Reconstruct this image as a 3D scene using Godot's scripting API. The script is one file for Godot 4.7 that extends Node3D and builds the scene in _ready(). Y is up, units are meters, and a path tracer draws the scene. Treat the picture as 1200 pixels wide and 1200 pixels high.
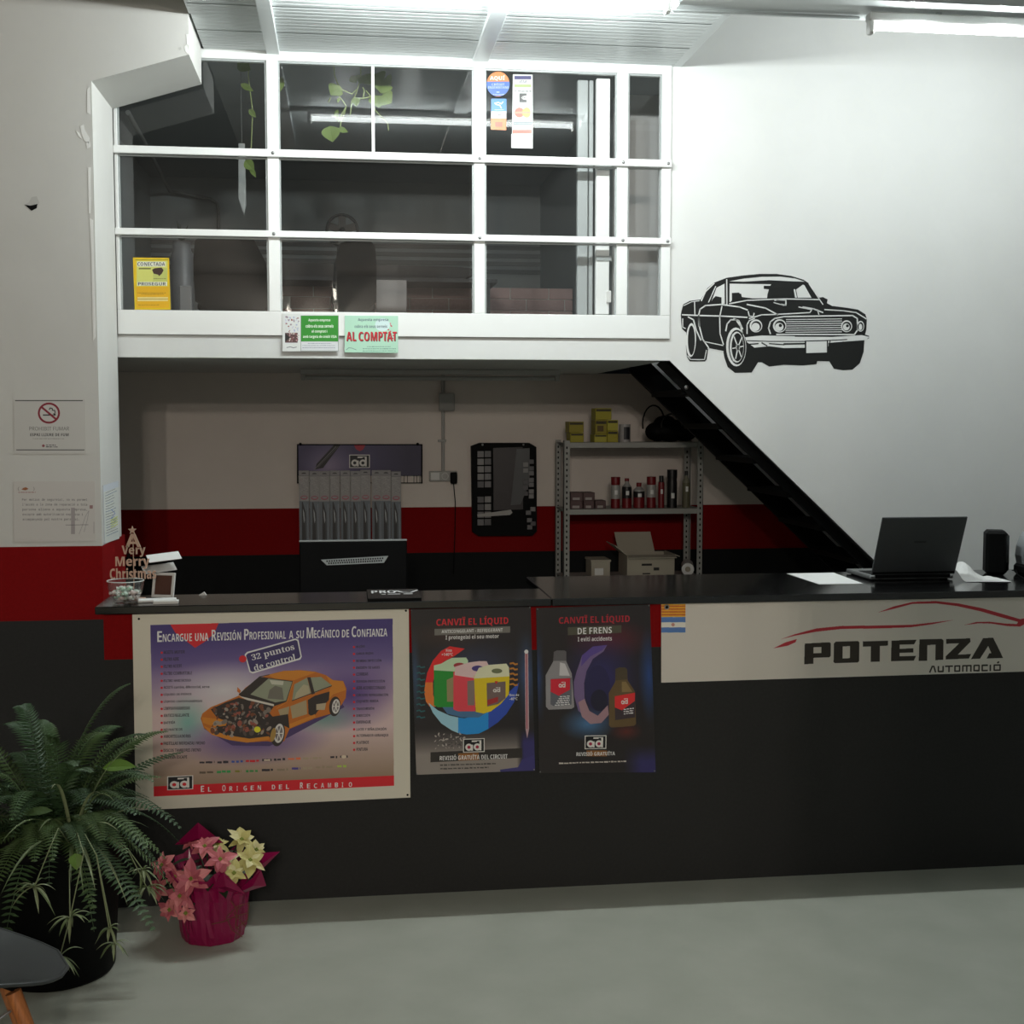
extends Node3D
# A car workshop's reception: counter with posters, a glazed loft above, a wall with a car decal, plants on the floor.

const EYE := 1.7          # camera height
const FOCAL := 1500.0     # in pixels of a 1200 x 1200 frame
const YAW := 7.43
const PITCH := 4.05
const ZC := -4.516        # counter front
const ZL := -5.41         # front face of the left wall
const ZW := -5.9          # loft front and decal wall
const ZB := -7.7          # back wall under the loft
const XJ := -0.993        # jamb of the left wall
const RED_LOW := 0.885
const RED_TOP := 1.19

var cr: Vector3
var cu: Vector3
var cf: Vector3
var M := {}
var used := {}
var rng := RandomNumberGenerator.new()
var sans: SystemFont
var bold: SystemFont
var serif: SystemFont
var mono: SystemFont


func ray(x: float, y: float) -> Vector3:
	return cr * (x - 600.0) / FOCAL + cu * (600.0 - y) / FOCAL + cf

func onz(x: float, y: float, z: float) -> Vector3:
	var d := ray(x, y)
	return Vector3(0, EYE, 0) + d * (z / d.z)

func ony(x: float, y: float, h: float) -> Vector3:
	var d := ray(x, y)
	return Vector3(0, EYE, 0) + d * ((h - EYE) / d.y)


# ---------------------------------------------------------------- mesh building
class MB:
	var v := PackedVector3Array()
	var n := PackedVector3Array()
	var uv := PackedVector2Array()
	var col := PackedColorArray()
	var color := Color.WHITE
	var tinted := false

	func tri3(a: Vector3, b: Vector3, c: Vector3, na: Vector3, nb: Vector3, nc: Vector3, ua := Vector2.ZERO, ub := Vector2.ZERO, uc := Vector2.ZERO) -> void:
		var g := (a - c).cross(a - b)
		if g.dot(na + nb + nc) < 0.0:
			v.append(a); v.append(c); v.append(b)
			n.append(na); n.append(nc); n.append(nb)
			uv.append(ua); uv.append(uc); uv.append(ub)
		else:
			v.append(a); v.append(b); v.append(c)
			n.append(na); n.append(nb); n.append(nc)
			uv.append(ua); uv.append(ub); uv.append(uc)
		if tinted:
			col.append(color); col.append(color); col.append(color)

	func tri(a: Vector3, b: Vector3, c: Vector3, hint := Vector3.ZERO) -> void:
		var g := (a - c).cross(a - b)
		if g.length_squared() < 1e-18:
			return
		g = g.normalized()
		if hint != Vector3.ZERO and g.dot(hint) < 0.0:
			g = -g
		tri3(a, b, c, g, g, g)

	func quad(a: Vector3, b: Vector3, c: Vector3, d: Vector3, hint := Vector3.ZERO) -> void:
		tri(a, b, c, hint)
		tri(a, c, d, hint)

	func uvquad(a: Vector3, b: Vector3, c: Vector3, d: Vector3, nn: Vector3, flip := false) -> void:
		# a top left, b top right, c bottom right, d bottom left
		var u0 := 1.0 if flip else 0.0
		var u1 := 1.0 - u0
		tri3(a, b, c, nn, nn, nn, Vector2(u0, 0), Vector2(u1, 0), Vector2(u1, 1))
		tri3(a, c, d, nn, nn, nn, Vector2(u0, 0), Vector2(u1, 1), Vector2(u0, 1))

	func box(c: Vector3, s: Vector3, bev := 0.0, b := Basis.IDENTITY) -> void:
		var h := s / 2.0
		if bev <= 0.0:
			for ax in 3:
				for sg in [-1.0, 1.0]:
					var e := Vector3.ZERO; e[ax] = sg
					var p := Vector3.ZERO; p[(ax + 1) % 3] = 1.0
					var q := Vector3.ZERO; q[(ax + 2) % 3] = 1.0
					quad(c + b * ((e + p + q) * h), c + b * ((e + p - q) * h), c + b * ((e - p - q) * h), c + b * ((e - p + q) * h), b * e)
			return
		bev = minf(bev, minf(h.x, minf(h.y, h.z)) * 0.98)
		for ax in 3:
			for sg in [-1.0, 1.0]:
				var e := Vector3.ZERO; e[ax] = sg * h[ax]
				var p := Vector3.ZERO; p[(ax + 1) % 3] = h[(ax + 1) % 3] - bev
				var q := Vector3.ZERO; q[(ax + 2) % 3] = h[(ax + 2) % 3] - bev
				quad(c + b * (e + p + q), c + b * (e + p - q), c + b * (e - p - q), c + b * (e - p + q), b * e)
		for ax in 3:
			var i1 := (ax + 1) % 3
			var i2 := (ax + 2) % 3
			for s1 in [-1.0, 1.0]:
				for s2 in [-1.0, 1.0]:
					var l := Vector3.ZERO; l[ax] = h[ax] - bev
					var p := Vector3.ZERO; p[i1] = s1 * h[i1]; p[i2] = s2 * (h[i2] - bev)
					var q := Vector3.ZERO; q[i1] = s1 * (h[i1] - bev); q[i2] = s2 * h[i2]
					quad(c + b * (p + l), c + b * (p - l), c + b * (q - l), c + b * (q + l), b * (p + q))
		for sx in [-1.0, 1.0]:
			for sy in [-1.0, 1.0]:
				for sz in [-1.0, 1.0]:
					tri(c + b * Vector3(sx * h.x, sy * (h.y - bev), sz * (h.z - bev)), c + b * Vector3(sx * (h.x - bev), sy * h.y, sz * (h.z - bev)), c + b * Vector3(sx * (h.x - bev), sy * (h.y - bev), sz * h.z), b * Vector3(sx, sy, sz))

	func span(a: Vector3, b: Vector3, bev := 0.0) -> void:
		box((a + b) / 2.0, (b - a).abs(), bev)

	func prism(poly: PackedVector2Array, o: Vector3, ux: Vector3, uy: Vector3, depth: Vector3) -> void:
		var idx := Geometry2D.triangulate_polygon(poly)
		for k in range(0, idx.size(), 3):
			var p := o + ux * poly[idx[k]].x + uy * poly[idx[k]].y
			var q := o + ux * poly[idx[k + 1]].x + uy * poly[idx[k + 1]].y
			var r := o + ux * poly[idx[k + 2]].x + uy * poly[idx[k + 2]].y
			tri(p, q, r, -depth)
			tri(p + depth, q + depth, r + depth, depth)
		var area := 0.0
		for k in poly.size():
			area += poly[k].cross(poly[(k + 1) % poly.size()])
		for k in poly.size():
			var a := poly[k]
			var b := poly[(k + 1) % poly.size()]
			var d := b - a
			var out := Vector2(d.y, -d.x) * signf(area)
			quad(o + ux * a.x + uy * a.y, o + ux * b.x + uy * b.y, o + ux * b.x + uy * b.y + depth, o + ux * a.x + uy * a.y + depth, ux * out.x + uy * out.y)

	func lathe(profile: Array, segs: int, t := Transform3D.IDENTITY, a0 := 0.0, a1 := TAU) -> void:
		# profile of Vector2(radius, height); a repeated point makes a crease
		for k in profile.size() - 1:
			var p: Vector2 = profile[k]
			var q: Vector2 = profile[k + 1]
			var d := q - p
			if d.length() < 1e-7:
				continue
			var nn := Vector2(d.y, -d.x).normalized()
			var np := nn
			var nq := nn
			if k > 0:
				var e: Vector2 = p - profile[k - 1]
				if e.length() > 1e-7:
					np = (Vector2(e.y, -e.x).normalized() + nn)
					np = nn if np.length() < 0.7 else np.normalized()
			if k < profile.size() - 2:
				var e: Vector2 = profile[k + 2] - q
				if e.length() > 1e-7:
					nq = (Vector2(e.y, -e.x).normalized() + nn)
					nq = nn if nq.length() < 0.7 else nq.normalized()
			for s in segs:
				var f0 := a0 + (a1 - a0) * s / segs
				var f1 := a0 + (a1 - a0) * (s + 1) / segs
				var c0 := Vector3(cos(f0), 0, sin(f0))
				var c1 := Vector3(cos(f1), 0, sin(f1))
				var A := t * (c0 * p.x + Vector3(0, p.y, 0))
				var B := t * (c1 * p.x + Vector3(0, p.y, 0))
				var C := t * (c1 * q.x + Vector3(0, q.y, 0))
				var D := t * (c0 * q.x + Vector3(0, q.y, 0))
				var b := t.basis
				var n0 := (b * (c0 * np.x + Vector3(0, np.y, 0))).normalized()
				var n1 := (b * (c1 * np.x + Vector3(0, np.y, 0))).normalized()
				var n2 := (b * (c1 * nq.x + Vector3(0, nq.y, 0))).normalized()
				var n3 := (b * (c0 * nq.x + Vector3(0, nq.y, 0))).normalized()
				var u0 := float(s) / segs
				var u1 := float(s + 1) / segs
				var w0 := 1.0 - float(k) / (profile.size() - 1)
				var w1 := 1.0 - float(k + 1) / (profile.size() - 1)
				if p.x > 1e-6:
					tri3(A, B, C, n0, n1, n2, Vector2(u0, w0), Vector2(u1, w0), Vector2(u1, w1))
				if q.x > 1e-6:
					tri3(A, C, D, n0, n2, n3, Vector2(u0, w0), Vector2(u1, w1), Vector2(u0, w1))

	func tube(path: Array, radius, segs := 8, caps := true) -> void:
		var m := path.size()
		var prev := Vector3.ZERO
		var rings := []
		var norms := []
		for k in m:
			var d: Vector3 = (path[mini(k + 1, m - 1)] - path[maxi(k - 1, 0)]).normalized()
			if prev == Vector3.ZERO:
				prev = d.cross(Vector3.UP)
				if prev.length() < 0.1:
					prev = d.cross(Vector3.RIGHT)
			prev = (prev - d * prev.dot(d)).normalized()
			var side := d.cross(prev)
			var r: float = radius[k] if radius is Array else radius
			var ring := []
			var nr := []
			for s in segs:
				var a := TAU * s / segs
				var e := prev * cos(a) + side * sin(a)
				ring.append(path[k] + e * r)
				nr.append(e)
			rings.append(ring)
			norms.append(nr)
		for k in m - 1:
			for s in segs:
				var s2 := (s + 1) % segs
				tri3(rings[k][s], rings[k][s2], rings[k + 1][s2], norms[k][s], norms[k][s2], norms[k + 1][s2])
				tri3(rings[k][s], rings[k + 1][s2], rings[k + 1][s], norms[k][s], norms[k + 1][s2], norms[k + 1][s])
		if caps:
			for e in [0, m - 1]:
				var d: Vector3 = (path[0] - path[1]) if e == 0 else (path[m - 1] - path[m - 2])
				for s in range(1, segs - 1):
					tri(rings[e][0], rings[e][s], rings[e][s + 1], d)

	func bar(a: Vector3, b: Vector3, w: float, h: float, up := Vector3.UP, bev := 0.0) -> void:
		# a straight bar of width w (sideways) and height h (along up)
		var d := (b - a).normalized()
		var side := d.cross(up).normalized()
		var u2 := side.cross(d)
		box((a + b) / 2.0, Vector3((b - a).length(), h, w), bev, Basis(d, u2, side))

	func ball(c: Vector3, r: Vector3, segs := 12, rings := 8, b := Basis.IDENTITY) -> void:
		for k in rings:
			for s in segs:
				var q := []
				for e in [[k, s], [k, s + 1], [k + 1, s + 1], [k + 1, s]]:
					var th: float = PI * e[0] / rings
					var ph: float = TAU * e[1] / segs
					q.append(Vector3(sin(th) * cos(ph), cos(th), sin(th) * sin(ph)))
				var P := []
				var N := []
				for e in q:
					P.append(c + b * (e * r))
					N.append((b * (e / r)).normalized())
				if k > 0:
					tri3(P[0], P[1], P[2], N[0], N[1], N[2])
				if k < rings - 1:
					tri3(P[0], P[2], P[3], N[0], N[2], N[3])

	func add(o: MB, t := Transform3D.IDENTITY) -> void:
		for k in o.v.size():
			v.append(t * o.v[k])
			n.append((t.basis * o.n[k]).normalized())
			uv.append(o.uv[k])
			if tinted:
				col.append(o.col[k] if k < o.col.size() else color)

	func aabb() -> AABB:
		var a := AABB(v[0], Vector3.ZERO)
		for p in v:
			a = a.expand(p)
		return a

	func commit(shift := Vector3.ZERO) -> ArrayMesh:
		var a := []
		a.resize(Mesh.ARRAY_MAX)
		if shift != Vector3.ZERO:
			for k in v.size():
				v[k] -= shift
		a[Mesh.ARRAY_VERTEX] = v
		a[Mesh.ARRAY_NORMAL] = n
		a[Mesh.ARRAY_TEX_UV] = uv
		if tinted:
			a[Mesh.ARRAY_COLOR] = col
		var m := ArrayMesh.new()
		m.add_surface_from_arrays(Mesh.PRIMITIVE_TRIANGLES, a)
		return m


# ---------------------------------------------------------------- flat print: posters, stickers, labels
class Canvas:
	var im: Image
	var w: int
	var h: int
	var q: Array          # corners of the sheet in the coordinates used for drawing: TL, TR, BR, BL
	static var cache := {}

	func _init(w_: int, h_: int, q_: Array, back := Color.WHITE) -> void:
		w = w_; h = h_; q = q_
		im = Image.create(w, h, false, Image.FORMAT_RGB8)
		im.fill(back)

	func at(p: Vector2) -> Vector2:
		var tl: Vector2 = q[0]; var tr: Vector2 = q[1]; var br: Vector2 = q[2]; var bl: Vector2 = q[3]
		var ty := (p.y - tl.y) / (bl.y - tl.y)
		var xl := lerpf(tl.x, bl.x, ty)
		var xr := lerpf(tr.x, br.x, ty)
		var u := (p.x - xl) / (xr - xl)
		var yt := lerpf(tl.y, tr.y, u)
		var yb := lerpf(bl.y, br.y, u)
		return Vector2(u * w, (p.y - yt) / (yb - yt) * h)

	func fill(pts: PackedVector2Array, c: Color) -> void:   # canvas pixels, even-odd
		var y0 := 1e9
		var y1 := -1e9
		for p in pts:
			y0 = minf(y0, p.y); y1 = maxf(y1, p.y)
		var m := pts.size()
		for y in range(maxi(0, int(floor(y0))), mini(h, int(ceil(y1)) + 1)):
			var yy := y + 0.5
			var xs: Array[float] = []
			for k in m:
				var a := pts[k]
				var b := pts[(k + 1) % m]
				if (a.y <= yy) != (b.y <= yy):
					xs.append(a.x + (yy - a.y) / (b.y - a.y) * (b.x - a.x))
			if xs.size() < 2:
				continue
			xs.sort()
			for k in range(0, xs.size() - 1, 2):
				var i0 := int(round(xs[k]))
				var i1 := int(round(xs[k + 1]))
				if i1 > i0:
					im.fill_rect(Rect2i(i0, y, i1 - i0, 1), c)

	func poly(pts: Array, c: Color) -> void:
		var p := PackedVector2Array()
		for k in range(0, pts.size(), 2):
			p.append(at(Vector2(pts[k], pts[k + 1])))
		fill(p, c)

	func rect(x0: float, y0: float, x1: float, y1: float, c: Color) -> void:
		poly([x0, y0, x1, y0, x1, y1, x0, y1], c)

	func oval(x: float, y: float, rx: float, ry: float, c: Color, turn := 0.0) -> void:
		var a := []
		for k in 28:
			var e := Vector2(cos(TAU * k / 28.0) * rx, sin(TAU * k / 28.0) * ry).rotated(turn)
			a.append(x + e.x); a.append(y + e.y)
		poly(a, c)

	func line(pts: Array, wd: float, c: Color) -> void:
		for k in range(0, pts.size() - 2, 2):
			var a := Vector2(pts[k], pts[k + 1])
			var b := Vector2(pts[k + 2], pts[k + 3])
			var d := (b - a).normalized()
			var s := Vector2(-d.y, d.x) * wd / 2.0
			a -= d * wd * 0.25
			b += d * wd * 0.25
			poly([a.x + s.x, a.y + s.y, b.x + s.x, b.y + s.y, b.x - s.x, b.y - s.y, a.x - s.x, a.y - s.y], c)

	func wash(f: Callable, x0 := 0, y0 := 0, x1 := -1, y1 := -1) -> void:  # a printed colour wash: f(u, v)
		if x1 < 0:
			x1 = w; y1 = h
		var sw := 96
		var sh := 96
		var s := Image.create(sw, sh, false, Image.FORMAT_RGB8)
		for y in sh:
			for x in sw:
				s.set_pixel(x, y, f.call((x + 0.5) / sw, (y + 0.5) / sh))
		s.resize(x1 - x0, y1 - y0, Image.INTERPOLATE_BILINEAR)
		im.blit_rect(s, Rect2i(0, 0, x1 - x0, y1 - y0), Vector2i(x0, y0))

	static func glyphs(s: String, f: Font) -> Array:
		var key := s + str(f.get_instance_id())
		if not cache.has(key):
			var tm := TextMesh.new()
			tm.font = f
			tm.text = s
			tm.font_size = 40
			tm.pixel_size = 0.01
			tm.depth = 0.0
			tm.curve_step = 3.0
			var arr := tm.surface_get_arrays(0)
			var vv: PackedVector3Array = arr[Mesh.ARRAY_VERTEX]
			var ii = arr[Mesh.ARRAY_INDEX]
			var tris := PackedVector2Array()
			if ii == null or ii.size() == 0:
				for p in vv:
					tris.append(Vector2(p.x, -p.y))
			else:
				for k in ii:
					tris.append(Vector2(vv[k].x, -vv[k].y))
			var lo := tris[0]
			var hi := tris[0]
			for p in tris:
				lo = lo.min(p); hi = hi.max(p)
			for k in tris.size():
				tris[k] = (tris[k] - lo) / (hi - lo)
			cache[key] = [tris, (hi.x - lo.x) / (hi.y - lo.y)]
		return cache[key]

	func type(s: String, tl: Vector2, tr: Vector2, bl: Vector2, c: Color, f: Font) -> void:
		var g: PackedVector2Array = glyphs(s, f)[0]
		var ux := tr - tl
		var uy := bl - tl
		var t := PackedVector2Array([Vector2.ZERO, Vector2.ZERO, Vector2.ZERO])
		for k in range(0, g.size() - 2, 3):
			for j in 3:
				t[j] = at(tl + ux * g[k + j].x + uy * g[k + j].y)
			fill(t, c)

	func text(s: String, x0: float, y0: float, x1: float, y1: float, c: Color, f: Font, drop := 0.0) -> void:
		# fits the lettering into a box; drop lets the line slope: y of the right end minus y of the left
		type(s, Vector2(x0, y0), Vector2(x1, y0 + drop), Vector2(x0, y1), c, f)

	func texture() -> ImageTexture:
		return ImageTexture.create_from_image(im)


# ---------------------------------------------------------------- things, parts, materials
func numbered(called: String) -> String:
	var k: int = used.get(called, 0)
	used[called] = k + 1
	return called if k == 0 else "%s_%03d" % [called, k]

func place_of(o: Node) -> Vector3:
	var p := Vector3.ZERO
	while o != self:
		p += (o as Node3D).position
		o = o.get_parent()
	return p

func tag(o: Node, label := "", category := "", group := "", kind := "") -> Node:
	if label: o.set_meta("label", label)
	if category: o.set_meta("category", category)
	if group: o.set_meta("group", group)
	if kind: o.set_meta("kind", kind)
	return o

func thing(called: String, label: String, category: String, at: Vector3, group := "", kind := "") -> Node3D:
	var o := Node3D.new()
	o.name = numbered(called)
	add_child(o)
	o.position = at
	tag(o, label, category, group, kind)
	return o

func obj(called: String, mb: MB, mat: Material, parent: Node = self, label := "", category := "", group := "", kind := "") -> MeshInstance3D:
	var o := MeshInstance3D.new()
	if parent == self:
		o.name = numbered(called)
		var a := mb.aabb()
		var base := Vector3(a.get_center().x, a.position.y, a.get_center().z)
		o.mesh = mb.commit(base)
		o.position = base
		add_child(o)
	else:
		o.name = called
		o.mesh = mb.commit(place_of(parent))
		parent.add_child(o, true)
	o.mesh.surface_set_material(0, mat)
	tag(o, label, category, group, kind)
	return o

func local(called: String, mesh: Mesh, t: Transform3D, parent: Node) -> MeshInstance3D:   # a shared mesh under a thing, at t in world axes
	var o := MeshInstance3D.new()
	o.name = called
	o.mesh = mesh
	parent.add_child(o, true)
	o.transform = Transform3D(t.basis, t.origin - place_of(parent))
	return o

func finished(mb: MB, mat: Material) -> ArrayMesh:
	var m := mb.commit()
	m.surface_set_material(0, mat)
	return m

func paint(c: Color, rough := 0.6, metal := 0.0, spec := 0.5) -> StandardMaterial3D:
	var m := StandardMaterial3D.new()
	m.albedo_color = c
	m.roughness = rough
	m.metallic = metal
	m.metallic_specular = spec
	return m

func speckle(freq: float, lo: Color, hi: Color, seed_: int, octaves := 4, size := 512) -> NoiseTexture2D:
	var nz := FastNoiseLite.new()
	nz.noise_type = FastNoiseLite.TYPE_SIMPLEX_SMOOTH
	nz.frequency = freq
	nz.seed = seed_
	nz.fractal_octaves = octaves
	var t := NoiseTexture2D.new()
	t.width = size
	t.height = size
	t.seamless = true
	t.noise = nz
	var g := Gradient.new()
	g.set_color(0, lo)
	g.set_color(1, hi)
	t.color_ramp = g
	return t

func grained(c: Color, rough: float, tex: Texture2D, metres: float, bump := 0.0, bump_tex: Texture2D = null, spec := 0.5) -> StandardMaterial3D:
	var m := paint(c, rough, 0.0, spec)
	m.albedo_texture = tex
	m.uv1_triplanar = true
	m.uv1_world_triplanar = true
	m.uv1_scale = Vector3.ONE / metres
	if bump > 0.0:
		m.heightmap_enabled = true
		m.heightmap_texture = bump_tex if bump_tex else tex
		m.heightmap_scale = bump
	return m

func sheet(called: String, cv: Canvas, quad: Array, thick: float, parent: Node, rough := 0.5, stock := Color.WHITE) -> MeshInstance3D:
	# a printed sheet: quad = TL, TR, BR, BL of the printed face in the world
	var m := paint(stock, rough)
	m.albedo_texture = cv.texture()
	m.texture_repeat = false
	var a: Vector3 = quad[0]; var b: Vector3 = quad[1]; var c: Vector3 = quad[2]; var d: Vector3 = quad[3]
	var nn := (a - d).cross(b - a).normalized() * -1.0
	if nn.dot(Vector3(0, EYE, 0) - a) < 0.0:
		nn = -nn
	var mb := MB.new()
	mb.uvquad(a, b, c, d, nn)
	var e := -nn * thick
	var sides := [[a, b], [b, c], [c, d], [d, a]]
	var mid := (a + b + c + d) / 4.0
	for s in sides:
		var p: Vector3 = s[0]; var r: Vector3 = s[1]
		var h := ((p + r) / 2.0 - mid).normalized()
		mb.tri3(p, r, r + e, h, h, h)
		mb.tri3(p, r + e, p + e, h, h, h)
	mb.uvquad(a + e, b + e, c + e, d + e, -nn)
	return obj(called, mb, m, parent)


func _ready() -> void:
	# camera
	var yaw := deg_to_rad(YAW)
	var pit := deg_to_rad(PITCH)
	cf = Vector3(sin(yaw) * cos(pit), -sin(pit), -cos(yaw) * cos(pit))
	cr = Vector3(cos(yaw), 0, sin(yaw))
	cu = cr.cross(cf)
	var cam := Camera3D.new()
	cam.name = "camera"
	cam.fov = rad_to_deg(2.0 * atan(600.0 / FOCAL))
	cam.near = 0.05
	cam.far = 60.0
	cam.transform = Transform3D(Basis(cr, cu, -cf), Vector3(0, EYE, 0))
	add_child(cam)
	cam.current = true
	# environment: a closed room at night, lit by its own lamps
	var we := WorldEnvironment.new()
	we.name = "environment"
	var env := Environment.new()
	env.background_mode = Environment.BG_COLOR
	env.background_color = Color(0.01, 0.012, 0.015)
	env.tonemap_mode = Environment.TONE_MAPPER_LINEAR
	env.tonemap_exposure = 1.12
	env.sdfgi_enabled = true
	env.ssao_enabled = true
	env.ssil_enabled = true
	we.environment = env
	add_child(we)
	rng.seed = 20241
	fonts()
	materials()
	# lamps: the two lit battens over the counter, and those deeper in the workshop behind the camera
	tube_lamp("white batten lamp with lit tubes before the loft windows", Vector3(0.535, 3.285, -4.9), 1.43, LAMP_LOFT, COOL, 3.336, 0.0)
	tube_lamp("white batten lamp with lit tube on the beam before the plain wall", Vector3(2.765, 3.238, -4.9), 1.45, LAMP_WALL, COOL, 3.30, 0.0)
	for e in [[-0.1, 3.4, "near the partition"], [-0.1, 6.0, "near the rear wall"], [-0.75, 3.4, "near the side wall"], [-0.75, 6.0, "in the rear corner"]]:
		tube_lamp("white batten lamp with lit tube over the workshop floor, " + e[2], Vector3(e[0], 3.2, e[1]), 1.45, LAMP_ROOM, WARM, 3.8, PI / 2.0)
	structure()
	ceiling_panels()
	glazing()
	staircase()
	counter()
	wall_paper_and_marks()
	under_loft()
	shelf_unit()
	counter_things()
	loft_room()
	plants()
	shell_chair()


const LAMP_LOFT := 2.1
const LAMP_WALL := 0.72
const LAMP_ROOM := 3.5
const COOL := Color(0.97, 1.0, 0.995)
const WARM := Color(1.0, 0.955, 0.90)


func fonts() -> void:
	sans = SystemFont.new(); sans.font_names = PackedStringArray(["Droid Sans"])
	bold = SystemFont.new(); bold.font_names = PackedStringArray(["Droid Sans"]); bold.font_weight = 700
	serif = SystemFont.new(); serif.font_names = PackedStringArray(["Droid Serif"]); serif.font_weight = 700
	mono = SystemFont.new(); mono.font_names = PackedStringArray(["Droid Sans Mono"])


func materials() -> void:
	var fine := speckle(0.09, Color(0.93, 0.93, 0.93), Color(1, 1, 1), 3, 5)
	var patches := speckle(0.012, Color(0.982, 0.982, 0.98), Color(1, 1, 1), 5, 5)
	var rough := speckle(0.05, Color(0.2, 0.2, 0.2), Color(1, 1, 1), 9, 5)
	M.plaster = grained(Color(0.86, 0.862, 0.856), 0.85, patches, 2.3, 0.012, rough)
	M.plaster_warm = grained(Color(0.825, 0.82, 0.805), 0.85, patches, 1.9, 0.015, rough)
	M.plaster_dull = grained(Color(0.89, 0.85, 0.82), 0.9, patches, 1.7, 0.015, rough)
	M.red = grained(Color(0.53, 0.05, 0.06), 0.85, fine, 0.8, 0.012, rough, 0.25)
	M.charcoal = grained(Color(0.21, 0.21, 0.208), 0.85, fine, 0.7, 0.012, rough, 0.25)
	M.charcoal_deep = grained(Color(0.12, 0.125, 0.13), 0.85, fine, 0.7, 0.012, rough, 0.25)
	M.slab = grained(Color(0.76, 0.755, 0.74), 0.9, patches, 1.4, 0.03, rough)
	var stains := speckle(0.007, Color(0.93, 0.935, 0.925), Color(1, 1, 1), 21, 6, 1024)
	M.floor = grained(Color(0.69, 0.70, 0.655), 0.55, stains, 2.6, 0.008, rough, 0.4)
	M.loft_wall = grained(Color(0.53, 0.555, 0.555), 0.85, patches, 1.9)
	M.workshop = grained(Color(0.46, 0.455, 0.445), 0.9, patches, 1.9)
	M.alu = paint(Color(0.90, 0.905, 0.90), 0.32)
	M.alu_grey = paint(Color(0.62, 0.64, 0.64), 0.35)
	M.panel = paint(Color(0.80, 0.82, 0.82), 0.35)
	M.glass = paint(Color(1, 1, 1, 0.003), 0.0)
	M.glass.transparency = BaseMaterial3D.TRANSPARENCY_ALPHA
	M.black = paint(Color(0.045, 0.047, 0.05), 0.6, 0.0, 0.22)
	M.black_cloth = paint(Color(0.06, 0.07, 0.07), 0.95, 0.0, 0.1)
	M.black_gloss = paint(Color(0.03, 0.03, 0.032), 0.12)
	M.black_metal = paint(Color(0.05, 0.055, 0.055), 0.6, 0.0, 0.2)
	M.white = paint(Color(0.86, 0.86, 0.85), 0.5)
	M.paper = paint(Color(0.88, 0.88, 0.875), 0.7)
	M.screw = paint(Color(0.6, 0.6, 0.6), 0.3, 0.8)
	M.granite = paint(Color(0.10, 0.10, 0.103), 0.13, 0.0, 0.55)
	M.granite.albedo_texture = speckle(0.35, Color(0.55, 0.55, 0.56), Color(1, 1, 1), 31, 3)
	M.granite.uv1_triplanar = true
	M.granite.uv1_world_triplanar = true
	M.granite.uv1_scale = Vector3.ONE * 2.2
	M.shelf_grey = paint(Color(0.60, 0.60, 0.585), 0.5, 0.1)
	M.pvc = paint(Color(0.66, 0.655, 0.64), 0.5)
	M.card = grained(Color(0.70, 0.67, 0.61), 0.85, fine, 0.2)
	M.wood = wood_material(Color(0.76, 0.47, 0.25))


func wood_material(c: Color) -> StandardMaterial3D:
	var m := paint(c, 0.5)
	var nz := FastNoiseLite.new()
	nz.frequency = 0.02
	nz.seed = 77
	nz.fractal_octaves = 4
	var t := NoiseTexture2D.new()
	t.width = 256; t.height = 256; t.noise = nz; t.seamless = true
	var g := Gradient.new()
	g.set_color(0, Color(0.72, 0.70, 0.68)); g.set_color(1, Color(1, 1, 1))
	t.color_ramp = g
	m.albedo_texture = t
	m.uv1_triplanar = true
	m.uv1_scale = Vector3(30, 3, 30)
	return m


func tube_lamp(label: String, mid: Vector3, length: float, energy: float, tint: Color, hung_from: float, turn: float) -> void:
	var t := thing("batten_lamp", label, "lamp", mid)
	var d := Vector3(cos(turn), 0, -sin(turn))
	var B := Basis(Vector3.UP, turn)
	var b := MB.new()
	b.box(mid + Vector3(0, 0.036, 0), Vector3(length, 0.034, 0.055), 0.006, B)
	obj("batten", b, M.white, t)
	for e in [-1.0, 1.0]:
		var s := MB.new()
		s.box(mid + d * (e * (length / 2.0 - 0.012)) + Vector3(0, 0.001, 0), Vector3(0.024, 0.06, 0.034), 0.005, B)
		obj("lamp_holder", s, M.white, t)
	if hung_from > mid.y + 0.056:
		for e in [-0.3, 0.3]:
			var s := MB.new()
			s.box(mid + d * (e * length) + Vector3(0, (hung_from - mid.y + 0.053) / 2.0, 0), Vector3(0.02, hung_from - mid.y - 0.053, 0.024), 0.0, B)
			obj("hanger", s, M.alu_grey, t)
	var glow := paint(Color(0.9, 0.9, 0.9), 0.4)
	glow.emission_enabled = true
	glow.emission = tint
	glow.emission_energy_multiplier = 9.0
	var part := (length - 0.048) / 4.0
	for k in 4:
		var c := mid + d * ((k - 1.5) * part)
		var g := MB.new()
		g.tube([c - d * part / 2.0, c + d * part / 2.0], 0.013, 12)
		obj("tube", g, glow, t)
		var a := OmniLight3D.new()
		a.name = "tube_light"
		a.light_energy = energy / 4.0
		a.light_color = tint
		a.light_size = 0.0115
		a.omni_range = 18.0
		a.omni_attenuation = 2.0
		a.shadow_enabled = true
		t.add_child(a, true)
		a.position = d * ((k - 1.5) * part)


func painted_wall(called: String, x0: float, x1: float, z0: float, z1: float, low: float, top: float, height: float, plaster: Material, red: Material, dark: Material, label: String) -> Node3D:
	var t := thing(called, label, "wall", Vector3((x0 + x1) / 2.0, 0, (z0 + z1) / 2.0), "", "structure")
	for a in [["dado", 0.0, low, dark], ["red_band", low, top, red], ["plaster", top, height, plaster]]:
		var b := MB.new()
		b.span(Vector3(x0, a[1], z0), Vector3(x1, a[2], z1))
		obj(a[0], b, a[3], t)
	return t


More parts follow.
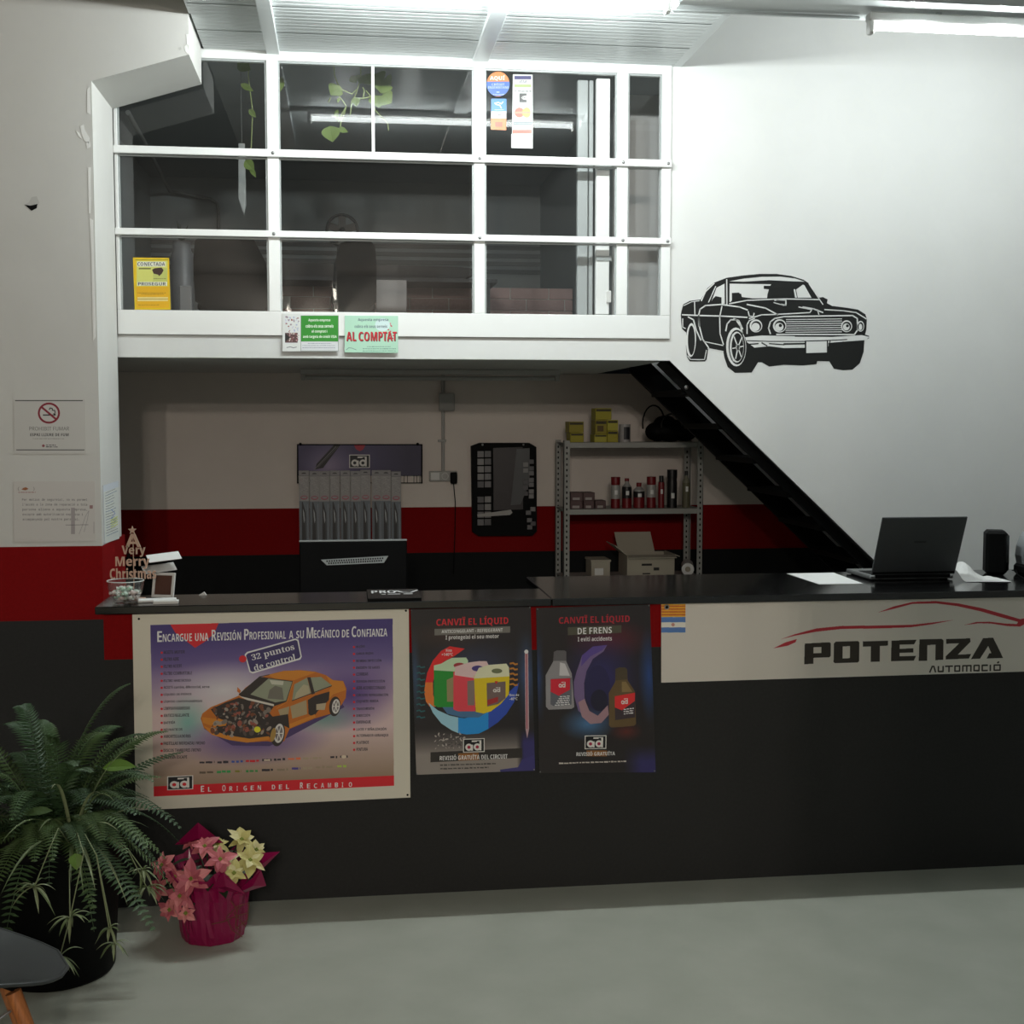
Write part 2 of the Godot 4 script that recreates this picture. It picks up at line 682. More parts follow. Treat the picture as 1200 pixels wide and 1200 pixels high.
func plain_wall(called: String, a: Vector3, b: Vector3, mat: Material, label: String, category := "wall") -> MeshInstance3D:
	var m := MB.new()
	m.span(a, b)
	return obj(called, m, mat, self, label, category, "", "structure")


func structure() -> void:
	plain_wall("floor", Vector3(-3.3, -0.1, -9.5), Vector3(4.8, 0, 7.2), M.floor, "grey-green painted concrete floor, scuffed and stained", "floor")
	# left wall with its jamb and the stub of a sloping beam
	var t := thing("wall_left", "pale warm-grey plastered wall with red band and charcoal dado, beside the counter", "wall", Vector3(-2.1, 0, -5.65), "", "structure")
	var b := MB.new()
	b.span(Vector3(-3.2, 0, -5.96), Vector3(XJ, RED_LOW, ZL))
	obj("dado", b, M.charcoal, t)
	b = MB.new()
	b.span(Vector3(-3.2, RED_LOW, -5.96), Vector3(XJ, RED_TOP, ZL))
	obj("red_band", b, M.red, t)
	b = MB.new()
	b.prism(PackedVector2Array([Vector2(-3.2, RED_TOP), Vector2(XJ, RED_TOP), Vector2(XJ, 3.06), Vector2(-0.61, 3.178), Vector2(-0.61, 3.9), Vector2(-3.2, 3.9)]), Vector3(0, 0, ZL), Vector3.RIGHT, Vector3.UP, Vector3(0, 0, -0.463))
	obj("plaster", b, M.plaster_warm, t)
	# decal wall: fascia of the loft, wall to the right, cut along the stairs
	b = MB.new()
	b.prism(PackedVector2Array([Vector2(-1.8, 1.985), Vector2(1.515, 1.985), Vector2(3.645, 0), Vector2(4.6, 0), Vector2(4.6, 3.9), Vector2(1.512, 3.9), Vector2(1.512, 2.083), Vector2(-1.8, 2.083)]), Vector3(0, 0, ZW), Vector3.RIGHT, Vector3.UP, Vector3(0, 0, -0.06))
	obj("wall_front", b, M.plaster, self, "smooth white plastered wall with a car decal, cut diagonally along the black stairs", "wall", "", "structure")
	painted_wall("wall_back", -1.8, 4.6, ZB - 0.1, ZB, 0.908, 1.184, 1.99, M.plaster_dull, M.red, M.charcoal_deep, "dull white plastered back wall with red band and black dado under the loft")
	plain_wall("wall_recess_left", Vector3(-1.8, 0, ZB), Vector3(-1.7, 1.985, -5.96), M.plaster_dull, "dull side wall of the recess under the loft")
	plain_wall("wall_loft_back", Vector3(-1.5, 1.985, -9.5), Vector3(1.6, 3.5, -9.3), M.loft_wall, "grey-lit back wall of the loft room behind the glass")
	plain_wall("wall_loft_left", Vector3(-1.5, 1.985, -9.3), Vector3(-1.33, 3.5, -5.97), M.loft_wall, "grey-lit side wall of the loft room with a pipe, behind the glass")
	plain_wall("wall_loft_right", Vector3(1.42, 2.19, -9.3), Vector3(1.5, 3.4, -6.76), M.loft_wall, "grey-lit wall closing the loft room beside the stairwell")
	b = MB.new()
	b.prism(PackedVector2Array([Vector2(1.42, 2.19), Vector2(1.52, 2.03), Vector2(3.68, 0), Vector2(4.6, 0), Vector2(4.6, 3.4), Vector2(1.42, 3.4)]), Vector3(0, 0, -6.68), Vector3.RIGHT, Vector3.UP, Vector3(0, 0, -0.08))
	obj("wall_stairwell", b, M.plaster, self, "white wall running up behind the black stairs", "wall", "", "structure")
	plain_wall("floor_loft", Vector3(-1.8, 1.985, -9.3), Vector3(1.5, 2.17, -5.965), M.slab, "grey rough slab under the loft, seen from below", "ceiling")
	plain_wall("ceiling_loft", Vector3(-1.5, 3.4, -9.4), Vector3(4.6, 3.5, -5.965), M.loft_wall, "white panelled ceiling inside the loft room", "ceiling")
	plain_wall("wall_right", Vector3(4.6, -0.1, -9.5), Vector3(4.7, 4.0, 7.2), M.plaster, "white side wall of the workshop beyond the decal wall")
	plain_wall("wall_outer_left", Vector3(-3.3, -0.1, -9.5), Vector3(-3.2, 4.0, 7.2), M.workshop, "grey side wall of the workshop beyond the left wall")
	plain_wall("wall_partition", Vector3(1.0, 0, -1.62), Vector3(4.6, 3.9, -1.5), M.plaster, "white partition wall closing off the workshop opposite the laptop")
	plain_wall("wall_rear", Vector3(-3.3, -0.1, 7.1), Vector3(4.7, 4.0, 7.2), M.workshop, "grey workshop wall opposite the counter")
	plain_wall("ceiling_high", Vector3(1.56, 3.8, -5.9), Vector3(4.6, 3.9, -3.6), M.plaster, "high pale ceiling over the plain wall with the decal", "ceiling")
	plain_wall("ceiling_workshop", Vector3(-3.2, 3.8, -3.6), Vector3(4.6, 3.9, 7.1), M.workshop, "high dark ceiling over the workshop behind the camera", "ceiling")
	plain_wall("ceiling_left", Vector3(-3.2, 3.8, -5.4), Vector3(-0.607, 3.9, -3.6), M.plaster_warm, "high pale ceiling over the left wall", "ceiling")
	plain_wall("trim_3", Vector3(-0.607, 3.336, -5.4), Vector3(-0.6, 3.9, -3.6), M.panel, "white edge of the panelled ceiling beside the left wall", "trim")
	plain_wall("trim_4", Vector3(-3.2, 3.336, -3.6), Vector3(1.52, 3.8, -3.56), M.panel, "white step between the low and high ceiling on the left", "trim")
	plain_wall("trim_1", Vector3(1.52, 3.336, -5.9), Vector3(1.56, 3.9, -3.6), M.panel, "white edge closing the panelled ceiling towards the high ceiling", "trim")
	plain_wall("trim_2", Vector3(1.29, 3.30, -5.02), Vector3(4.6, 3.335, -4.78), M.panel, "grey-white ceiling beam carrying the lamps", "beam")


func ceiling_panels() -> void:
	var w := MB.new()
	w.tube([Vector3(1.27, 3.29, -4.96), Vector3(1.6, 3.293, -4.965), Vector3(2.03, 3.29, -4.96)], 0.006, 6)
	obj("lamp_cable", w, M.alu_grey, self, "thin grey cable running along the beam between the two lit lamps", "cable")
	var t := thing("ceiling", "white ribbed metal panel ceiling with two flat beams before the loft windows", "ceiling", Vector3(-0.85, 3.336, -3.0), "", "structure")
	var z := -5.9
	const XC := -0.6
	var k := 0
	while z < -3.61:
		var z1 := minf(z + (0.29 if k == 0 else 0.345), -3.6)
		var b := MB.new()
		var y := 3.336
		# ribs run along the panel: shallow grooves
		var m := 8
		for j in m:
			var a0 := z + 0.004 + (z1 - z - 0.008) * j / m
			var a1 := z + 0.004 + (z1 - z - 0.008) * (j + 1) / m
			var g := a0 + (a1 - a0) * 0.72
			var g2 := a0 + (a1 - a0) * 0.86
			for s in [[a0, y, g, y], [g, y, g2, y + 0.0022], [g2, y + 0.0022, a1, y]]:
				b.quad(Vector3(XC, s[1], s[0]), Vector3(1.52, s[1], s[0]), Vector3(1.52, s[3], s[2]), Vector3(XC, s[3], s[2]), Vector3.DOWN)
		b.span(Vector3(XC, y + 0.004, z + 0.004), Vector3(1.52, y + 0.05, z1 - 0.004))
		obj("panel", b, M.panel, t)
		z = z1
		k += 1
	var j := MB.new()
	j.span(Vector3(XC, 3.386, -5.9), Vector3(1.52, 3.45, z))
	obj("backing", j, M.panel, t)
	for a in [[-0.329, -0.27], [0.587, 0.66]]:
		var b := MB.new()
		b.span(Vector3(a[0], 3.322, -5.9), Vector3(a[1], 3.337, -3.6), 0.003)
		obj("flat_beam", b, M.panel, t)


func glazing() -> void:
	var z := ZW + 0.012     # front of the frame
	var zb := ZW - 0.05
	var t := thing("window_1", "wide white aluminium loft glazing with three rows of panes", "window", Vector3(0.26, 2.083, ZW), "", "structure")
	var bars := [["stile", -0.993, -0.978, 2.193, 3.34], ["mullion", -0.331, -0.281, 2.193, 3.296], ["mullion", 0.594, 0.643, 2.193, 3.296], ["mullion", 1.257, 1.308, 2.193, 3.296], ["stile", 1.468, 1.512, 2.193, 3.34]]
	for a in bars:
		var b := MB.new()
		b.span(Vector3(a[1], a[3], zb), Vector3(a[2], a[4], z), 0.002)
		obj(a[0], b, M.alu, t)
	var b := MB.new()
	b.span(Vector3(-0.978, 3.296, zb), Vector3(1.468, 3.337, z), 0.002)
	obj("head_rail", b, M.alu, t)
	b = MB.new()
	b.span(Vector3(-0.993, 2.085, zb), Vector3(1.512, 2.193, z), 0.002)
	var low := obj("bottom_panel", b, M.alu, t)
	for a in [[2.873, 2.906], [2.520, 2.549]]:
		b = MB.new()
		b.span(Vector3(-0.993, a[0], z), Vector3(1.512, a[1], z + 0.016), 0.002)
		var rail := obj("cross_rail", b, M.alu, t)
		for x in [-0.306, 0.618, 1.283, 1.495]:
			var s := MB.new()
			s.lathe([Vector2(0, 0.004), Vector2(0.006, 0.003), Vector2(0.008, 0.0)], 10, Transform3D(Basis(Vector3.RIGHT, PI / 2.0), Vector3(x, (a[0] + a[1]) / 2.0, z + 0.016)))
			obj("screw", s, M.screw, rail)
	b = MB.new()
	b.span(Vector3(0.133, 2.906, z - 0.03), Vector3(0.146, 3.296, z - 0.012))
	obj("glazing_bar", b, M.alu, t)
	# panes
	var rows := [[2.193, 2.520], [2.549, 2.873], [2.906, 3.296]]
	var cols := [[-0.978, -0.331], [-0.281, 0.594], [0.643, 1.257], [1.308, 1.468]]
	for r in rows.size():
		for c in cols.size():
			var parts := [cols[c]]
			if r == 2 and c == 1:
				parts = [[-0.281, 0.133], [0.146, 0.594]]
			for p in parts:
				b = MB.new()
				b.span(Vector3(p[0], rows[r][0], z - 0.026), Vector3(p[1], rows[r][1], z - 0.021))
				obj("pane", b, M.glass, t)
			# glazing beads round each cell
			b = MB.new()
			var x0: float = cols[c][0]; var x1: float = cols[c][1]; var y0: float = rows[r][0]; var y1: float = rows[r][1]
			var e := 0.008
			b.span(Vector3(x0, y1 - e, z - 0.02), Vector3(x1, y1, z - 0.01))
			b.span(Vector3(x1 - e, y0, z - 0.02), Vector3(x1, y1 - e, z - 0.01))
			b.span(Vector3(x0, y0, z - 0.02), Vector3(x0 + e, y1 - e, z - 0.01))
			obj("glazing_bead", b, M.alu_grey, t)
	# the sliding sash standing half open behind the third bay
	var s := MB.new()
	for a in [[1.172, 1.236]]:
		s.span(Vector3(a[0], 2.2, zb - 0.035), Vector3(a[1], 3.285, zb - 0.002), 0.003)
	var sash := obj("sash_stile", s, M.alu, t)
	s = MB.new()
	s.span(Vector3(1.09, 2.2, zb - 0.075), Vector3(1.14, 3.285, zb - 0.04), 0.003)
	s.span(Vector3(1.145, 2.2, zb - 0.065), Vector3(1.165, 3.285, zb - 0.04), 0.003)
	obj("sash_stile", s, M.alu_grey, t)
	for y in [2.45, 2.87]:
		s = MB.new()
		s.span(Vector3(1.172, y, zb - 0.002), Vector3(1.245, y + 0.022, zb + 0.004))
		obj("sash_latch", s, M.alu_grey, sash)
	s = MB.new()
	s.span(Vector3(1.222, 2.255, zb - 0.002), Vector3(1.243, 2.31, zb + 0.012), 0.002)
	obj("sash_latch", s, M.white, sash)


func staircase() -> void:
	var t := thing("staircase", "black steel open-riser staircase climbing to the loft behind the white wall", "staircase", Vector3(2.55, 0, -6.3))
	var a := Vector2(1.50, 1.965)
	var d := Vector2(3.62 - 1.515, -1.985).normalized()
	var nn := Vector2(-d.y, d.x)          # up and to the right
	var low := a - nn * 0.014 - d * 0.02
	var end := low + d * (low.y / -d.y)
	for z in [-5.962, -6.61]:
		var b := MB.new()
		b.prism(PackedVector2Array([low, end, end + nn * 0.11, low + nn * 0.11]), Vector3(0, 0, z), Vector3.RIGHT, Vector3.UP, Vector3(0, 0, -0.03))
		obj("stringer", b, M.black_metal, t)
	var trim := MB.new()
	var edge := Vector2(1.5155, 1.9845)
	var foot := edge + d * (edge.y / -d.y)
	trim.prism(PackedVector2Array([edge, foot, foot - nn * 0.004, edge - nn * 0.004]), Vector3(0, 0, ZW + 0.001), Vector3.RIGHT, Vector3.UP, Vector3(0, 0, -0.061))
	obj("edge_trim", trim, M.black_metal, t)
	var rise := 0.1655
	for k in 11:
		var y := 1.985 - rise * (k + 1) + 0.035
		var x := low.x + (low.y - y) * d.x / -d.y
		var b := MB.new()
		b.span(Vector3(x + 0.004, y - 0.028, -6.608), Vector3(x + 0.165, y, -5.994), 0.003)
		obj("tread", b, M.black_metal, t)
	var bolt := MB.new()
	bolt.lathe([Vector2(0, 0.006), Vector2(0.008, 0.005), Vector2(0.011, 0.0)], 10, Transform3D(Basis(Vector3.RIGHT, PI / 2.0), onz(804.5, 454, -5.962)))
	obj("bolt", bolt, M.screw, t)


func counter() -> void:
	var t := thing("counter", "charcoal painted masonry reception counter with a red band under its top", "counter", Vector3(1.8, 0, -4.64))
	for a in [["base", 0.0, 0.879, M.charcoal], ["red_band", 0.879, 1.04, M.red]]:
		var b := MB.new()
		b.span(Vector3(-0.83, a[1], -4.72), Vector3(4.59, a[2], ZC))
		obj(a[0], b, a[3], t)
	var b := MB.new()
	b.span(Vector3(-0.853, 1.04, -4.775), Vector3(0.728, 1.067, ZC + 0.028), 0.003)
	obj("countertop", b, M.granite, self, "narrow black polished stone countertop beside the jamb, holding the Christmas sign", "countertop")
	b = MB.new()
	b.span(Vector3(0.7295, 1.04, -5.14), Vector3(4.59, 1.067, ZC + 0.028), 0.003)
	obj("countertop", b, M.granite, self, "deep black polished stone countertop carrying the laptop", "countertop")
	b = MB.new()
	b.span(Vector3(0.8, 0.0, -5.1), Vector3(4.59, 1.04, -5.04))
	obj("counter_back_panel", b, M.charcoal_deep, self, "dark panel supporting the deep countertop from behind", "panel")


# ---------------------------------------------------------------- posters, papers, decal
func onx(x: float, y: float, at: float) -> Vector3:
	var d := ray(x, y)
	return Vector3(0, EYE, 0) + d * (at / d.x)

func K(r: int, g: int, b: int, f := 1.5) -> Color:   # ink as it would look on well-lit paper, from its look in the dim photograph
	return Color(minf(r * f / 255.0, 0.95), minf(g * f / 255.0, 0.95), minf(b * f / 255.0, 0.95))

func corners(ox: float, oy: float, s: float, q: Array, z: float) -> Array:
	var out := []
	for p in q:
		out.append(onz(ox + p.x / s, oy + p.y / s, z))
	return out

func dashes(cv: Canvas, x0: float, y: float, x1: float, hgt: float, c: Color, slope := 0.0) -> void:   # print too small to read
	var x := x0
	while x < x1:
		var l := rng.randf_range(hgt * 0.8, hgt * 3.2)
		var e := minf(x + l, x1)
		var yy := y + slope * (x - x0)
		cv.rect(x, yy - hgt * rng.randf_range(0.3, 0.5), e, yy + hgt * rng.randf_range(0.3, 0.5), c)
		x = e + hgt * rng.randf_range(0.3, 0.7)

func emblem(cv: Canvas, x0: float, y0: float, x1: float, y1: float, drop: float, dots: Color, frame := true) -> void:
	# the square «ad» emblem: white letters with round bowls and a bar above
	var w := x1 - x0
	var h := y1 - y0
	var W := Color(0.93, 0.92, 0.9)
	var B := Color(0.07, 0.07, 0.09)
	var P := func(u: float, t: float) -> Array: return [x0 + w * u, y0 + h * t + drop * u]
	var R := func(u0: float, t0: float, u1: float, t1: float, c: Color) -> void: cv.poly(P.call(u0, t0) + P.call(u1, t0) + P.call(u1, t1) + P.call(u0, t1), c)
	if frame:
		R.call(0.0, 0.0, 1.0, 1.0, W)
		R.call(0.04, 0.06, 0.96, 0.94, B)
	for a in [[0.27, 0.62], [0.66, 0.62]]:
		var c: Array = P.call(a[0], a[1])
		cv.oval(c[0], c[1], w * 0.17, h * 0.26, W)
		cv.oval(c[0], c[1], w * 0.075, h * 0.115, dots)
	R.call(0.37, 0.44, 0.46, 0.88, W)
	R.call(0.76, 0.14, 0.85, 0.88, W)
	R.call(0.40, 0.14, 0.64, 0.25, W)
	R.call(0.64, 0.14, 0.78, 0.19, W)


func service_poster() -> void:
	var q := [Vector2(-18, 73), Vector2(1160, 45), Vector2(1167, 853), Vector2(-3, 908)]
	var cv := Canvas.new(1500, 1040, q, Color(0.89, 0.865, 0.80))
	var print_q := [57, 118, 1090, 90, 1095, 803, 72, 848]
	# the printed wash behind the car
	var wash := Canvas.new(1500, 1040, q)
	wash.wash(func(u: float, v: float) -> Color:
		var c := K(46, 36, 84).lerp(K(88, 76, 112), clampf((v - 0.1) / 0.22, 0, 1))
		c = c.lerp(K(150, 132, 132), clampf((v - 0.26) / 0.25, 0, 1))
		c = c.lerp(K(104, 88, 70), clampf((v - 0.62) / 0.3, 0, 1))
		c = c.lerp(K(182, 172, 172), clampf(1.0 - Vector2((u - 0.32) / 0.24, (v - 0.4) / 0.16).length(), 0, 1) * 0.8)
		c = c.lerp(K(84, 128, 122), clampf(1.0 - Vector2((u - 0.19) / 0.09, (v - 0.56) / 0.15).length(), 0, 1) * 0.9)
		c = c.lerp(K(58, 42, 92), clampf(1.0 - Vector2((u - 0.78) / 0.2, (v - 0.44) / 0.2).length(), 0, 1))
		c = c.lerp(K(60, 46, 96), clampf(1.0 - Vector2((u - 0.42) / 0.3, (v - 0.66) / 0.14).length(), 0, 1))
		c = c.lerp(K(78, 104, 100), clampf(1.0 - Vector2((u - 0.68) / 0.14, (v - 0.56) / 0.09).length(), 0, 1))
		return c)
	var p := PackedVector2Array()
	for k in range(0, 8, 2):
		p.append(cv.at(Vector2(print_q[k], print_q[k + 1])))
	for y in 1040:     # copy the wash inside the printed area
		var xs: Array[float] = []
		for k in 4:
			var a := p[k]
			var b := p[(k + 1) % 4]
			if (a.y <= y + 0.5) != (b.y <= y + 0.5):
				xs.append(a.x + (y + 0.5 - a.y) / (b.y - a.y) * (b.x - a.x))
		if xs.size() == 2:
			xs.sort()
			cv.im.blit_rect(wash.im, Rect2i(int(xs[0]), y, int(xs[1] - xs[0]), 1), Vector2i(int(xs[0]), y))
	var red := K(150, 18, 28)
	var cream := K(190, 184, 178)
	var ink := K(30, 26, 34)
	cv.poly([140, 116, 343, 110, 325, 150, 290, 185, 243, 215, 205, 185, 160, 150], red)
	cv.poly([71, 805, 1095, 759, 1095, 803, 72, 848], red)
	# heading, in capitals with a taller first letter
	for a in [["E", "NCARGUE", 85, 230], ["", "UNA", 243, 300], ["R", "EVISIÓN", 313, 437], ["P", "ROFESIONAL", 450, 628], ["", "A", 641, 660], ["", "SU", 672, 705], ["M", "ECÁNICO", 717, 858], ["", "DE", 869, 900], ["C", "ONFIANZA", 911, 1066]]:
		var x0: float = a[2]
		var x1: float = a[3]
		var base := 190.0 - 25.0 * (x0 - 85.0) / 980.0
		var slope := -25.0 / 980.0
		if a[0] != "":
			var bw: float = 29.0 if a[0] == "M" else 20.0
			cv.text(a[0], x0, base - 46, x0 + bw, base, cream, bold, slope * bw)
			x0 += bw + 3.0
		var up: float = 43.0 if "Ó" in a[1] or "Á" in a[1] else 33.0
		base += slope * (x0 - a[2])
		cv.text(a[1], x0, base - up, x1, base, cream, bold, slope * (x1 - x0))
	# lists of checks
	var left := [["ACEITE MOTOR", 200], ["FILTRO AIRE", 175], ["FILTRO ACEITE", 187], ["FILTRO COMBUSTIBLE", 230], ["FILTRO HABITÁCULO", 225], ["ACEITE cambio, diferencial, servo", 303], ["LÍQUIDO DE FRENOS", 228], ["LÍQUIDO LIMPIAPARABRISAS", 273], ["LIMPIAPARABRISAS", 222], ["ANTICONGELANTE", 218], ["BATERÍA", 160], ["NEUMÁTICOS", 190], ["AMORTIGUADORES", 225], ["PASTILLAS MORDAZAS FRENO", 285], ["DISCOS TAMBORES FRENO", 268], ["SISTEMA ESCAPE", 210]]
	for k in left.size():
		var y := 234.0 + 29.8 * k
		cv.text(left[k][0], 112, y - 7, left[k][1], y + 6, ink, bold, -2.0)
		cv.oval(104, y + 1, 5, 5, red)
	var right := [["BUJÍAS", 968], ["CABLES BUJÍAS", 1005], ["BOMBAS INYECCIÓN", 1040], ["EMISIÓN DE GASES", 1033], ["CORREAS", 982], ["SONDA INYECCIÓN", 1055], ["AIRE ACONDICIONADO", 1057], ["CIRCUITO REFRIGERACIÓN", 1070], ["COJINETE RUEDA", 1027], ["TRANSMISIÓN", 1008], ["DIRECCIÓN", 990], ["EMBRAGUE", 993], ["LUCES Y SEÑALIZACIÓN", 1062], ["ALTERNADOR ARRANQUE", 1070], ["PLATINOS", 985], ["PINTURA", 980]]
	for k in right.size():
		var y := 210.0 + 29.2 * k
		cv.text(right[k][0], 931, y - 7, right[k][1], y + 6, ink, bold, -2.0)
		cv.oval(921, y + 1, 5, 5, red)
	# badge
	cv.poly([452, 243, 462, 232, 668, 175, 682, 180, 696, 252, 690, 264, 486, 324, 472, 318], cream)
	cv.poly([458, 247, 466, 238, 668, 181, 677, 185, 690, 250, 685, 258, 486, 317, 477, 313], K(40, 32, 72))
	cv.type("32 puntos", Vector2(478, 244), Vector2(660, 197), Vector2(486, 277), cream, serif)
	cv.type("de control", Vector2(489, 287), Vector2(666, 239), Vector2(494, 313), cream, serif)
	cv.oval(444, 262, 16, 15, red)
	# the car, cut open
	var Z := func(a: Array) -> Array:
		var o := []
		for k in range(0, a.size(), 2):
			o.append(218.2 + 0.606 * a[k]); o.append(254.5 + 0.606 * a[k + 1])
		return o
	var orange := Color(0.80, 0.45, 0.11)
	var orange2 := Color(0.87, 0.55, 0.16)
	var deep := K(140, 74, 26)
	var dark := K(34, 28, 26)
	var tan := K(120, 108, 84)
	var glass := K(104, 108, 92)
	cv.poly(Z.call([100, 500, 300, 620, 560, 625, 700, 560, 1090, 350, 1060, 300, 300, 480]), K(52, 40, 74))
	cv.poly(Z.call([80, 430, 92, 395, 150, 350, 250, 310, 340, 272, 390, 215, 480, 150, 560, 120, 660, 95, 780, 90, 880, 100, 960, 125, 1010, 160, 1082, 165, 1106, 220, 1100, 285, 1070, 335, 1000, 395, 880, 430, 700, 505, 664, 590, 600, 600, 540, 590, 400, 600, 280, 582, 160, 545, 102, 495]), orange)
	cv.poly(Z.call([545, 125, 660, 97, 780, 92, 890, 104, 735, 160, 600, 150]), orange2)
	cv.poly(Z.call([960, 128, 1010, 160, 1082, 168, 1100, 230, 1010, 260, 985, 290, 975, 250, 1000, 200]), orange2)
	cv.poly(Z.call([345, 262, 490, 137, 560, 146, 728, 168, 682, 312, 590, 345, 380, 290]), dark)
	cv.poly(Z.call([425, 262, 552, 150, 720, 172, 676, 305, 600, 318]), glass)
	cv.poly(Z.call([545, 290, 560, 230, 600, 200, 650, 215, 660, 300]), K(82, 80, 72))
	cv.poly(Z.call([560, 160, 660, 168, 655, 196, 575, 190]), K(140, 140, 128))
	cv.poly(Z.call([735, 190, 825, 143, 855, 258, 718, 306]), glass)
	cv.poly(Z.call([748, 250, 800, 190, 835, 200, 845, 258, 735, 296]), K(128, 122, 100))
	cv.poly(Z.call([850, 142, 925, 137, 1000, 196, 878, 252]), glass)
	cv.poly(Z.call([826, 140, 850, 140, 880, 255, 858, 262]), dark)
	cv.poly(Z.call([150, 365, 250, 318, 345, 285, 590, 345, 560, 390, 470, 440, 300, 472, 190, 420]), dark)
	cv.poly(Z.call([170, 470, 300, 470, 560, 392, 600, 440, 580, 560, 380, 575, 210, 530]), dark)
	cv.poly(Z.call([90, 420, 250, 440, 258, 480, 180, 490, 95, 460]), orange2)
	cv.poly(Z.call([100, 480, 250, 545, 420, 572, 555, 555, 560, 578, 400, 600, 280, 582, 160, 545]), orange2)
	cv.poly(Z.call([620, 370, 700, 345, 690, 420, 640, 430]), tan)
	cv.poly(Z.call([705, 345, 820, 300, 825, 400, 720, 432]), tan)
	cv.poly(Z.call([830, 300, 880, 270, 985, 240, 980, 300, 900, 380, 870, 420, 835, 400]), dark)
	cv.poly(Z.call([890, 330, 960, 320, 950, 370, 890, 370]), K(130, 120, 100))
	cv.poly(Z.call([500, 430, 690, 400, 700, 500, 640, 470, 560, 480]), dark)
	cv.poly(Z.call([700, 470, 880, 400, 885, 420, 700, 500]), orange2)
	var bits := [K(108, 58, 48), K(88, 82, 76), K(58, 50, 46), K(112, 104, 96), K(84, 48, 28), K(34, 30, 30)]
	for k in 150:
		var bx := 160.0 + rng.randf() * 400.0
		var by := (320.0 + rng.randf() * 110.0) if k < 75 else (450.0 + rng.randf() * 95.0)
		if k < 75 and by < 420.0 - 0.25 * (bx - 160.0) - 60.0:
			continue
		var s := rng.randf_range(7, 24)
		var tt := rng.randf() * TAU
		cv.oval(218.2 + 0.606 * bx, 254.5 + 0.606 * by, s * 0.6, s * rng.randf_range(0.2, 0.5), bits[k % 6], tt)
	cv.oval(218.2 + 0.606 * 475, 254.5 + 0.606 * 508, 14, 13, K(190, 158, 30))
	cv.poly(Z.call([340, 270, 590, 330, 590, 345, 400, 300]), K(150, 146, 138))
	cv.poly(Z.call([335, 210, 360, 235, 350, 255, 333, 240]), deep)
	for a in [[618, 535, 50, 92], [1022, 345, 40, 70]]:
		cv.oval(218.2 + 0.606 * a[0], 254.5 + 0.606 * a[1], a[2] * 0.606, a[3] * 0.606, dark, 0.12)
		cv.oval(218.2 + 0.606 * (a[0] + 8), 254.5 + 0.606 * a[1], a[2] * 0.42, a[3] * 0.45, K(150, 148, 146), 0.12)
		cv.oval(218.2 + 0.606 * (a[0] + 8), 254.5 + 0.606 * a[1], a[2] * 0.3, a[3] * 0.34, K(84, 80, 80), 0.12)
		for k in 6:
			var e := Vector2(cos(k * TAU / 6.0) * a[2] * 0.36, sin(k * TAU / 6.0) * a[3] * 0.4)
			cv.line([218.2 + 0.606 * (a[0] + 8), 254.5 + 0.606 * a[1], 218.2 + 0.606 * (a[0] + 8) + e.x, 254.5 + 0.606 * a[1] + e.y], 3.5, K(160, 158, 154))
	cv.oval(218.2 + 0.606 * 585, 254.5 + 0.606 * 545, 11, 30, K(120, 96, 48), 0.2)
	cv.line(Z.call([345, 262, 490, 137, 560, 122]), 3, dark)
	cv.line(Z.call([728, 168, 682, 312, 610, 360]), 3, orange2)
	cv.line(Z.call([718, 306, 1000, 200]), 3.5, dark)
	# makers' marks along the foot, too small to read
	for a in [[262, 325, 703, ink], [337, 383, 702, ink], [397, 445, 699, K(40, 60, 120)], [457, 513, 697, red], [527, 567, 693, ink], [577, 627, 691, ink], [637, 690, 688, K(160, 80, 50)], [700, 735, 687, K(120, 108, 92)], [742, 782, 685, K(120, 108, 92)], [818, 848, 681, ink], [860, 893, 679, ink], [262, 320, 746, K(70, 60, 50)], [335, 393, 743, K(40, 110, 60)], [412, 438, 741, K(90, 90, 30)], [458, 508, 740, K(40, 100, 50)], [525, 573, 736, ink], [590, 637, 734, K(100, 90, 76)], [653, 690, 730, K(50, 40, 100)], [700, 740, 728, K(120, 108, 92)], [757, 828, 724, K(110, 98, 82)], [848, 887, 720, K(120, 140, 60)]]:
		dashes(cv, a[0], a[2], a[1], 11, a[3], -0.04)
	cv.rect(534, 690, 561, 696, K(150, 140, 124))
	cv.oval(876, 679, 11, 7, K(150, 140, 124))
	for k in "EL ORIGEN DEL RECAMBIO".length():
		var s := "EL ORIGEN DEL RECAMBIO"[k]
		if s == " ":
			continue
		var x := 268.0 + 30.0 * k
		var big := k in [0, 3, 14]
		var base := 829.0 - 0.0335 * (x - 268.0)
		cv.text(s, x, base - (26.0 if big else 20.0), x + (6.0 if s == "I" else 14.0), base, cream, bold, -0.5)
	emblem(cv, 127, 762, 236, 822, -5, red)
	var t := thing("poster", "large landscape poster with an orange cutaway car on the counter front", "poster", onz(318, 948, ZC))
	sheet("printed_sheet", cv, corners(160, 700, 3.6364, q, ZC + 0.004), 0.003, t, 0.45)
	for e in [[1148, 57], [10, 92], [1155, 842]]:
		pin(onz(160 + e[0] / 3.6364, 700 + e[1] / 3.6364, ZC + 0.004), M.black, t)


func pin(at: Vector3, mat: Material, parent: Node, r := 0.004) -> void:
	var b := MB.new()
	b.lathe([Vector2(0, 0.002), Vector2(r * 0.8, 0.0015), Vector2(r, 0.0)], 10, Transform3D(Basis(Vector3.RIGHT, PI / 2.0), at))
	obj("pin", b, mat, parent)


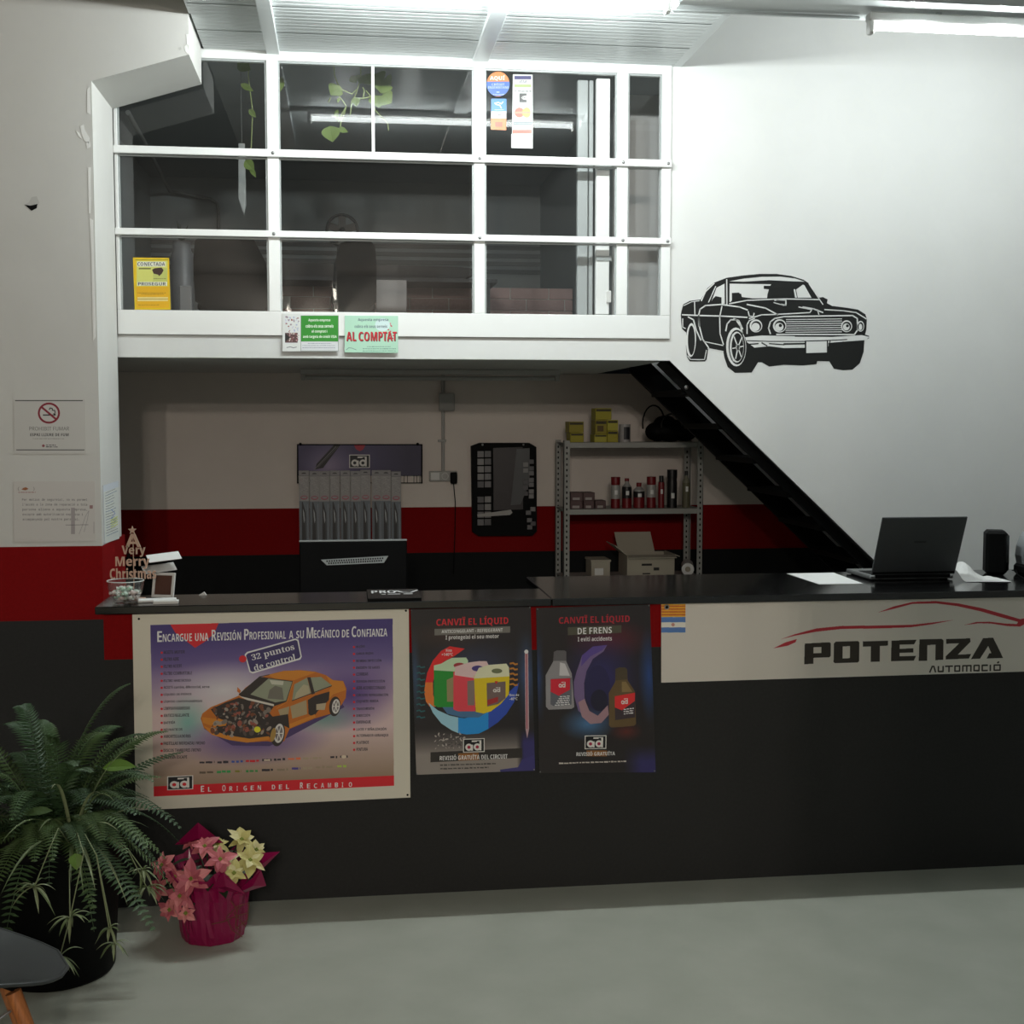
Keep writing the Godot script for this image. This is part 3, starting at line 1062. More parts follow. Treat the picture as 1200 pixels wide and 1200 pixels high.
func coolant_poster() -> void:
	var q := [Vector2(78, 99), Vector2(1073, 78), Vector2(1108, 1433), Vector2(127, 1468)]
	var cv := Canvas.new(960, 1360, q)
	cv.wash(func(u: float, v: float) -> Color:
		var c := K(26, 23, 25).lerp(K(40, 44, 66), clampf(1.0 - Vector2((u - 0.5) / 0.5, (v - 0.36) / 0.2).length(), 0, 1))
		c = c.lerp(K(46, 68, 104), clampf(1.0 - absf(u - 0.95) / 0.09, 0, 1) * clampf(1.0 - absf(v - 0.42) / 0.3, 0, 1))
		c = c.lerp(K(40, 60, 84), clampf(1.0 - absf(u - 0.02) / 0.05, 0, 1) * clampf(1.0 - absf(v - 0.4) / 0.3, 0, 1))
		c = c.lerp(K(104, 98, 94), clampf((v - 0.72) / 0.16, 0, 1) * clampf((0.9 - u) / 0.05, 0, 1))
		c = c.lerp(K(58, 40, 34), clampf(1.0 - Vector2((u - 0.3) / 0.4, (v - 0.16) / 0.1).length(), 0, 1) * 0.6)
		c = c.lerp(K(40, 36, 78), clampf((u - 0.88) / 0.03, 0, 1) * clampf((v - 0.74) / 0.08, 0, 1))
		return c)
	var W := K(188, 182, 176)
	cv.poly([275, 260, 900, 238, 900, 290, 275, 313], K(84, 82, 78))
	cv.text("CANVIÏ EL LÍQUID", 290, 165, 885, 246, K(150, 26, 34), bold, -16)
	cv.text("ANTICONGELANT - REFRIGERANT", 333, 268, 838, 295, W, bold, -14)
	cv.text("I protegeixi el seu motor", 366, 312, 806, 358, W, bold, -12)
	# the turning arrow: hot above, cold below
	cv.poly([525, 422, 400, 402, 330, 440, 262, 520, 215, 620, 200, 700, 262, 700, 285, 600, 350, 530, 440, 482], K(160, 28, 30))
	cv.poly([200, 700, 190, 780, 205, 860, 235, 900, 290, 900, 264, 800, 262, 700], K(176, 88, 36))
	cv.poly([225, 868, 260, 950, 330, 1040, 420, 1100, 470, 1120, 470, 990, 400, 975, 300, 930], K(112, 146, 160))
	cv.poly([470, 1120, 540, 1132, 640, 1125, 720, 1085, 720, 935, 640, 972, 520, 997, 470, 990], K(24, 104, 158))
	cv.poly([720, 1085, 800, 1030, 870, 960, 935, 860, 962, 760, 975, 700, 880, 790, 830, 850, 720, 935], K(34, 56, 128))
	cv.poly([340, 905, 440, 905, 700, 955, 640, 990, 500, 990, 380, 960], K(52, 82, 112))
	# three cans
	cv.poly([270, 592, 442, 592, 442, 905, 300, 905, 270, 890], K(28, 104, 38))
	cv.poly([270, 560, 330, 545, 380, 515, 420, 497, 535, 494, 552, 520, 548, 575, 440, 610, 270, 600], K(140, 158, 132))
	cv.oval(480, 560, 48, 22, K(120, 40, 44))
	cv.poly([375, 680, 440, 650, 440, 860, 378, 860], K(110, 100, 72))
	cv.poly([430, 612, 612, 612, 612, 940, 470, 940, 430, 925], K(176, 50, 60))
	cv.poly([445, 570, 560, 535, 640, 525, 705, 525, 722, 560, 718, 600, 600, 665, 440, 640], K(176, 140, 140))
	cv.oval(632, 585, 50, 24, K(52, 42, 92))
	cv.poly([545, 690, 606, 680, 606, 890, 548, 890], K(96, 84, 80))
	cv.poly([600, 645, 895, 640, 890, 800, 820, 880, 740, 940, 680, 958, 615, 945], K(168, 142, 22))
	cv.poly([605, 650, 640, 580, 720, 556, 868, 545, 890, 575, 895, 650, 600, 668], K(168, 168, 138))
	cv.oval(790, 606, 44, 20, K(80, 84, 60))
	cv.poly([705, 706, 862, 692, 862, 830, 800, 880, 710, 900], K(84, 70, 68))
	emblem(cv, 750, 735, 830, 790, -4, K(84, 70, 68), false)
	cv.poly([770, 690, 800, 690, 785, 715], K(150, 30, 34))
	cv.poly([712, 845, 800, 820, 800, 860, 712, 890], K(120, 34, 34))
	for k in 5:
		cv.line([900, 545 + 43 * k, 925, 540 + 43 * k, 940, 552 + 43 * k, 960, 548 + 43 * k], 14, K(140, 92, 34))
	for k in 9:
		cv.line([130, 572 + 52 * k, 152, 566 + 52 * k, 165, 578 + 52 * k, 195, 572 + 52 * k], 11, K(26, 70, 74))
	cv.text("Fins", 370, 425, 418, 448, W, bold, -2)
	cv.text("+140ºC", 334, 458, 426, 482, W, bold, -2)
	cv.text("fins de", 893, 795, 974, 815, W, bold, -2)
	cv.text("-40ºC", 893, 826, 962, 848, W, bold, -2)
	cv.poly([1022, 445, 1050, 445, 1058, 1085, 1042, 1165, 1028, 1085], K(134, 112, 116))
	cv.poly([1031, 460, 1040, 460, 1044, 1085, 1036, 1085], K(120, 56, 66))
	cv.oval(1035, 447, 17, 17, W)
	for k in 70:
		var bx := rng.randf_range(280, 520)
		cv.oval(bx, rng.randf_range(1120, 1250), rng.randf_range(4, 16), rng.randf_range(2, 7), K(56, 52, 52) if k % 2 else K(126, 120, 116), rng.randf() * TAU)
	cv.poly([242, 1280, 1000, 1245, 1000, 1325, 242, 1364], K(34, 30, 28))
	cv.poly([470, 1290, 640, 1284, 640, 1345, 470, 1350], K(104, 66, 28))
	cv.text("REVISIÓ GRATUÏTA DEL CIRCUIT", 318, 1302, 878, 1348, W, bold, -16)
	dashes(cv, 320, 1388, 780, 13, K(52, 48, 46), -0.03)
	dashes(cv, 322, 1418, 720, 13, K(52, 48, 46), -0.03)
	cv.poly([815, 1425, 965, 1405, 1000, 1340, 1110, 1300, 1110, 1440, 820, 1450], K(44, 40, 84))
	emblem(cv, 510, 1168, 688, 1284, -6, K(120, 20, 44))
	var t := thing("poster", "portrait dark poster with three coolant cans, green, red and yellow, on the counter front", "poster", onz(556, 905, ZC))
	sheet("printed_sheet", cv, corners(470, 700, 7.0588, q, ZC + 0.003), 0.0025, t, 0.3)
	for e in [[1065, 82], [85, 106], [1100, 1425], [133, 1460]]:
		pin(onz(470 + e[0] / 7.0588, 700 + e[1] / 7.0588, ZC + 0.003), M.screw, t, 0.003)


func brake_poster() -> void:
	var q := [Vector2(58, 88), Vector2(1000, 60), Vector2(1048, 1447), Vector2(85, 1454)]
	var cv := Canvas.new(940, 1360, q)
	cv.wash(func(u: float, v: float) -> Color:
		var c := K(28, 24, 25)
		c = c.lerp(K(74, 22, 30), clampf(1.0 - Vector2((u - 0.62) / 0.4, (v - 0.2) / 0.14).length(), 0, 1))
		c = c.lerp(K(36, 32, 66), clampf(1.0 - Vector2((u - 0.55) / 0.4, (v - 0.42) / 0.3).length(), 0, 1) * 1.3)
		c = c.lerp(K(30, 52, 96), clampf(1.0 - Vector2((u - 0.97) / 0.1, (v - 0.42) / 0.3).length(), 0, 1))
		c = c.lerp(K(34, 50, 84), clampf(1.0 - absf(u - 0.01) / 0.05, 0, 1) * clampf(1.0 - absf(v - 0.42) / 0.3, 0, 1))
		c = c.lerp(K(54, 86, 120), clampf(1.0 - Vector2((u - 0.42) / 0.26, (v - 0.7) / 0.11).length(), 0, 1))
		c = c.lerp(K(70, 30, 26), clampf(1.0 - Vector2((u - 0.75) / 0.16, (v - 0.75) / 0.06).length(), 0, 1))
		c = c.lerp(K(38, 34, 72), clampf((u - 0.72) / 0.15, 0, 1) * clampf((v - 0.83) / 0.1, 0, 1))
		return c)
	var W := K(188, 182, 176)
	# the tyre as it turns
	cv.poly([385, 600, 430, 470, 520, 400, 640, 388, 610, 440, 520, 500, 465, 600, 445, 700, 450, 820, 480, 920, 530, 960, 470, 990, 400, 930, 365, 800, 362, 690], K(84, 70, 100))
	cv.poly([430, 470, 520, 400, 640, 388, 600, 430, 500, 480, 420, 560], K(66, 52, 104))
	cv.poly([400, 860, 450, 830, 490, 930, 560, 970, 640, 880, 650, 960, 590, 1030, 500, 1040, 430, 980], K(116, 92, 98))
	cv.oval(560, 740, 105, 190, K(32, 28, 58))
	cv.oval(570, 840, 70, 90, K(24, 22, 38))
	cv.poly([315, 243, 760, 228, 760, 290, 315, 307], K(58, 56, 46))
	cv.text("CANVIÏ EL LÍQUID", 243, 148, 830, 226, K(128, 22, 34), bold, -14)
	cv.text("DE FRENS", 396, 249, 680, 300, W, bold, -8)
	cv.text("I eviti accidents", 396, 322, 680, 358, W, bold, -6)
	# silver bottle
	cv.poly([200, 445, 225, 432, 285, 430, 300, 440, 300, 520, 345, 620, 368, 900, 345, 915, 160, 925, 138, 900, 135, 640, 195, 525], K(104, 102, 104))
	cv.poly([200, 445, 225, 432, 285, 430, 300, 440, 300, 515, 196, 520], K(70, 68, 70))
	cv.poly([250, 530, 290, 540, 330, 640, 245, 640], K(146, 144, 146))
	cv.poly([175, 670, 345, 655, 345, 880, 200, 895, 175, 880], K(70, 72, 78))
	cv.poly([175, 672, 332, 660, 332, 755, 240, 808, 175, 775], K(150, 26, 40))
	emblem(cv, 232, 685, 306, 748, -3, K(150, 26, 40), false)
	for k in 5:
		dashes(cv, 250 - k * 10, 815 + 18 * k, 330, 10, W, -0.1)
	# brown bottle
	cv.poly([708, 585, 740, 572, 790, 574, 806, 588, 810, 680, 870, 770, 880, 1040, 862, 1055, 670, 1068, 652, 1050, 650, 780, 705, 690], K(72, 58, 36))
	cv.poly([708, 585, 740, 572, 790, 574, 806, 588, 808, 670, 707, 680], K(56, 48, 34))
	cv.poly([760, 690, 795, 690, 850, 775, 760, 775], K(98, 82, 52))
	cv.poly([700, 808, 872, 782, 872, 985, 702, 1005], K(44, 36, 40))
	cv.poly([700, 808, 872, 782, 870, 850, 760, 925, 700, 900], K(156, 34, 36))
	emblem(cv, 746, 822, 822, 884, -4, K(156, 34, 36), false)
	for k in 3:
		dashes(cv, 775, 918 + 18 * k, 860, 11, W, -0.1)
	cv.rect(470, 1262, 640, 1312, K(96, 62, 28))
	cv.text("REVISIÓ GRATUÏTA", 388, 1272, 706, 1310, W, bold, -8)
	dashes(cv, 245, 1372, 800, 13, K(140, 134, 128), -0.035)
	emblem(cv, 455, 1138, 633, 1252, -4, K(120, 20, 50))
	var t := thing("poster", "portrait black poster with two brake-fluid bottles, silver and brown, on the counter front", "poster", onz(698, 905, ZC))
	sheet("printed_sheet", cv, corners(620, 700, 7.0588, q, ZC + 0.003), 0.0025, t, 0.3)
	for e in [[70, 97], [992, 67], [1038, 1436], [92, 1444]]:
		pin(onz(620 + e[0] / 7.0588, 700 + e[1] / 7.0588, ZC + 0.003), M.screw, t, 0.003)


func banner() -> void:
	var q := [Vector2(775, 707.5), Vector2(1330, 697.1), Vector2(1330, 783), Vector2(775, 800)]
	var cv := Canvas.new(1900, 310, q, Color(0.87, 0.84, 0.80))
	var Z := func(a: Array) -> Array:
		var o := []
		for k in range(0, a.size(), 2):
			o.append(900 + a[k] / 4.0); o.append(690 + a[k + 1] / 4.0)
		return o
	var back := Color(0.87, 0.84, 0.80)
	var ink := K(30, 25, 18)
	var red := K(122, 26, 34)
	cv.poly(Z.call([148, 258, 262, 252, 268, 258, 268, 315, 262, 322, 188, 325, 188, 352, 146, 355]), ink)
	cv.poly(Z.call([188, 276, 225, 274, 225, 302, 188, 304]), back)
	cv.poly(Z.call([282, 258, 290, 250, 394, 247, 400, 253, 400, 340, 392, 347, 288, 350, 281, 344]), ink)
	cv.poly(Z.call([322, 272, 356, 270, 356, 326, 322, 328]), back)
	cv.poly(Z.call([416, 248, 533, 246, 533, 268, 495, 270, 495, 342, 454, 344, 454, 272, 416, 273]), ink)
	cv.poly(Z.call([549, 245, 667, 241, 655, 262, 588, 264, 588, 283, 652, 281, 652, 300, 588, 302, 588, 318, 665, 316, 655, 338, 548, 341]), ink)
	cv.poly(Z.call([680, 240, 785, 237, 793, 244, 793, 334, 756, 336, 756, 264, 718, 266, 718, 338, 678, 340]), ink)
	cv.poly(Z.call([806, 238, 920, 234, 922, 250, 862, 310, 925, 308, 915, 328, 805, 333, 805, 318, 868, 258, 806, 260]), ink)
	cv.poly(Z.call([982, 233, 1030, 231, 1078, 326, 1000, 328, 1012, 304, 1022, 304, 1006, 270, 968, 329, 925, 331]), ink)
	# AUTOMOCIÓ, in square strokes
	var sq := func(strokes: Array, x: float) -> void:
		for s in strokes:
			var o := []
			for k in range(0, s.size(), 2):
				var px: float = x + s[k]
				o.append(px); o.append(362.0 + s[k + 1] - 0.024 * (px - 728.0))
			cv.line(Z.call(o), 1.75, ink)
	sq.call([[3, 30, 14, 4, 22, 4, 30, 30]], 728)
	sq.call([[3, 4, 3, 28, 26, 28, 26, 4]], 768)
	sq.call([[0, 4, 34, 4], [17, 4, 17, 30]], 804)
	sq.call([[3, 4, 26, 4, 26, 28, 3, 28, 3, 4]], 846)
	sq.call([[3, 30, 3, 4, 42, 4, 42, 30], [22, 4, 22, 30]], 884)
	sq.call([[3, 4, 26, 4, 26, 28, 3, 28, 3, 4]], 938)
	sq.call([[28, 4, 3, 4, 3, 28, 28, 28]], 976)
	sq.call([[4, 4, 4, 30]], 1014)
	sq.call([[3, 4, 30, 4, 30, 28, 3, 28, 3, 4], [18, -6, 24, -10]], 1034)
	cv.poly(Z.call([38, 238, 100, 215, 200, 188, 320, 176, 500, 174, 640, 171, 740, 160, 845, 147, 740, 168, 640, 182, 500, 188, 320, 190, 200, 203, 100, 222]), red)
	cv.poly(Z.call([5, 280, 60, 252, 112, 237, 105, 252, 70, 268]), red)
	cv.poly(Z.call([485, 113, 560, 84, 650, 62, 760, 58, 870, 70, 980, 92, 1080, 120, 1160, 143, 1200, 136, 1235, 120, 1270, 100, 1240, 135, 1200, 157, 1160, 178, 1100, 176, 1020, 164, 960, 163, 890, 172, 950, 157, 1010, 155, 1090, 164, 1145, 166, 1150, 156, 1060, 132, 970, 106, 860, 82, 760, 69, 650, 71, 560, 95]), red)
	# two flags in the corner
	for k in 9:
		cv.rect(775, 708 + 1.65 * k, 802, 708 + 1.65 * (k + 1), K(176, 116, 26) if k % 2 == 0 else K(140, 72, 24))
	for k in 3:
		cv.rect(775, 723.2 + 6 * k, 802, 729.2 + 6 * k, K(58, 86, 130) if k != 1 else K(166, 158, 150))
	cv.oval(788, 732, 2, 2, K(140, 100, 90))
	var t := thing("banner", "long white banner with black workshop lettering and red car outline along the counter", "banner", onz(1050, 800, ZC))
	sheet("printed_sheet", cv, corners(0, 0, 1.0, q, ZC + 0.004), 0.003, t, 0.55)
	var b := MB.new()
	b.lathe([Vector2(0.0055, 0.0), Vector2(0.0055, 0.002), Vector2(0.009, 0.002), Vector2(0.010, 0.0)], 16, Transform3D(Basis(Vector3.RIGHT, PI / 2.0), onz(781.5, 711.5, ZC + 0.004)))
	obj("eyelet", b, M.screw, t)
	pin(onz(781.5, 711.5, ZC + 0.004), M.black, t, 0.0055)


func car_decal() -> void:
	var t := thing("car_decal", "black vinyl decal of a classic muscle car on the white wall", "decal", onz(905, 437, ZW))
	var z0 := ZW + 0.0005
	var P := func(a: Array) -> PackedVector2Array:
		var o := PackedVector2Array()
		for k in range(0, a.size(), 2):
			var w := onz(780 + a[k] / 4.6154, 300 + a[k + 1] / 4.6154, ZW)
			o.append(Vector2(w.x, w.y))
		return o
	var black := paint(Color(0.055, 0.062, 0.06), 0.4)
	var bare: Material = M.plaster
	var b := MB.new()
	var put := func(m: MB, a: Array, lift: float) -> void:
		m.prism(P.call(a), Vector3(0, 0, z0), Vector3.RIGHT, Vector3.UP, Vector3(0, 0, lift))
	var oval := func(m: MB, x: float, y: float, rx: float, ry: float, lift: float, turn := 0.0) -> void:
		var a := []
		for k in 24:
			var e := Vector2(cos(TAU * k / 24.0) * rx, sin(TAU * k / 24.0) * ry).rotated(turn)
			a.append(x + e.x); a.append(y + e.y)
		put.call(m, a, lift)
	var stroke := func(m: MB, a: Array, w: float, lift: float) -> void:
		for k in range(0, a.size() - 2, 2):
			var p := Vector2(a[k], a[k + 1])
			var r := Vector2(a[k + 2], a[k + 3])
			var d := (r - p).normalized()
			var s := Vector2(-d.y, d.x) * w / 2.0
			p -= d * w * 0.3
			r += d * w * 0.3
			put.call(m, [p.x + s.x, p.y + s.y, r.x + s.x, r.y + s.y, r.x - s.x, r.y - s.y, p.x - s.x, p.y - s.y], lift)
	put.call(b, [85, 300, 95, 262, 130, 243, 190, 235, 225, 175, 260, 145, 330, 118, 420, 105, 510, 97, 600, 97, 680, 108, 745, 128, 775, 148, 800, 185, 830, 225, 850, 222, 876, 235, 872, 255, 900, 270, 980, 280, 1040, 290, 1080, 315, 1088, 340, 1085, 400, 1078, 425, 1100, 432, 1100, 445, 1075, 455, 1070, 520, 1050, 580, 1010, 615, 960, 618, 910, 610, 885, 570, 820, 568, 815, 585, 740, 592, 640, 588, 560, 598, 520, 575, 500, 575, 465, 630, 375, 632, 335, 600, 318, 550, 312, 518, 230, 500, 222, 560, 212, 570, 130, 570, 115, 545, 110, 490, 112, 415, 90, 395, 85, 370, 82, 320], 0.0008)
	obj("silhouette", b, black, t)
	var w := MB.new()
	var L := 0.0013
	put.call(w, [345, 137, 420, 123, 520, 113, 620, 112, 700, 122, 752, 139, 690, 137, 560, 131, 420, 139], L)
	put.call(w, [346, 150, 570, 153, 566, 161, 530, 161, 530, 178, 558, 181, 550, 208, 548, 228, 470, 229, 412, 222, 408, 204, 400, 204, 398, 198, 358, 200, 358, 240, 350, 250, 345, 248], L)
	put.call(w, [248, 244, 275, 172, 318, 150, 319, 258, 302, 260, 302, 224, 270, 217, 256, 230], L)
	put.call(w, [705, 182, 742, 155, 750, 158, 788, 226, 714, 226], L)
	put.call(w, [692, 180, 700, 180, 710, 226, 700, 226], L)
	for s in [[[330, 128, 331, 262], 6], [[193, 242, 216, 192, 262, 148], 6], [[232, 250, 250, 210, 270, 165], 5], [[775, 150, 805, 195, 850, 262], 5], [[345, 258, 440, 240, 580, 234, 640, 232, 830, 236], 6], [[90, 318, 180, 322, 300, 325, 440, 332], 7], [[180, 380, 178, 320, 186, 288, 215, 268, 300, 262, 400, 276, 442, 292], 7], [[178, 322, 182, 380, 200, 450, 232, 496], 7], [[304, 272, 292, 330, 294, 420, 312, 478], 6], [[205, 462, 310, 484], 5], [[228, 500, 312, 516], 4], [[156, 246, 158, 318], 5], [[98, 268, 140, 248, 182, 242], 4], [[325, 405, 332, 368, 352, 345, 380, 345, 404, 380, 416, 422], 7], [[368, 340, 395, 350, 415, 395], 8], [[440, 262, 540, 282, 606, 318], 7], [[446, 300, 452, 325, 474, 328, 478, 310], 6], [[452, 338, 520, 318, 600, 316, 780, 306, 790, 290, 720, 276], 6], [[590, 240, 604, 236, 650, 238, 650, 266, 625, 262], 7], [[585, 252, 640, 268], 5], [[742, 276, 800, 286, 850, 306], 7], [[820, 290, 828, 316], 5], [[860, 290, 960, 296, 1030, 306, 1085, 340], 6], [[440, 420, 440, 372, 452, 350, 480, 338], 6], [[566, 420, 556, 390, 566, 356, 590, 338, 640, 328, 1010, 322, 1036, 338, 1038, 400, 1020, 425, 600, 424], 7], [[118, 540, 135, 560, 210, 560, 220, 510], 4], [[92, 340, 92, 385, 106, 392], 5], [[122, 330, 150, 345, 165, 400, 190, 455], 7]]:
		stroke.call(w, s[0], s[1], L)
	for k in 7:
		stroke.call(w, [652 - k * 0.5, 344 + 11.5 * k, 952, 340 + 11.7 * k], 4.2, L)
	for a in [[488, 378, 34, 35], [616, 378, 36, 36], [978, 380, 30, 32], [1054, 380, 19, 29]]:
		oval.call(w, a[0], a[1], a[2], a[3], L)
	put.call(w, [428, 440, 520, 430, 700, 434, 900, 438, 1060, 428, 1102, 438, 1080, 455, 980, 462, 880, 470, 880, 488, 760, 496, 640, 498, 560, 488, 480, 496, 440, 466], L)
	oval.call(w, 381, 492, 54, 105, L, -0.02)
	oval.call(w, 137, 455, 27, 92, L, 0.03)
	obj("bare_lines", w, bare, t)
	L = 0.0017
	for a in [[490, 380, 27, 28, 0.0], [618, 379, 29, 29, 0.0], [979, 381, 24, 26, 0.0], [1055, 381, 14, 23, 0.0], [139, 456, 19, 80, 0.0], [386, 493, 46, 94, -0.02]]:
		var o := MB.new()
		oval.call(o, a[0], a[1], a[2], a[3], L, a[4])
		obj("inner_shape", o, black, t)
	for s in [[[440, 458, 560, 462, 760, 462, 980, 452], 5], [[560, 474, 640, 480], 6], [[700, 434, 900, 434], 6], [[640, 476, 760, 474], 9], [[448, 478, 500, 474], 7], [[520, 470, 548, 486], 7], [[900, 480, 960, 466], 7], [[885, 478, 890, 455], 5]]:
		var o := MB.new()
		stroke.call(o, s[0], s[1], L)
		obj("inner_line", o, black, t)
	var pb := MB.new()
	put.call(pb, [752, 458, 878, 454, 878, 528, 752, 530], L)
	obj("plate_edge", pb, black, t)
	L = 0.0021
	var pw := MB.new()
	put.call(pw, [760, 463, 871, 460, 871, 522, 760, 525], L)
	obj("number_plate", pw, bare, t)
	for a in [[486, 384, 22, 22], [614, 384, 23, 22], [976, 384, 18, 19], [1053, 384, 9, 17], [384, 493, 38, 84]]:
		var o := MB.new()
		oval.call(o, a[0], a[1], a[2], a[3], L)
		obj("bare_shape", o, bare, t)
	L = 0.0025
	for a in [[388, 493, 32, 76], [620, 376, 9, 9], [982, 378, 8, 8]]:
		var o := MB.new()
		oval.call(o, a[0], a[1], a[2], a[3], L)
		obj("inner_shape", o, black, t)
	var w3 := MB.new()
	L = 0.0029
	oval.call(w3, 390, 494, 11, 18, L)
	for s in [[390, 494, 412, 440], [390, 494, 370, 438], [390, 494, 362, 500], [390, 494, 378, 555], [390, 494, 408, 545], [390, 494, 418, 488]]:
		stroke.call(w3, s, 6, L)
	for s in [[362, 425, 352, 470, 352, 520, 366, 568]]:
		stroke.call(w3, s, 5, L)
	obj("bare_lines", w3, bare, t)


func wall_paper_and_marks() -> void:
	service_poster()
	coolant_poster()
	brake_poster()
	banner()
	car_decal()
	small_notices()
	wall_damage()


func small_notices() -> void:
	# no-smoking notice (crop of the photograph: origin 0, 450, scale 6)
	var q := [Vector2(95, 108), Vector2(600, 108), Vector2(604, 492), Vector2(100, 492)]
	var pale := Color(0.80, 0.785, 0.75)
	var cv := Canvas.new(760, 580, q, Color(0.79, 0.782, 0.768))
	var ink := Color(0.2, 0.19, 0.19)
	cv.rect(106, 114, 582, 120, ink)
	cv.rect(114, 460, 594, 466, ink)
	var red := Color(0.52, 0.07, 0.16)
	cv.oval(343, 204, 78, 74, red)
	cv.oval(343, 204, 64, 60, Color(0.79, 0.782, 0.768))
	cv.rect(300, 213, 372, 222, ink)
	cv.rect(374, 205, 390, 222, ink)
	cv.line([345, 180, 352, 168, 366, 172, 368, 184, 384, 186, 386, 202], 7, ink)
	cv.line([293, 163, 392, 246], 14, red)
	cv.text("PROHIBIT FUMAR", 205, 300, 486, 326, Color(0.42, 0.4, 0.39), sans)
	cv.text("ESPAI LLIURE DE FUM", 212, 346, 482, 366, ink, bold)
	dashes(cv, 230, 384, 450, 7, Color(0.62, 0.6, 0.58))
	cv.oval(304, 434, 10, 10, Color(0.55, 0.3, 0.32))
	dashes(cv, 322, 429, 392, 8, Color(0.35, 0.33, 0.33))
	dashes(cv, 322, 442, 406, 8, Color(0.35, 0.33, 0.33))
	var t := thing("no_smoking_sign", "pale no-smoking notice with a red ring on the left wall", "sign", onz(58, 531, ZL))
	sheet("printed_sheet", cv, corners(0, 450, 6.0, q, ZL + 0.0012), 0.001, t, 0.6)
	# typed notice
	q = [Vector2(95, 684), Vector2(668, 684), Vector2(672, 1104), Vector2(98, 1112)]
	cv = Canvas.new(760, 560, q, Color(0.80, 0.785, 0.77))
	cv.text("(       )", 125, 724, 242, 752, Color(0.6, 0.57, 0.55), sans)
	cv.poly([150, 742, 165, 730, 182, 726, 200, 738, 178, 748], Color(0.6, 0.36, 0.2))
	dashes(cv, 128, 762, 250, 8, Color(0.66, 0.5, 0.48))
	var type := Color(0.27, 0.25, 0.26)
	var k := 0
	for s in ["Per motius de seguretat, no es permet", "l'accés a la zona de reparació a tota", "persona aliena a aquesta empresa,", "excepte amb autorització expressa i", "acompanyada pel nostre personal."]:
		cv.text(s, 155 + k, 804 + 34.5 * k, 612 - (30 if k == 3 else 55 if k == 4 else 0), 826 + 34.5 * k, type, mono)
		k += 1
	cv.rect(498, 870, 526, 1056, Color(0.64, 0.61, 0.61))
	cv.rect(630, 852, 652, 876, Color(0.6, 0.46, 0.46))
	cv.line([555, 1056, 580, 990, 600, 930, 625, 890, 612, 960, 590, 1040], 2.5, Color(0.55, 0.53, 0.54))
	cv.line([460, 992, 620, 990], 3, Color(0.35, 0.33, 0.34))
	cv.line([660, 970, 660, 1050], 3, Color(0.55, 0.52, 0.52))
	t = thing("typed_notice", "white typed notice with a signature on the left wall, above the red band", "notice", onz(62, 634, ZL))
	sheet("printed_sheet", cv, corners(0, 450, 6.0, q, ZL + 0.0012), 0.001, t, 0.6)
	# handwritten page on the jamb
	q = [Vector2(726, 714), Vector2(834, 680), Vector2(840, 1086), Vector2(738, 1122)]
	cv = Canvas.new(260, 560, [Vector2(0, 0), Vector2(260, 0), Vector2(260, 560), Vector2(0, 560)], Color(0.86, 0.87, 0.85))
	cv.rect(0, 0, 260, 60, Color(0.83, 0.85, 0.88))
	for j in 17:
		var y := 76.0 + 26.0 * j
		dashes(cv, 24 + rng.randf() * 12, y, 150 + rng.randf() * 90, 7, [Color(0.32, 0.34, 0.38), Color(0.3, 0.4, 0.55), Color(0.42, 0.44, 0.42)][j % 3], -0.06)
	cv.line([130, 250, 190, 300, 120, 330, 210, 380], 6, Color(0.35, 0.5, 0.75))
	for j in 4:
		cv.line([110, 350 + 24 * j, 230, 340 + 24 * j], 10, Color(0.80, 0.84, 0.42))
	var w := []
	for p in q:
		w.append(onx(p.x / 6.0, 450 + p.y / 6.0, XJ + 0.004))
	t = thing("handwritten_page", "handwritten list taped to the white jamb above the countertop", "paper", w[3])
	sheet("printed_sheet", cv, w, 0.002, t, 0.7)
	# flyers on the loft's bottom panel (origin 325, 360, scale 8)
	q = [Vector2(48, 62), Vector2(578, 66), Vector2(578, 414), Vector2(48, 414)]
	cv = Canvas.new(800, 520, q, Color(0.87, 0.875, 0.87))
	for j in 26:
		cv.oval(rng.randf_range(75, 200), rng.randf_range(85, 225), rng.randf_range(4, 16), rng.randf_range(3, 9), [Color(0.7, 0.72, 0.82), Color(0.62, 0.55, 0.6), Color(0.8, 0.8, 0.86), Color(0.6, 0.36, 0.36)][j % 4], rng.randf() * 3.0)
	cv.rect(72, 240, 190, 332, Color(0.36, 0.25, 0.25))
	cv.poly([72, 240, 118, 285, 72, 325], Color(0.1, 0.1, 0.1))
	for j in 18:
		cv.oval(rng.randf_range(110, 195), rng.randf_range(245, 328), rng.randf_range(4, 14), rng.randf_range(3, 8), [Color(0.75, 0.62, 0.62), Color(0.5, 0.3, 0.3), Color(0.8, 0.75, 0.72)][j % 3], rng.randf() * 3.0)
	cv.line([88, 378, 120, 372, 150, 380, 180, 374], 6, Color(0.4, 0.4, 0.42))
	var green := Color(0.17, 0.56, 0.16)
	cv.rect(218, 78, 574, 412, Color(0.45, 0.5, 0.47))
	cv.rect(222, 80, 570, 320, green)
	cv.rect(222, 322, 570, 408, Color(0.86, 0.87, 0.88))
	var W := Color(0.95, 0.96, 0.94)
	cv.text("Aquesta empresa", 290, 108, 496, 140, W, bold)
	cv.text("cobra els seus serveis", 265, 160, 526, 192, W, bold)
	cv.text("al comptat i", 320, 212, 466, 246, W, bold)
	cv.text("amb targeta de crèdit VISA", 240, 262, 556, 296, W, bold)
	for j in 3:
		dashes(cv, 285 if j == 0 else 235, 340 + 20 * j, 505 if j == 0 else 540, 7, Color(0.6, 0.62, 0.68))
	t = thing("flyer", "small flyer with a green card and white lettering on the loft's bottom panel", "flyer", onz(364, 412, ZW))
	sheet("printed_sheet", cv, corners(325, 360, 8.0, q, ZW + 0.016), 0.002, t, 0.5)
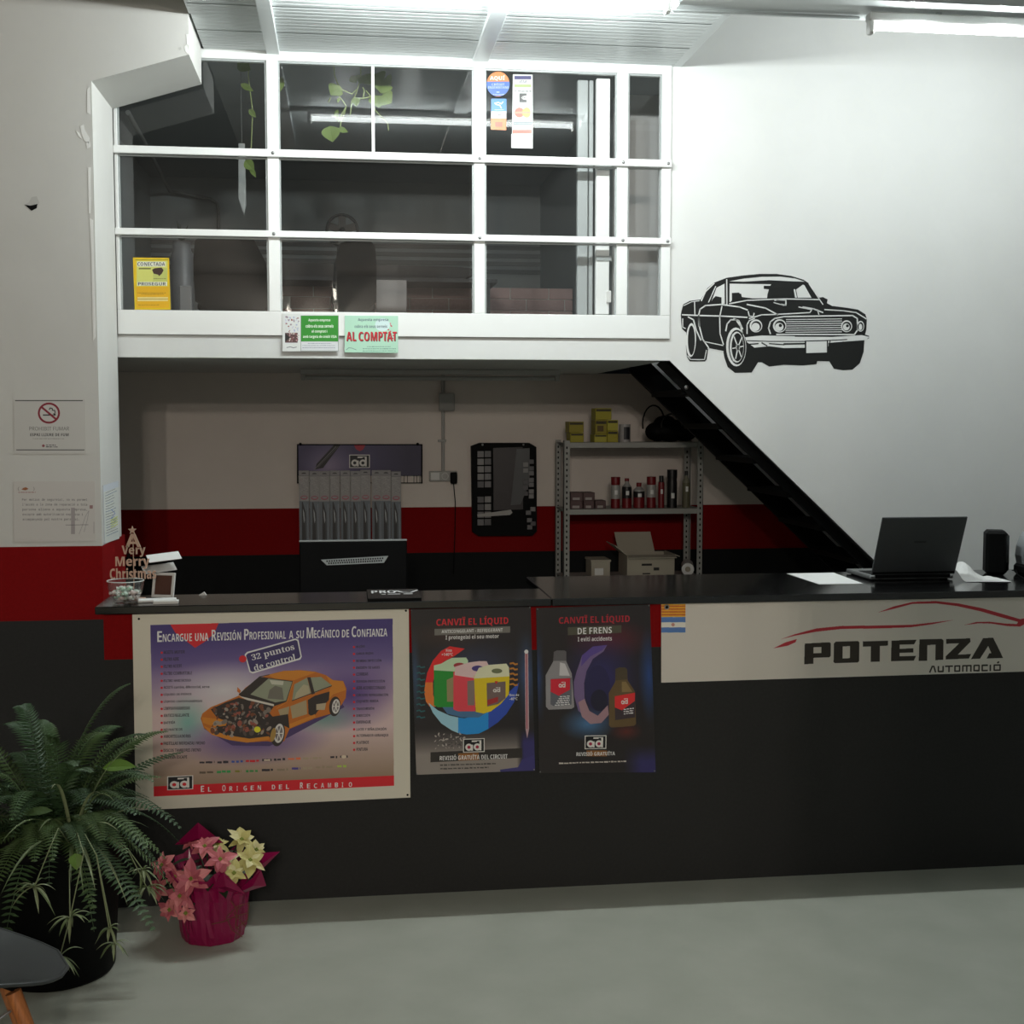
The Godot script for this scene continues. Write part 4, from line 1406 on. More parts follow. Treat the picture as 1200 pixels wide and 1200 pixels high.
	q = [Vector2(632, 78), Vector2(1132, 82), Vector2(1132, 428), Vector2(632, 424)]
	cv = Canvas.new(800, 540, q, Color(0.70, 0.86, 0.77))
	cv.oval(985, 165, 70, 60, Color(0.82, 0.9, 0.9))
	for j in 10:
		cv.oval(rng.randf_range(1040, 1090), rng.randf_range(150, 345), 9, 6, [Color(0.8, 0.5, 0.52), Color(0.75, 0.3, 0.35)][j % 2], rng.randf() * 3.0)
	var grey := Color(0.33, 0.42, 0.44)
	cv.text("Aquesta empresa", 755, 104, 1040, 138, grey, bold)
	cv.text("cobra els seus serveis", 724, 164, 1030, 194, grey, bold)
	cv.text("AL COMPTAT", 652, 236, 1124, 322, Color(0.25, 0.2, 0.2), bold)
	cv.text("AL COMPTAT", 646, 230, 1118, 316, Color(0.80, 0.10, 0.17), bold)
	for j in 3:
		dashes(cv, 840 if j == 0 else 800, 370 + 20 * j, 1062 if j == 0 else 1112, 7, Color(0.4, 0.55, 0.5))
	cv.line([645, 400, 670, 380, 700, 384, 740, 400], 5, Color(0.45, 0.55, 0.52))
	t = thing("flyer", "pale green flyer with large red lettering on the loft's bottom panel", "flyer", onz(435, 412, ZW))
	sheet("printed_sheet", cv, corners(325, 360, 8.0, q, ZW + 0.016), 0.002, t, 0.5)
	# stickers on the glass (origin 560, 80, scale 12)
	var zg := ZW + 0.012 - 0.0195
	cv = Canvas.new(330, 350, [Vector2(120, 40), Vector2(450, 40), Vector2(450, 390), Vector2(120, 390)], Color(0.12, 0.38, 0.76))
	cv.rect(120, 40, 450, 188, Color(0.88, 0.5, 0.2))
	cv.text("AQUÍ", 170, 98, 378, 175, Color.WHITE, bold)
	cv.text("CRÈDIT", 195, 205, 376, 242, Color(0.9, 0.93, 0.97), sans)
	cv.text("INSTANTANI", 145, 252, 430, 286, Color(0.9, 0.93, 0.97), sans)
	dashes(cv, 262, 335, 308, 16, Color(0.8, 0.86, 0.95))
	dashes(cv, 210, 370, 378, 12, Color(0.8, 0.86, 0.95))
	var m := paint(Color(0.8, 0.8, 0.8), 0.35)
	m.albedo_texture = cv.texture()
	var b := MB.new()
	var c := Vector2(285, 222)
	for j in 36:
		var pts := [Vector2.ZERO, Vector2(cos(TAU * j / 36.0) * 163, sin(TAU * j / 36.0) * 176), Vector2(cos(TAU * (j + 1) / 36.0) * 163, sin(TAU * (j + 1) / 36.0) * 176)]
		var vv := []
		var uu := []
		for p in pts:
			var s: Vector2 = c + p
			vv.append(onz(560 + s.x / 12.0, 80 + s.y / 12.0, zg + 0.002))
			uu.append(Vector2((s.x - 120) / 330.0, (s.y - 40) / 350.0))
		b.tri3(vv[0], vv[1], vv[2], Vector3.BACK, Vector3.BACK, Vector3.BACK, uu[0], uu[1], uu[2])
		var o: Vector3 = (vv[1] - vv[0]).normalized()
		b.tri3(vv[1], vv[2], vv[2] - Vector3(0, 0, 0.001), o, o, o)
		b.tri3(vv[1], vv[2] - Vector3(0, 0, 0.001), vv[1] - Vector3(0, 0, 0.001), o, o, o)
	t = thing("credit_sticker", "round blue and orange credit sticker on the loft glass, with a square tag below", "sticker", onz(583, 152, ZW))
	obj("round_sticker", b, m, t)
	q = [Vector2(188, 428), Vector2(402, 428), Vector2(400, 872), Vector2(182, 862)]
	cv = Canvas.new(220, 440, q, Color(0.12, 0.52, 0.85))
	cv.line([235, 490, 290, 480, 330, 500, 355, 470], 14, Color(0.9, 0.95, 0.98))
	cv.line([250, 505, 310, 520, 330, 560], 14, Color(0.9, 0.95, 0.98))
	cv.rect(235, 578, 362, 586, Color(0.75, 0.86, 0.95))
	cv.rect(180, 604, 405, 704, Color(0.82, 0.81, 0.8))
	dashes(cv, 258, 655, 328, 16, Color(0.25, 0.27, 0.3))
	dashes(cv, 212, 682, 382, 8, Color(0.55, 0.55, 0.56))
	cv.rect(180, 704, 405, 880, Color(0.90, 0.50, 0.14))
	cv.rect(245, 756, 342, 822, Color(0.66, 0.26, 0.1))
	for j in 3:
		cv.rect(268 + 26 * j, 760, 274 + 26 * j, 818, Color(0.82, 0.42, 0.14))
	sheet("square_tag", cv, corners(560, 80, 12.0, q, zg + 0.002), 0.001, t, 0.35, Color(0.8, 0.8, 0.8))
	q = [Vector2(492, 84), Vector2(770, 90), Vector2(774, 934), Vector2(480, 928)]
	cv = Canvas.new(290, 850, q, Color(0.86, 0.87, 0.86))
	cv.rect(514, 108, 750, 156, Color(0.17, 0.15, 0.42))
	cv.text("VISA", 580, 166, 690, 206, Color(0.42, 0.42, 0.48), bold)
	cv.rect(514, 226, 750, 266, Color(0.66, 0.72, 0.47))
	cv.rect(480, 298, 775, 306, Color(0.7, 0.71, 0.7))
	dashes(cv, 510, 322, 755, 18, Color(0.35, 0.36, 0.36))
	cv.poly([580, 352, 684, 352, 684, 382, 630, 392, 605, 412, 630, 436, 684, 446, 684, 478, 580, 478], Color(0.06, 0.06, 0.07))
	dashes(cv, 618, 414, 676, 12, Color(0.25, 0.25, 0.26))
	cv.rect(480, 508, 775, 516, Color(0.7, 0.71, 0.7))
	cv.oval(582, 622, 66, 70, Color(0.82, 0.36, 0.24))
	cv.oval(684, 622, 58, 72, Color(0.76, 0.80, 0.22))
	cv.poly([648, 580, 632, 600, 628, 640, 646, 664, 630, 672, 616, 640, 618, 596, 632, 574], Color(0.84, 0.55, 0.2))
	cv.rect(520, 608, 742, 636, Color(0.86, 0.58, 0.44))
	cv.rect(480, 718, 775, 732, Color(0.72, 0.74, 0.74))
	cv.rect(500, 750, 766, 800, Color(0.5, 0.55, 0.57))
	dashes(cv, 510, 775, 756, 12, Color(0.7, 0.74, 0.75))
	cv.oval(528, 824, 12, 14, Color(0.75, 0.76, 0.76))
	dashes(cv, 565, 832, 740, 10, Color(0.75, 0.68, 0.66))
	cv.rect(488, 866, 756, 918, Color(0.80, 0.37, 0.27))
	t = thing("card_stickers", "white strip of payment card stickers on the loft glass, above a blank sheet", "sticker", onz(612, 170, ZW))
	sheet("sticker_strip", cv, corners(560, 80, 12.0, q, zg + 0.002), 0.001, t, 0.35, Color(0.8, 0.8, 0.8))
	b = MB.new()
	var u0 := onz(560 + 470 / 12.0, 80 + 1120 / 12.0, zg + 0.001)
	var u1 := onz(560 + 772 / 12.0, 80 + 936 / 12.0, zg + 0.002)
	b.span(u0, u1)
	obj("blank_sheet", b, M.paper, t)
	# alarm notice (origin 100, 250, scale 7.5)
	q = [Vector2(418, 388), Vector2(735, 392), Vector2(750, 846), Vector2(434, 846)]
	cv = Canvas.new(420, 600, q, Color(0.86, 0.72, 0.05))
	cv.rect(440, 404, 728, 412, Color(0.62, 0.6, 0.12))
	cv.rect(450, 418, 722, 640, Color(0.80, 0.80, 0.42))
	cv.rect(455, 425, 704, 468, Color(0.86, 0.86, 0.8))
	cv.text("CONECTADA", 458, 430, 700, 462, Color(0.2, 0.2, 0.26), bold)
	cv.rect(470, 480, 575, 492, Color(0.4, 0.4, 0.2))
	cv.rect(595, 480, 720, 598, Color(0.72, 0.74, 0.4))
	cv.poly([586, 496, 610, 482, 670, 476, 688, 500, 672, 530, 648, 552, 640, 540, 600, 530], Color(0.22, 0.13, 0.1))
	dashes(cv, 600, 574, 712, 8, Color(0.45, 0.42, 0.2))
	cv.rect(458, 602, 718, 636, Color(0.86, 0.86, 0.78))
	cv.text("PROSEGUR", 464, 606, 708, 634, Color(0.2, 0.2, 0.26), bold)
	cv.rect(448, 645, 735, 830, Color(0.87, 0.66, 0.03))
	dashes(cv, 460, 700, 706, 7, Color(0.62, 0.46, 0.05))
	dashes(cv, 490, 712, 690, 7, Color(0.62, 0.46, 0.05))
	cv.rect(458, 736, 726, 772, Color(0.88, 0.80, 0.52))
	cv.rect(458, 750, 726, 757, Color(0.66, 0.55, 0.3))
	dashes(cv, 465, 806, 650, 8, Color(0.68, 0.5, 0.06))
	t = thing("alarm_notice", "yellow alarm notice standing behind the lower left pane of the loft", "notice", onz(178, 362, ZW))
	sheet("printed_sheet", cv, corners(100, 250, 7.5, q, zg + 0.002), 0.002, t, 0.5)


func wall_damage() -> void:
	# a broken-out hole and chipped plaster corners on the left wall
	var t := thing("wall_hole", "small broken hole with a dark rim high on the left wall", "hole", onz(37, 246, ZL))
	var P := func(a: Array) -> PackedVector2Array:
		var o := PackedVector2Array()
		for k in range(0, a.size(), 2):
			var w := onz(a[k], a[k + 1], ZL)
			o.append(Vector2(w.x, w.y))
		return o
	var b := MB.new()
	b.prism(P.call([28, 240, 34, 237, 37, 231, 43, 230, 46, 237, 44, 244, 37, 247]), Vector3(0, 0, ZL), Vector3.RIGHT, Vector3.UP, Vector3(0, 0, 0.0006))
	obj("broken_plaster", b, M.slab, t)
	b = MB.new()
	b.prism(P.call([29, 240, 36, 241, 44, 239, 43, 244, 37, 247]), Vector3(0, 0, ZL), Vector3.RIGHT, Vector3.UP, Vector3(0, 0, 0.0012))
	obj("dark_gap", b, M.black, t)
	var chip := paint(Color(0.93, 0.93, 0.92), 0.8)
	t = thing("plaster_chips", "white chips of broken plaster along the jamb edge of the left wall", "damage", onz(100, 168, ZL))
	for a in [[94, 148, 98, 146, 99, 152, 102, 157, 105, 162, 104, 168, 99, 165, 96, 158], [89, 153, 93, 156, 96, 163, 92, 160], [101, 168, 105, 165, 106, 172, 102, 174], [103, 196, 106, 196, 106, 250, 104, 250], [105, 255, 109, 258, 112, 395, 109, 400, 107, 300], [102, 105, 105, 102, 106, 134, 102, 132]]:
		b = MB.new()
		b.prism(P.call(a), Vector3(0, 0, ZL), Vector3.RIGHT, Vector3.UP, Vector3(0, 0, 0.0012))
		obj("chip", b, chip, t)
	t = thing("plaster_chips", "white chips of broken plaster at the corner of the sloping beam stub", "damage", onz(219, 64, ZL))
	for a in [[209, 56, 212, 55, 213, 58, 210, 59], [216, 55, 219, 52, 221, 60, 220, 63, 217, 60], [218, 40, 221, 40, 221, 53, 219, 52]]:
		b = MB.new()
		b.prism(P.call(a), Vector3(0, 0, ZL), Vector3.RIGHT, Vector3.UP, Vector3(0, 0, 0.0012))
		obj("chip", b, chip if a[0] != 209 else M.slab, t)


# ---------------------------------------------------------------- under the loft
func px_box(mb: MB, x0: float, y0: float, x1: float, y1: float, z0: float, depth: float, bev := 0.0) -> void:
	# a box whose front face, at z0, covers that rectangle of the photograph
	var a := onz(x0, (y0 + y1) / 2.0, z0)
	var b := onz(x1, (y0 + y1) / 2.0, z0)
	var c := onz((x0 + x1) / 2.0, y0, z0)
	var d := onz((x0 + x1) / 2.0, y1, z0)
	mb.span(Vector3(a.x, d.y, z0 - depth), Vector3(b.x, c.y, z0), bev)

func textured(cv: Canvas, rough := 0.5) -> StandardMaterial3D:
	var m := paint(Color.WHITE, rough)
	m.albedo_texture = cv.texture()
	m.texture_repeat = false
	return m

func unit_quad(w: float, h: float) -> Array:
	return [Vector2(0, 0), Vector2(w, 0), Vector2(w, h), Vector2(0, h)]

func lettering(s: String, f: Font, x0: float, y0: float, x1: float, y1: float, z: float, depth: float, mat: Material, called: String, parent: Node, lean := 0.0) -> MeshInstance3D:
	# solid letters filling that rectangle of the photograph at depth z
	var tm := TextMesh.new()
	tm.font = f
	tm.text = s
	tm.font_size = 40
	tm.pixel_size = 0.01
	tm.depth = 0.1
	tm.curve_step = 2.0
	var arr := tm.surface_get_arrays(0)
	var vv: PackedVector3Array = arr[Mesh.ARRAY_VERTEX]
	var nn: PackedVector3Array = arr[Mesh.ARRAY_NORMAL]
	var ii = arr[Mesh.ARRAY_INDEX]
	var lo := vv[0]
	var hi := vv[0]
	for p in vv:
		lo = lo.min(p); hi = hi.max(p)
	var a := onz(x0, y1, z)
	var b := onz(x1, y0, z)
	var mb := MB.new()
	var order := PackedInt32Array(ii) if ii != null and ii.size() > 0 else PackedInt32Array(range(vv.size()))
	for k in range(0, order.size() - 2, 3):
		var P := []
		var N := []
		for j in 3:
			var e: Vector3 = (vv[order[k + j]] - lo) / (hi - lo)
			P.append(Vector3(lerpf(a.x, b.x, e.x) + lean * (e.y - 0.5), lerpf(a.y, b.y, e.y), z + depth * (e.z - 0.5)))
			N.append(nn[order[k + j]])
		mb.tri3(P[0], P[1], P[2], N[0], N[1], N[2])
	return obj(called, mb, mat, parent)


func under_loft() -> void:
	# dead lamp under the slab
	var a := onz(352, 442, -7.1)
	var b := onz(656, 444, -7.1)
	var t := thing("unlit_batten_lamp", "unlit grey batten lamp fixed under the loft slab", "lamp", Vector3((a.x + b.x) / 2, 1.94, -7.1))
	var m := MB.new()
	m.span(Vector3(a.x, 1.956, -7.135), Vector3(b.x, 1.985, -7.065), 0.004)
	obj("batten", m, M.pvc, t)
	m = MB.new()
	m.tube([Vector3(a.x + 0.03, 1.938, -7.1), Vector3(b.x - 0.03, 1.938, -7.1)], 0.013, 10)
	obj("tube", m, M.pvc, t)
	for x in [a.x + 0.015, b.x - 0.015]:
		m = MB.new()
		m.box(Vector3(x, 1.943, -7.1), Vector3(0.025, 0.04, 0.034), 0.004)
		obj("lamp_holder", m, M.pvc, t)
	# slab joints
	# conduit, junction box, socket
	var z := ZB
	t = thing("conduit", "grey plastic conduit running down the back wall to the sockets", "conduit", onz(519, 552, z))
	m = MB.new()
	var top := onz(519, 440, z); var bot := onz(519, 552, z)
	m.tube([Vector3(top.x, 1.984, z + 0.011), Vector3(bot.x, bot.y, z + 0.011)], 0.0105, 10)
	obj("pipe", m, M.pvc, t)
	m = MB.new()
	px_box(m, 513.5, 515, 523, 518, z + 0.026, 0.026, 0.002)
	obj("clip", m, M.pvc, t)
	m = MB.new()
	px_box(m, 514.5, 460.5, 533, 481.5, z + 0.06, 0.034, 0.006)
	obj("junction_box", m, M.pvc, self, "square grey junction box on the conduit under the slab", "junction box")
	t = thing("socket_plate", "grey double wall socket plate under the conduit", "socket", onz(518, 563, z))
	m = MB.new()
	px_box(m, 503, 552, 536, 564, z + 0.03, 0.03, 0.004)
	obj("plate", m, M.pvc, t)
	m = MB.new()
	px_box(m, 505, 554, 515, 562.5, z + 0.033, 0.003, 0.001)
	obj("switch", m, M.white, t)
	m = MB.new()
	m.lathe([Vector2(0.017, 0.004), Vector2(0.02, 0.004), Vector2(0.021, 0)], 18, Transform3D(Basis(Vector3.RIGHT, PI / 2), onz(521.5, 558, z + 0.03)))
	obj("socket_ring", m, M.white, t)
	t = thing("plug_adapter", "black plug-in power adapter with a thin cable in the wall socket", "adapter", onz(532, 567, z))
	m = MB.new()
	px_box(m, 528, 553.5, 536, 567, z + 0.065, 0.034, 0.006)
	obj("body", m, M.black, t)
	m = MB.new()
	var c0 := onz(531.5, 566.5, z + 0.045)
	m.tube([c0, c0 + Vector3(0.004, -0.05, 0.004), c0 + Vector3(0.012, -0.12, -0.02), c0 + Vector3(0.01, -0.3, -0.03), c0 + Vector3(0.0, -0.55, -0.03)], 0.003, 6)
	obj("cable", m, M.black, t)
	wiper_display()
	office_desk()
	bulb_display()


func wiper_display() -> void:
	var z := ZB + 0.03
	var t := thing("wiper_display", "purple-headed wall rack for wiper blades with a black wire frame", "display rack", onz(420, 566, ZB))
	# origin 330, 500, scale 6
	var q := [Vector2(112, 128), Vector2(985, 128), Vector2(985, 345), Vector2(112, 345)]
	var cv := Canvas.new(870, 220, q)
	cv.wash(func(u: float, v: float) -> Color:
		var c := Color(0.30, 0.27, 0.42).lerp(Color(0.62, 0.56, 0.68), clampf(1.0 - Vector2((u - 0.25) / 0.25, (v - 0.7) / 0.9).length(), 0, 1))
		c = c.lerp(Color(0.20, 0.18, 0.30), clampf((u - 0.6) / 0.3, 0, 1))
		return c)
	cv.poly([365, 130, 410, 130, 330, 235, 290, 290, 235, 300, 245, 260], Color(0.10, 0.09, 0.10))
	cv.line([230, 300, 380, 140], 5, Color(0.5, 0.48, 0.5))
	cv.line([255, 285, 395, 140], 3, Color(0.45, 0.43, 0.45))
	cv.poly([505, 128, 588, 128, 570, 160, 546, 172, 520, 158], Color(0.72, 0.14, 0.24))
	emblem(cv, 472, 196, 618, 290, 0, Color(0.07, 0.07, 0.09))
	sheet("header_board", cv, corners(330, 500, 6.0, q, z), 0.006, t, 0.5)
	for x in [348.8, 494.3]:
		var m := MB.new()
		m.bar(onz(x, 520.5, z + 0.002), onz(x, 566.5, z + 0.002), 0.008, 0.008, Vector3.BACK)
		obj("frame_rod", m, M.black_metal, t)
	var m := MB.new()
	m.bar(onz(348, 521, z + 0.006), onz(495, 521, z + 0.006), 0.006, 0.006)
	obj("frame_rod", m, M.black_metal, t)
	m = MB.new()
	m.bar(onz(349, 565.8, z), onz(494.5, 565.8, z), 0.004, 0.004)
	obj("frame_rod", m, M.black_metal, t)
	for x in [473.5, 477.5, 485, 488.5, 492]:
		m = MB.new()
		m.bar(onz(x, 557, z), onz(x, 566, z), 0.003, 0.003, Vector3.BACK)
		obj("wire", m, M.black_metal, t)
	for x in [352, 489.5]:
		m = MB.new()
		m.ball(onz(x, 520.5, z + 0.008), Vector3.ONE * 0.009, 10, 6)
		obj("knob", m, M.black, t)
	# the packs
	cv = Canvas.new(120, 800, unit_quad(120, 800), Color(0.62, 0.61, 0.61))
	cv.rect(0, 0, 120, 52, Color(0.55, 0.545, 0.55))
	cv.poly([28, 34, 45, 20, 75, 20, 95, 34], Color(0.08, 0.08, 0.09))
	cv.rect(0, 52, 120, 58, Color(0.4, 0.4, 0.41))
	for k in 60:
		cv.oval(rng.randf_range(10, 110), rng.randf_range(70, 260), rng.randf_range(3, 12), 3, [Color(0.7, 0.69, 0.69), Color(0.52, 0.51, 0.52)][k % 2])
	cv.oval(60, 305, 44, 24, Color(0.66, 0.3, 0.38))
	cv.oval(60, 303, 34, 13, Color(0.62, 0.6, 0.61))
	cv.rect(0, 345, 120, 800, Color(0.40, 0.44, 0.48))
	cv.poly([30, 360, 42, 350, 78, 480, 82, 790, 28, 790, 30, 560], Color(0.08, 0.09, 0.10))
	cv.poly([44, 430, 60, 480, 66, 560, 56, 600, 48, 520], Color(0.70, 0.72, 0.74))
	cv.line([100, 380, 104, 790], 8, Color(0.55, 0.58, 0.62))
	cv.line([70, 560, 72, 790], 5, Color(0.32, 0.36, 0.38))
	var face := textured(cv, 0.4)
	var xs := [351, 363.3, 375, 387, 399.4, 411.4, 423, 436.2, 447, 458.8]
	for k in xs.size():
		var zz := z + 0.022 + 0.004 * (k % 3)
		var up: float = [551.5, 552, 552, 551.5, 551.5, 552, 550.5, 551, 551, 552.5][k]
		var a := onz(xs[k], 634, zz)
		var b := onz(xs[k] + 11.0, up, zz)
		var base := Vector3((a.x + b.x) / 2, a.y, zz)
		var o := thing("wiper_pack", "grey wiper blade pack in the wall rack, %s" % ["furthest from the bare wires", "ninth from the bare wires", "eighth from the bare wires", "seventh from the bare wires", "sixth from the bare wires", "fifth from the bare wires", "fourth from the bare wires", "third from the bare wires", "second from the bare wires", "next to the bare wires"][k], "wiper pack", base, "wiper blade packs on the wall rack")
		var bx := MB.new()
		bx.span(Vector3(a.x, a.y, zz - 0.014), Vector3(b.x, b.y, zz - 0.0005), 0.002)
		obj("carton", bx, M.pvc, o)
		bx = MB.new()
		bx.uvquad(Vector3(a.x + 0.001, b.y - 0.001, zz), Vector3(b.x - 0.001, b.y - 0.001, zz), Vector3(b.x - 0.001, a.y, zz), Vector3(a.x + 0.001, a.y, zz), Vector3.BACK)
		obj("printed_front", bx, face, o)


func office_desk() -> void:
	var t := thing("desk", "dark desk standing low behind the counter", "desk", Vector3(0.05, 0, -6.65))
	var m := MB.new()
	m.span(Vector3(-0.6, 0.72, -7.0), Vector3(0.8, 0.75, -6.3), 0.004)
	obj("desktop", m, M.black, t)
	for x in [-0.57, 0.77]:
		for z in [-6.96, -6.34]:
			m = MB.new()
			m.span(Vector3(x - 0.02, 0, z - 0.02), Vector3(x + 0.02, 0.72, z + 0.02))
			obj("leg", m, M.black_metal, t)
	# the screen turned away, a silver perforated strip across its back
	var z := -6.5
	var a := onz(350.5, 636, z)
	var b := onz(477, 631.5, z)
	t = thing("monitor", "black monitor seen from behind with a silver perforated vent strip", "monitor", Vector3((a.x + b.x) / 2, 0.75, z - 0.05))
	m = MB.new()
	m.span(Vector3(a.x, 0.80, z - 0.035), Vector3(b.x, (a.y + b.y) / 2 - 0.004, z), 0.006)
	obj("casing", m, M.black, t)
	m = MB.new()
	m.span(Vector3(a.x, (a.y + b.y) / 2 - 0.004, z - 0.03), Vector3(b.x, (a.y + b.y) / 2 + 0.004, z - 0.002), 0.002)
	obj("top_edge", m, M.alu_grey, t)
	var P := []
	for p in [[376, 656], [455, 651.5], [450, 659.5], [383, 662.5]]:
		P.append(onz(p[0], p[1], z + 0.003))
	m = MB.new()
	var pl := PackedVector2Array()
	for p in P:
		pl.append(Vector2(p.x, p.y))
	m.prism(pl, Vector3(0, 0, z), Vector3.RIGHT, Vector3.UP, Vector3(0, 0, 0.004))
	var vent := obj("vent_strip", m, M.alu_grey, t)
	m = MB.new()
	for i in 24:
		for j in 2:
			var u := (i + 0.5) / 24.0 * 0.9 + 0.05
			var v := 0.3 + 0.36 * j
			var l: Vector3 = P[0].lerp(P[1], u)
			var r: Vector3 = P[3].lerp(P[2], u)
			var c := l.lerp(r, v)
			m.box(Vector3(c.x, c.y, z + 0.0042), Vector3(0.007, 0.008, 0.001))
	obj("vent_holes", m, M.black, vent, "", "", "", "stuff")
	m = MB.new()
	m.span(Vector3((a.x + b.x) / 2 - 0.04, 0.755, z - 0.08), Vector3((a.x + b.x) / 2 + 0.04, 0.9, z - 0.036), 0.004)
	obj("stand", m, M.black, t)
	m = MB.new()
	m.span(Vector3((a.x + b.x) / 2 - 0.12, 0.7505, z - 0.16), Vector3((a.x + b.x) / 2 + 0.12, 0.762, z + 0.04), 0.004)
	obj("foot", m, M.black, t)


func bulb_display() -> void:
	# origin 540, 500, scale 8.571
	var z := ZB + 0.05
	var s := 8.571
	var t := thing("blister_display", "black rounded wall display case holding small blister packs", "display case", onz(590, 628, ZB))
	var P := func(a: Array) -> PackedVector2Array:
		var o := PackedVector2Array()
		for k in range(0, a.size(), 2):
			var w := onz(540 + a[k] / s, 500 + a[k + 1] / s, z)
			o.append(Vector2(w.x, w.y))
		return o
	var m := MB.new()
	m.prism(P.call([105, 195, 190, 163, 690, 163, 760, 205, 765, 1050, 720, 1095, 180, 1100, 118, 1060]), Vector3(0, 0, z), Vector3.RIGHT, Vector3.UP, Vector3(0, 0, -0.049))
	obj("case", m, M.black, t)
	m = MB.new()
	m.prism(P.call([325, 215, 620, 205, 625, 830, 330, 840]), Vector3(0, 0, z), Vector3.RIGHT, Vector3.UP, Vector3(0, 0, 0.003))
	obj("printed_panel", m, paint(Color(0.16, 0.12, 0.13), 0.4), t)
	m = MB.new()
	m.prism(P.call([560, 225, 690, 215, 690, 560, 600, 780, 500, 790]), Vector3(0, 0, z + 0.003), Vector3.RIGHT, Vector3.UP, Vector3(0, 0, 0.002))
	obj("beam_print", m, paint(Color(0.30, 0.30, 0.31), 0.4), t)
	m = MB.new()
	m.prism(P.call([160, 880, 500, 832, 515, 862, 490, 885, 170, 905]), Vector3(0, 0, z + 0.014), Vector3.RIGHT, Vector3.UP, Vector3(0, 0, 0.002))
	obj("price_strip", m, paint(Color(0.66, 0.65, 0.64), 0.5), t)
	for x in [218, 630]:
		pin(onz(540 + x / s, 500 + 181 / s, z), M.screw, t, 0.007)
	var tones := [paint(Color(0.46, 0.45, 0.46), 0.3), paint(Color(0.36, 0.35, 0.36), 0.3), paint(Color(0.54, 0.53, 0.53), 0.3)]
	var spots := []
	for r in 10:
		if r == 5:
			continue
		spots.append([168, 246 + 76 * r]); spots.append([240, 244 + 76 * r])
	for r in 7:
		spots.append([626, 272 + 58 * r + 30]); spots.append([684, 330 + 58 * r + 10 * (r % 2)])
	for e in [[655, 842], [700, 806], [665, 918], [702, 952], [668, 988]]:
		spots.append(e)
	var k := 0
	for e in spots:
		if e[1] > 1000 and e[0] < 300:
			continue
		var o := MB.new()
		var w: float = 64.0 if e[0] < 400 else 50.0
		var h: float = 62.0 if e[0] < 400 else 44.0
		px_box(o, 540 + e[0] / s, 500 + e[1] / s, 540 + (e[0] + w) / s, 500 + (e[1] + h) / s, z + 0.004 + 0.003 * (k % 3), 0.003 + 0.003 * (k % 3), 0.001)
		obj("blister_pack", o, tones[(k * 7 + k / 3) % 3], self, "tiny clear blister pack on the black wall display case", "blister pack", "blister packs on the wall display case")
		k += 1


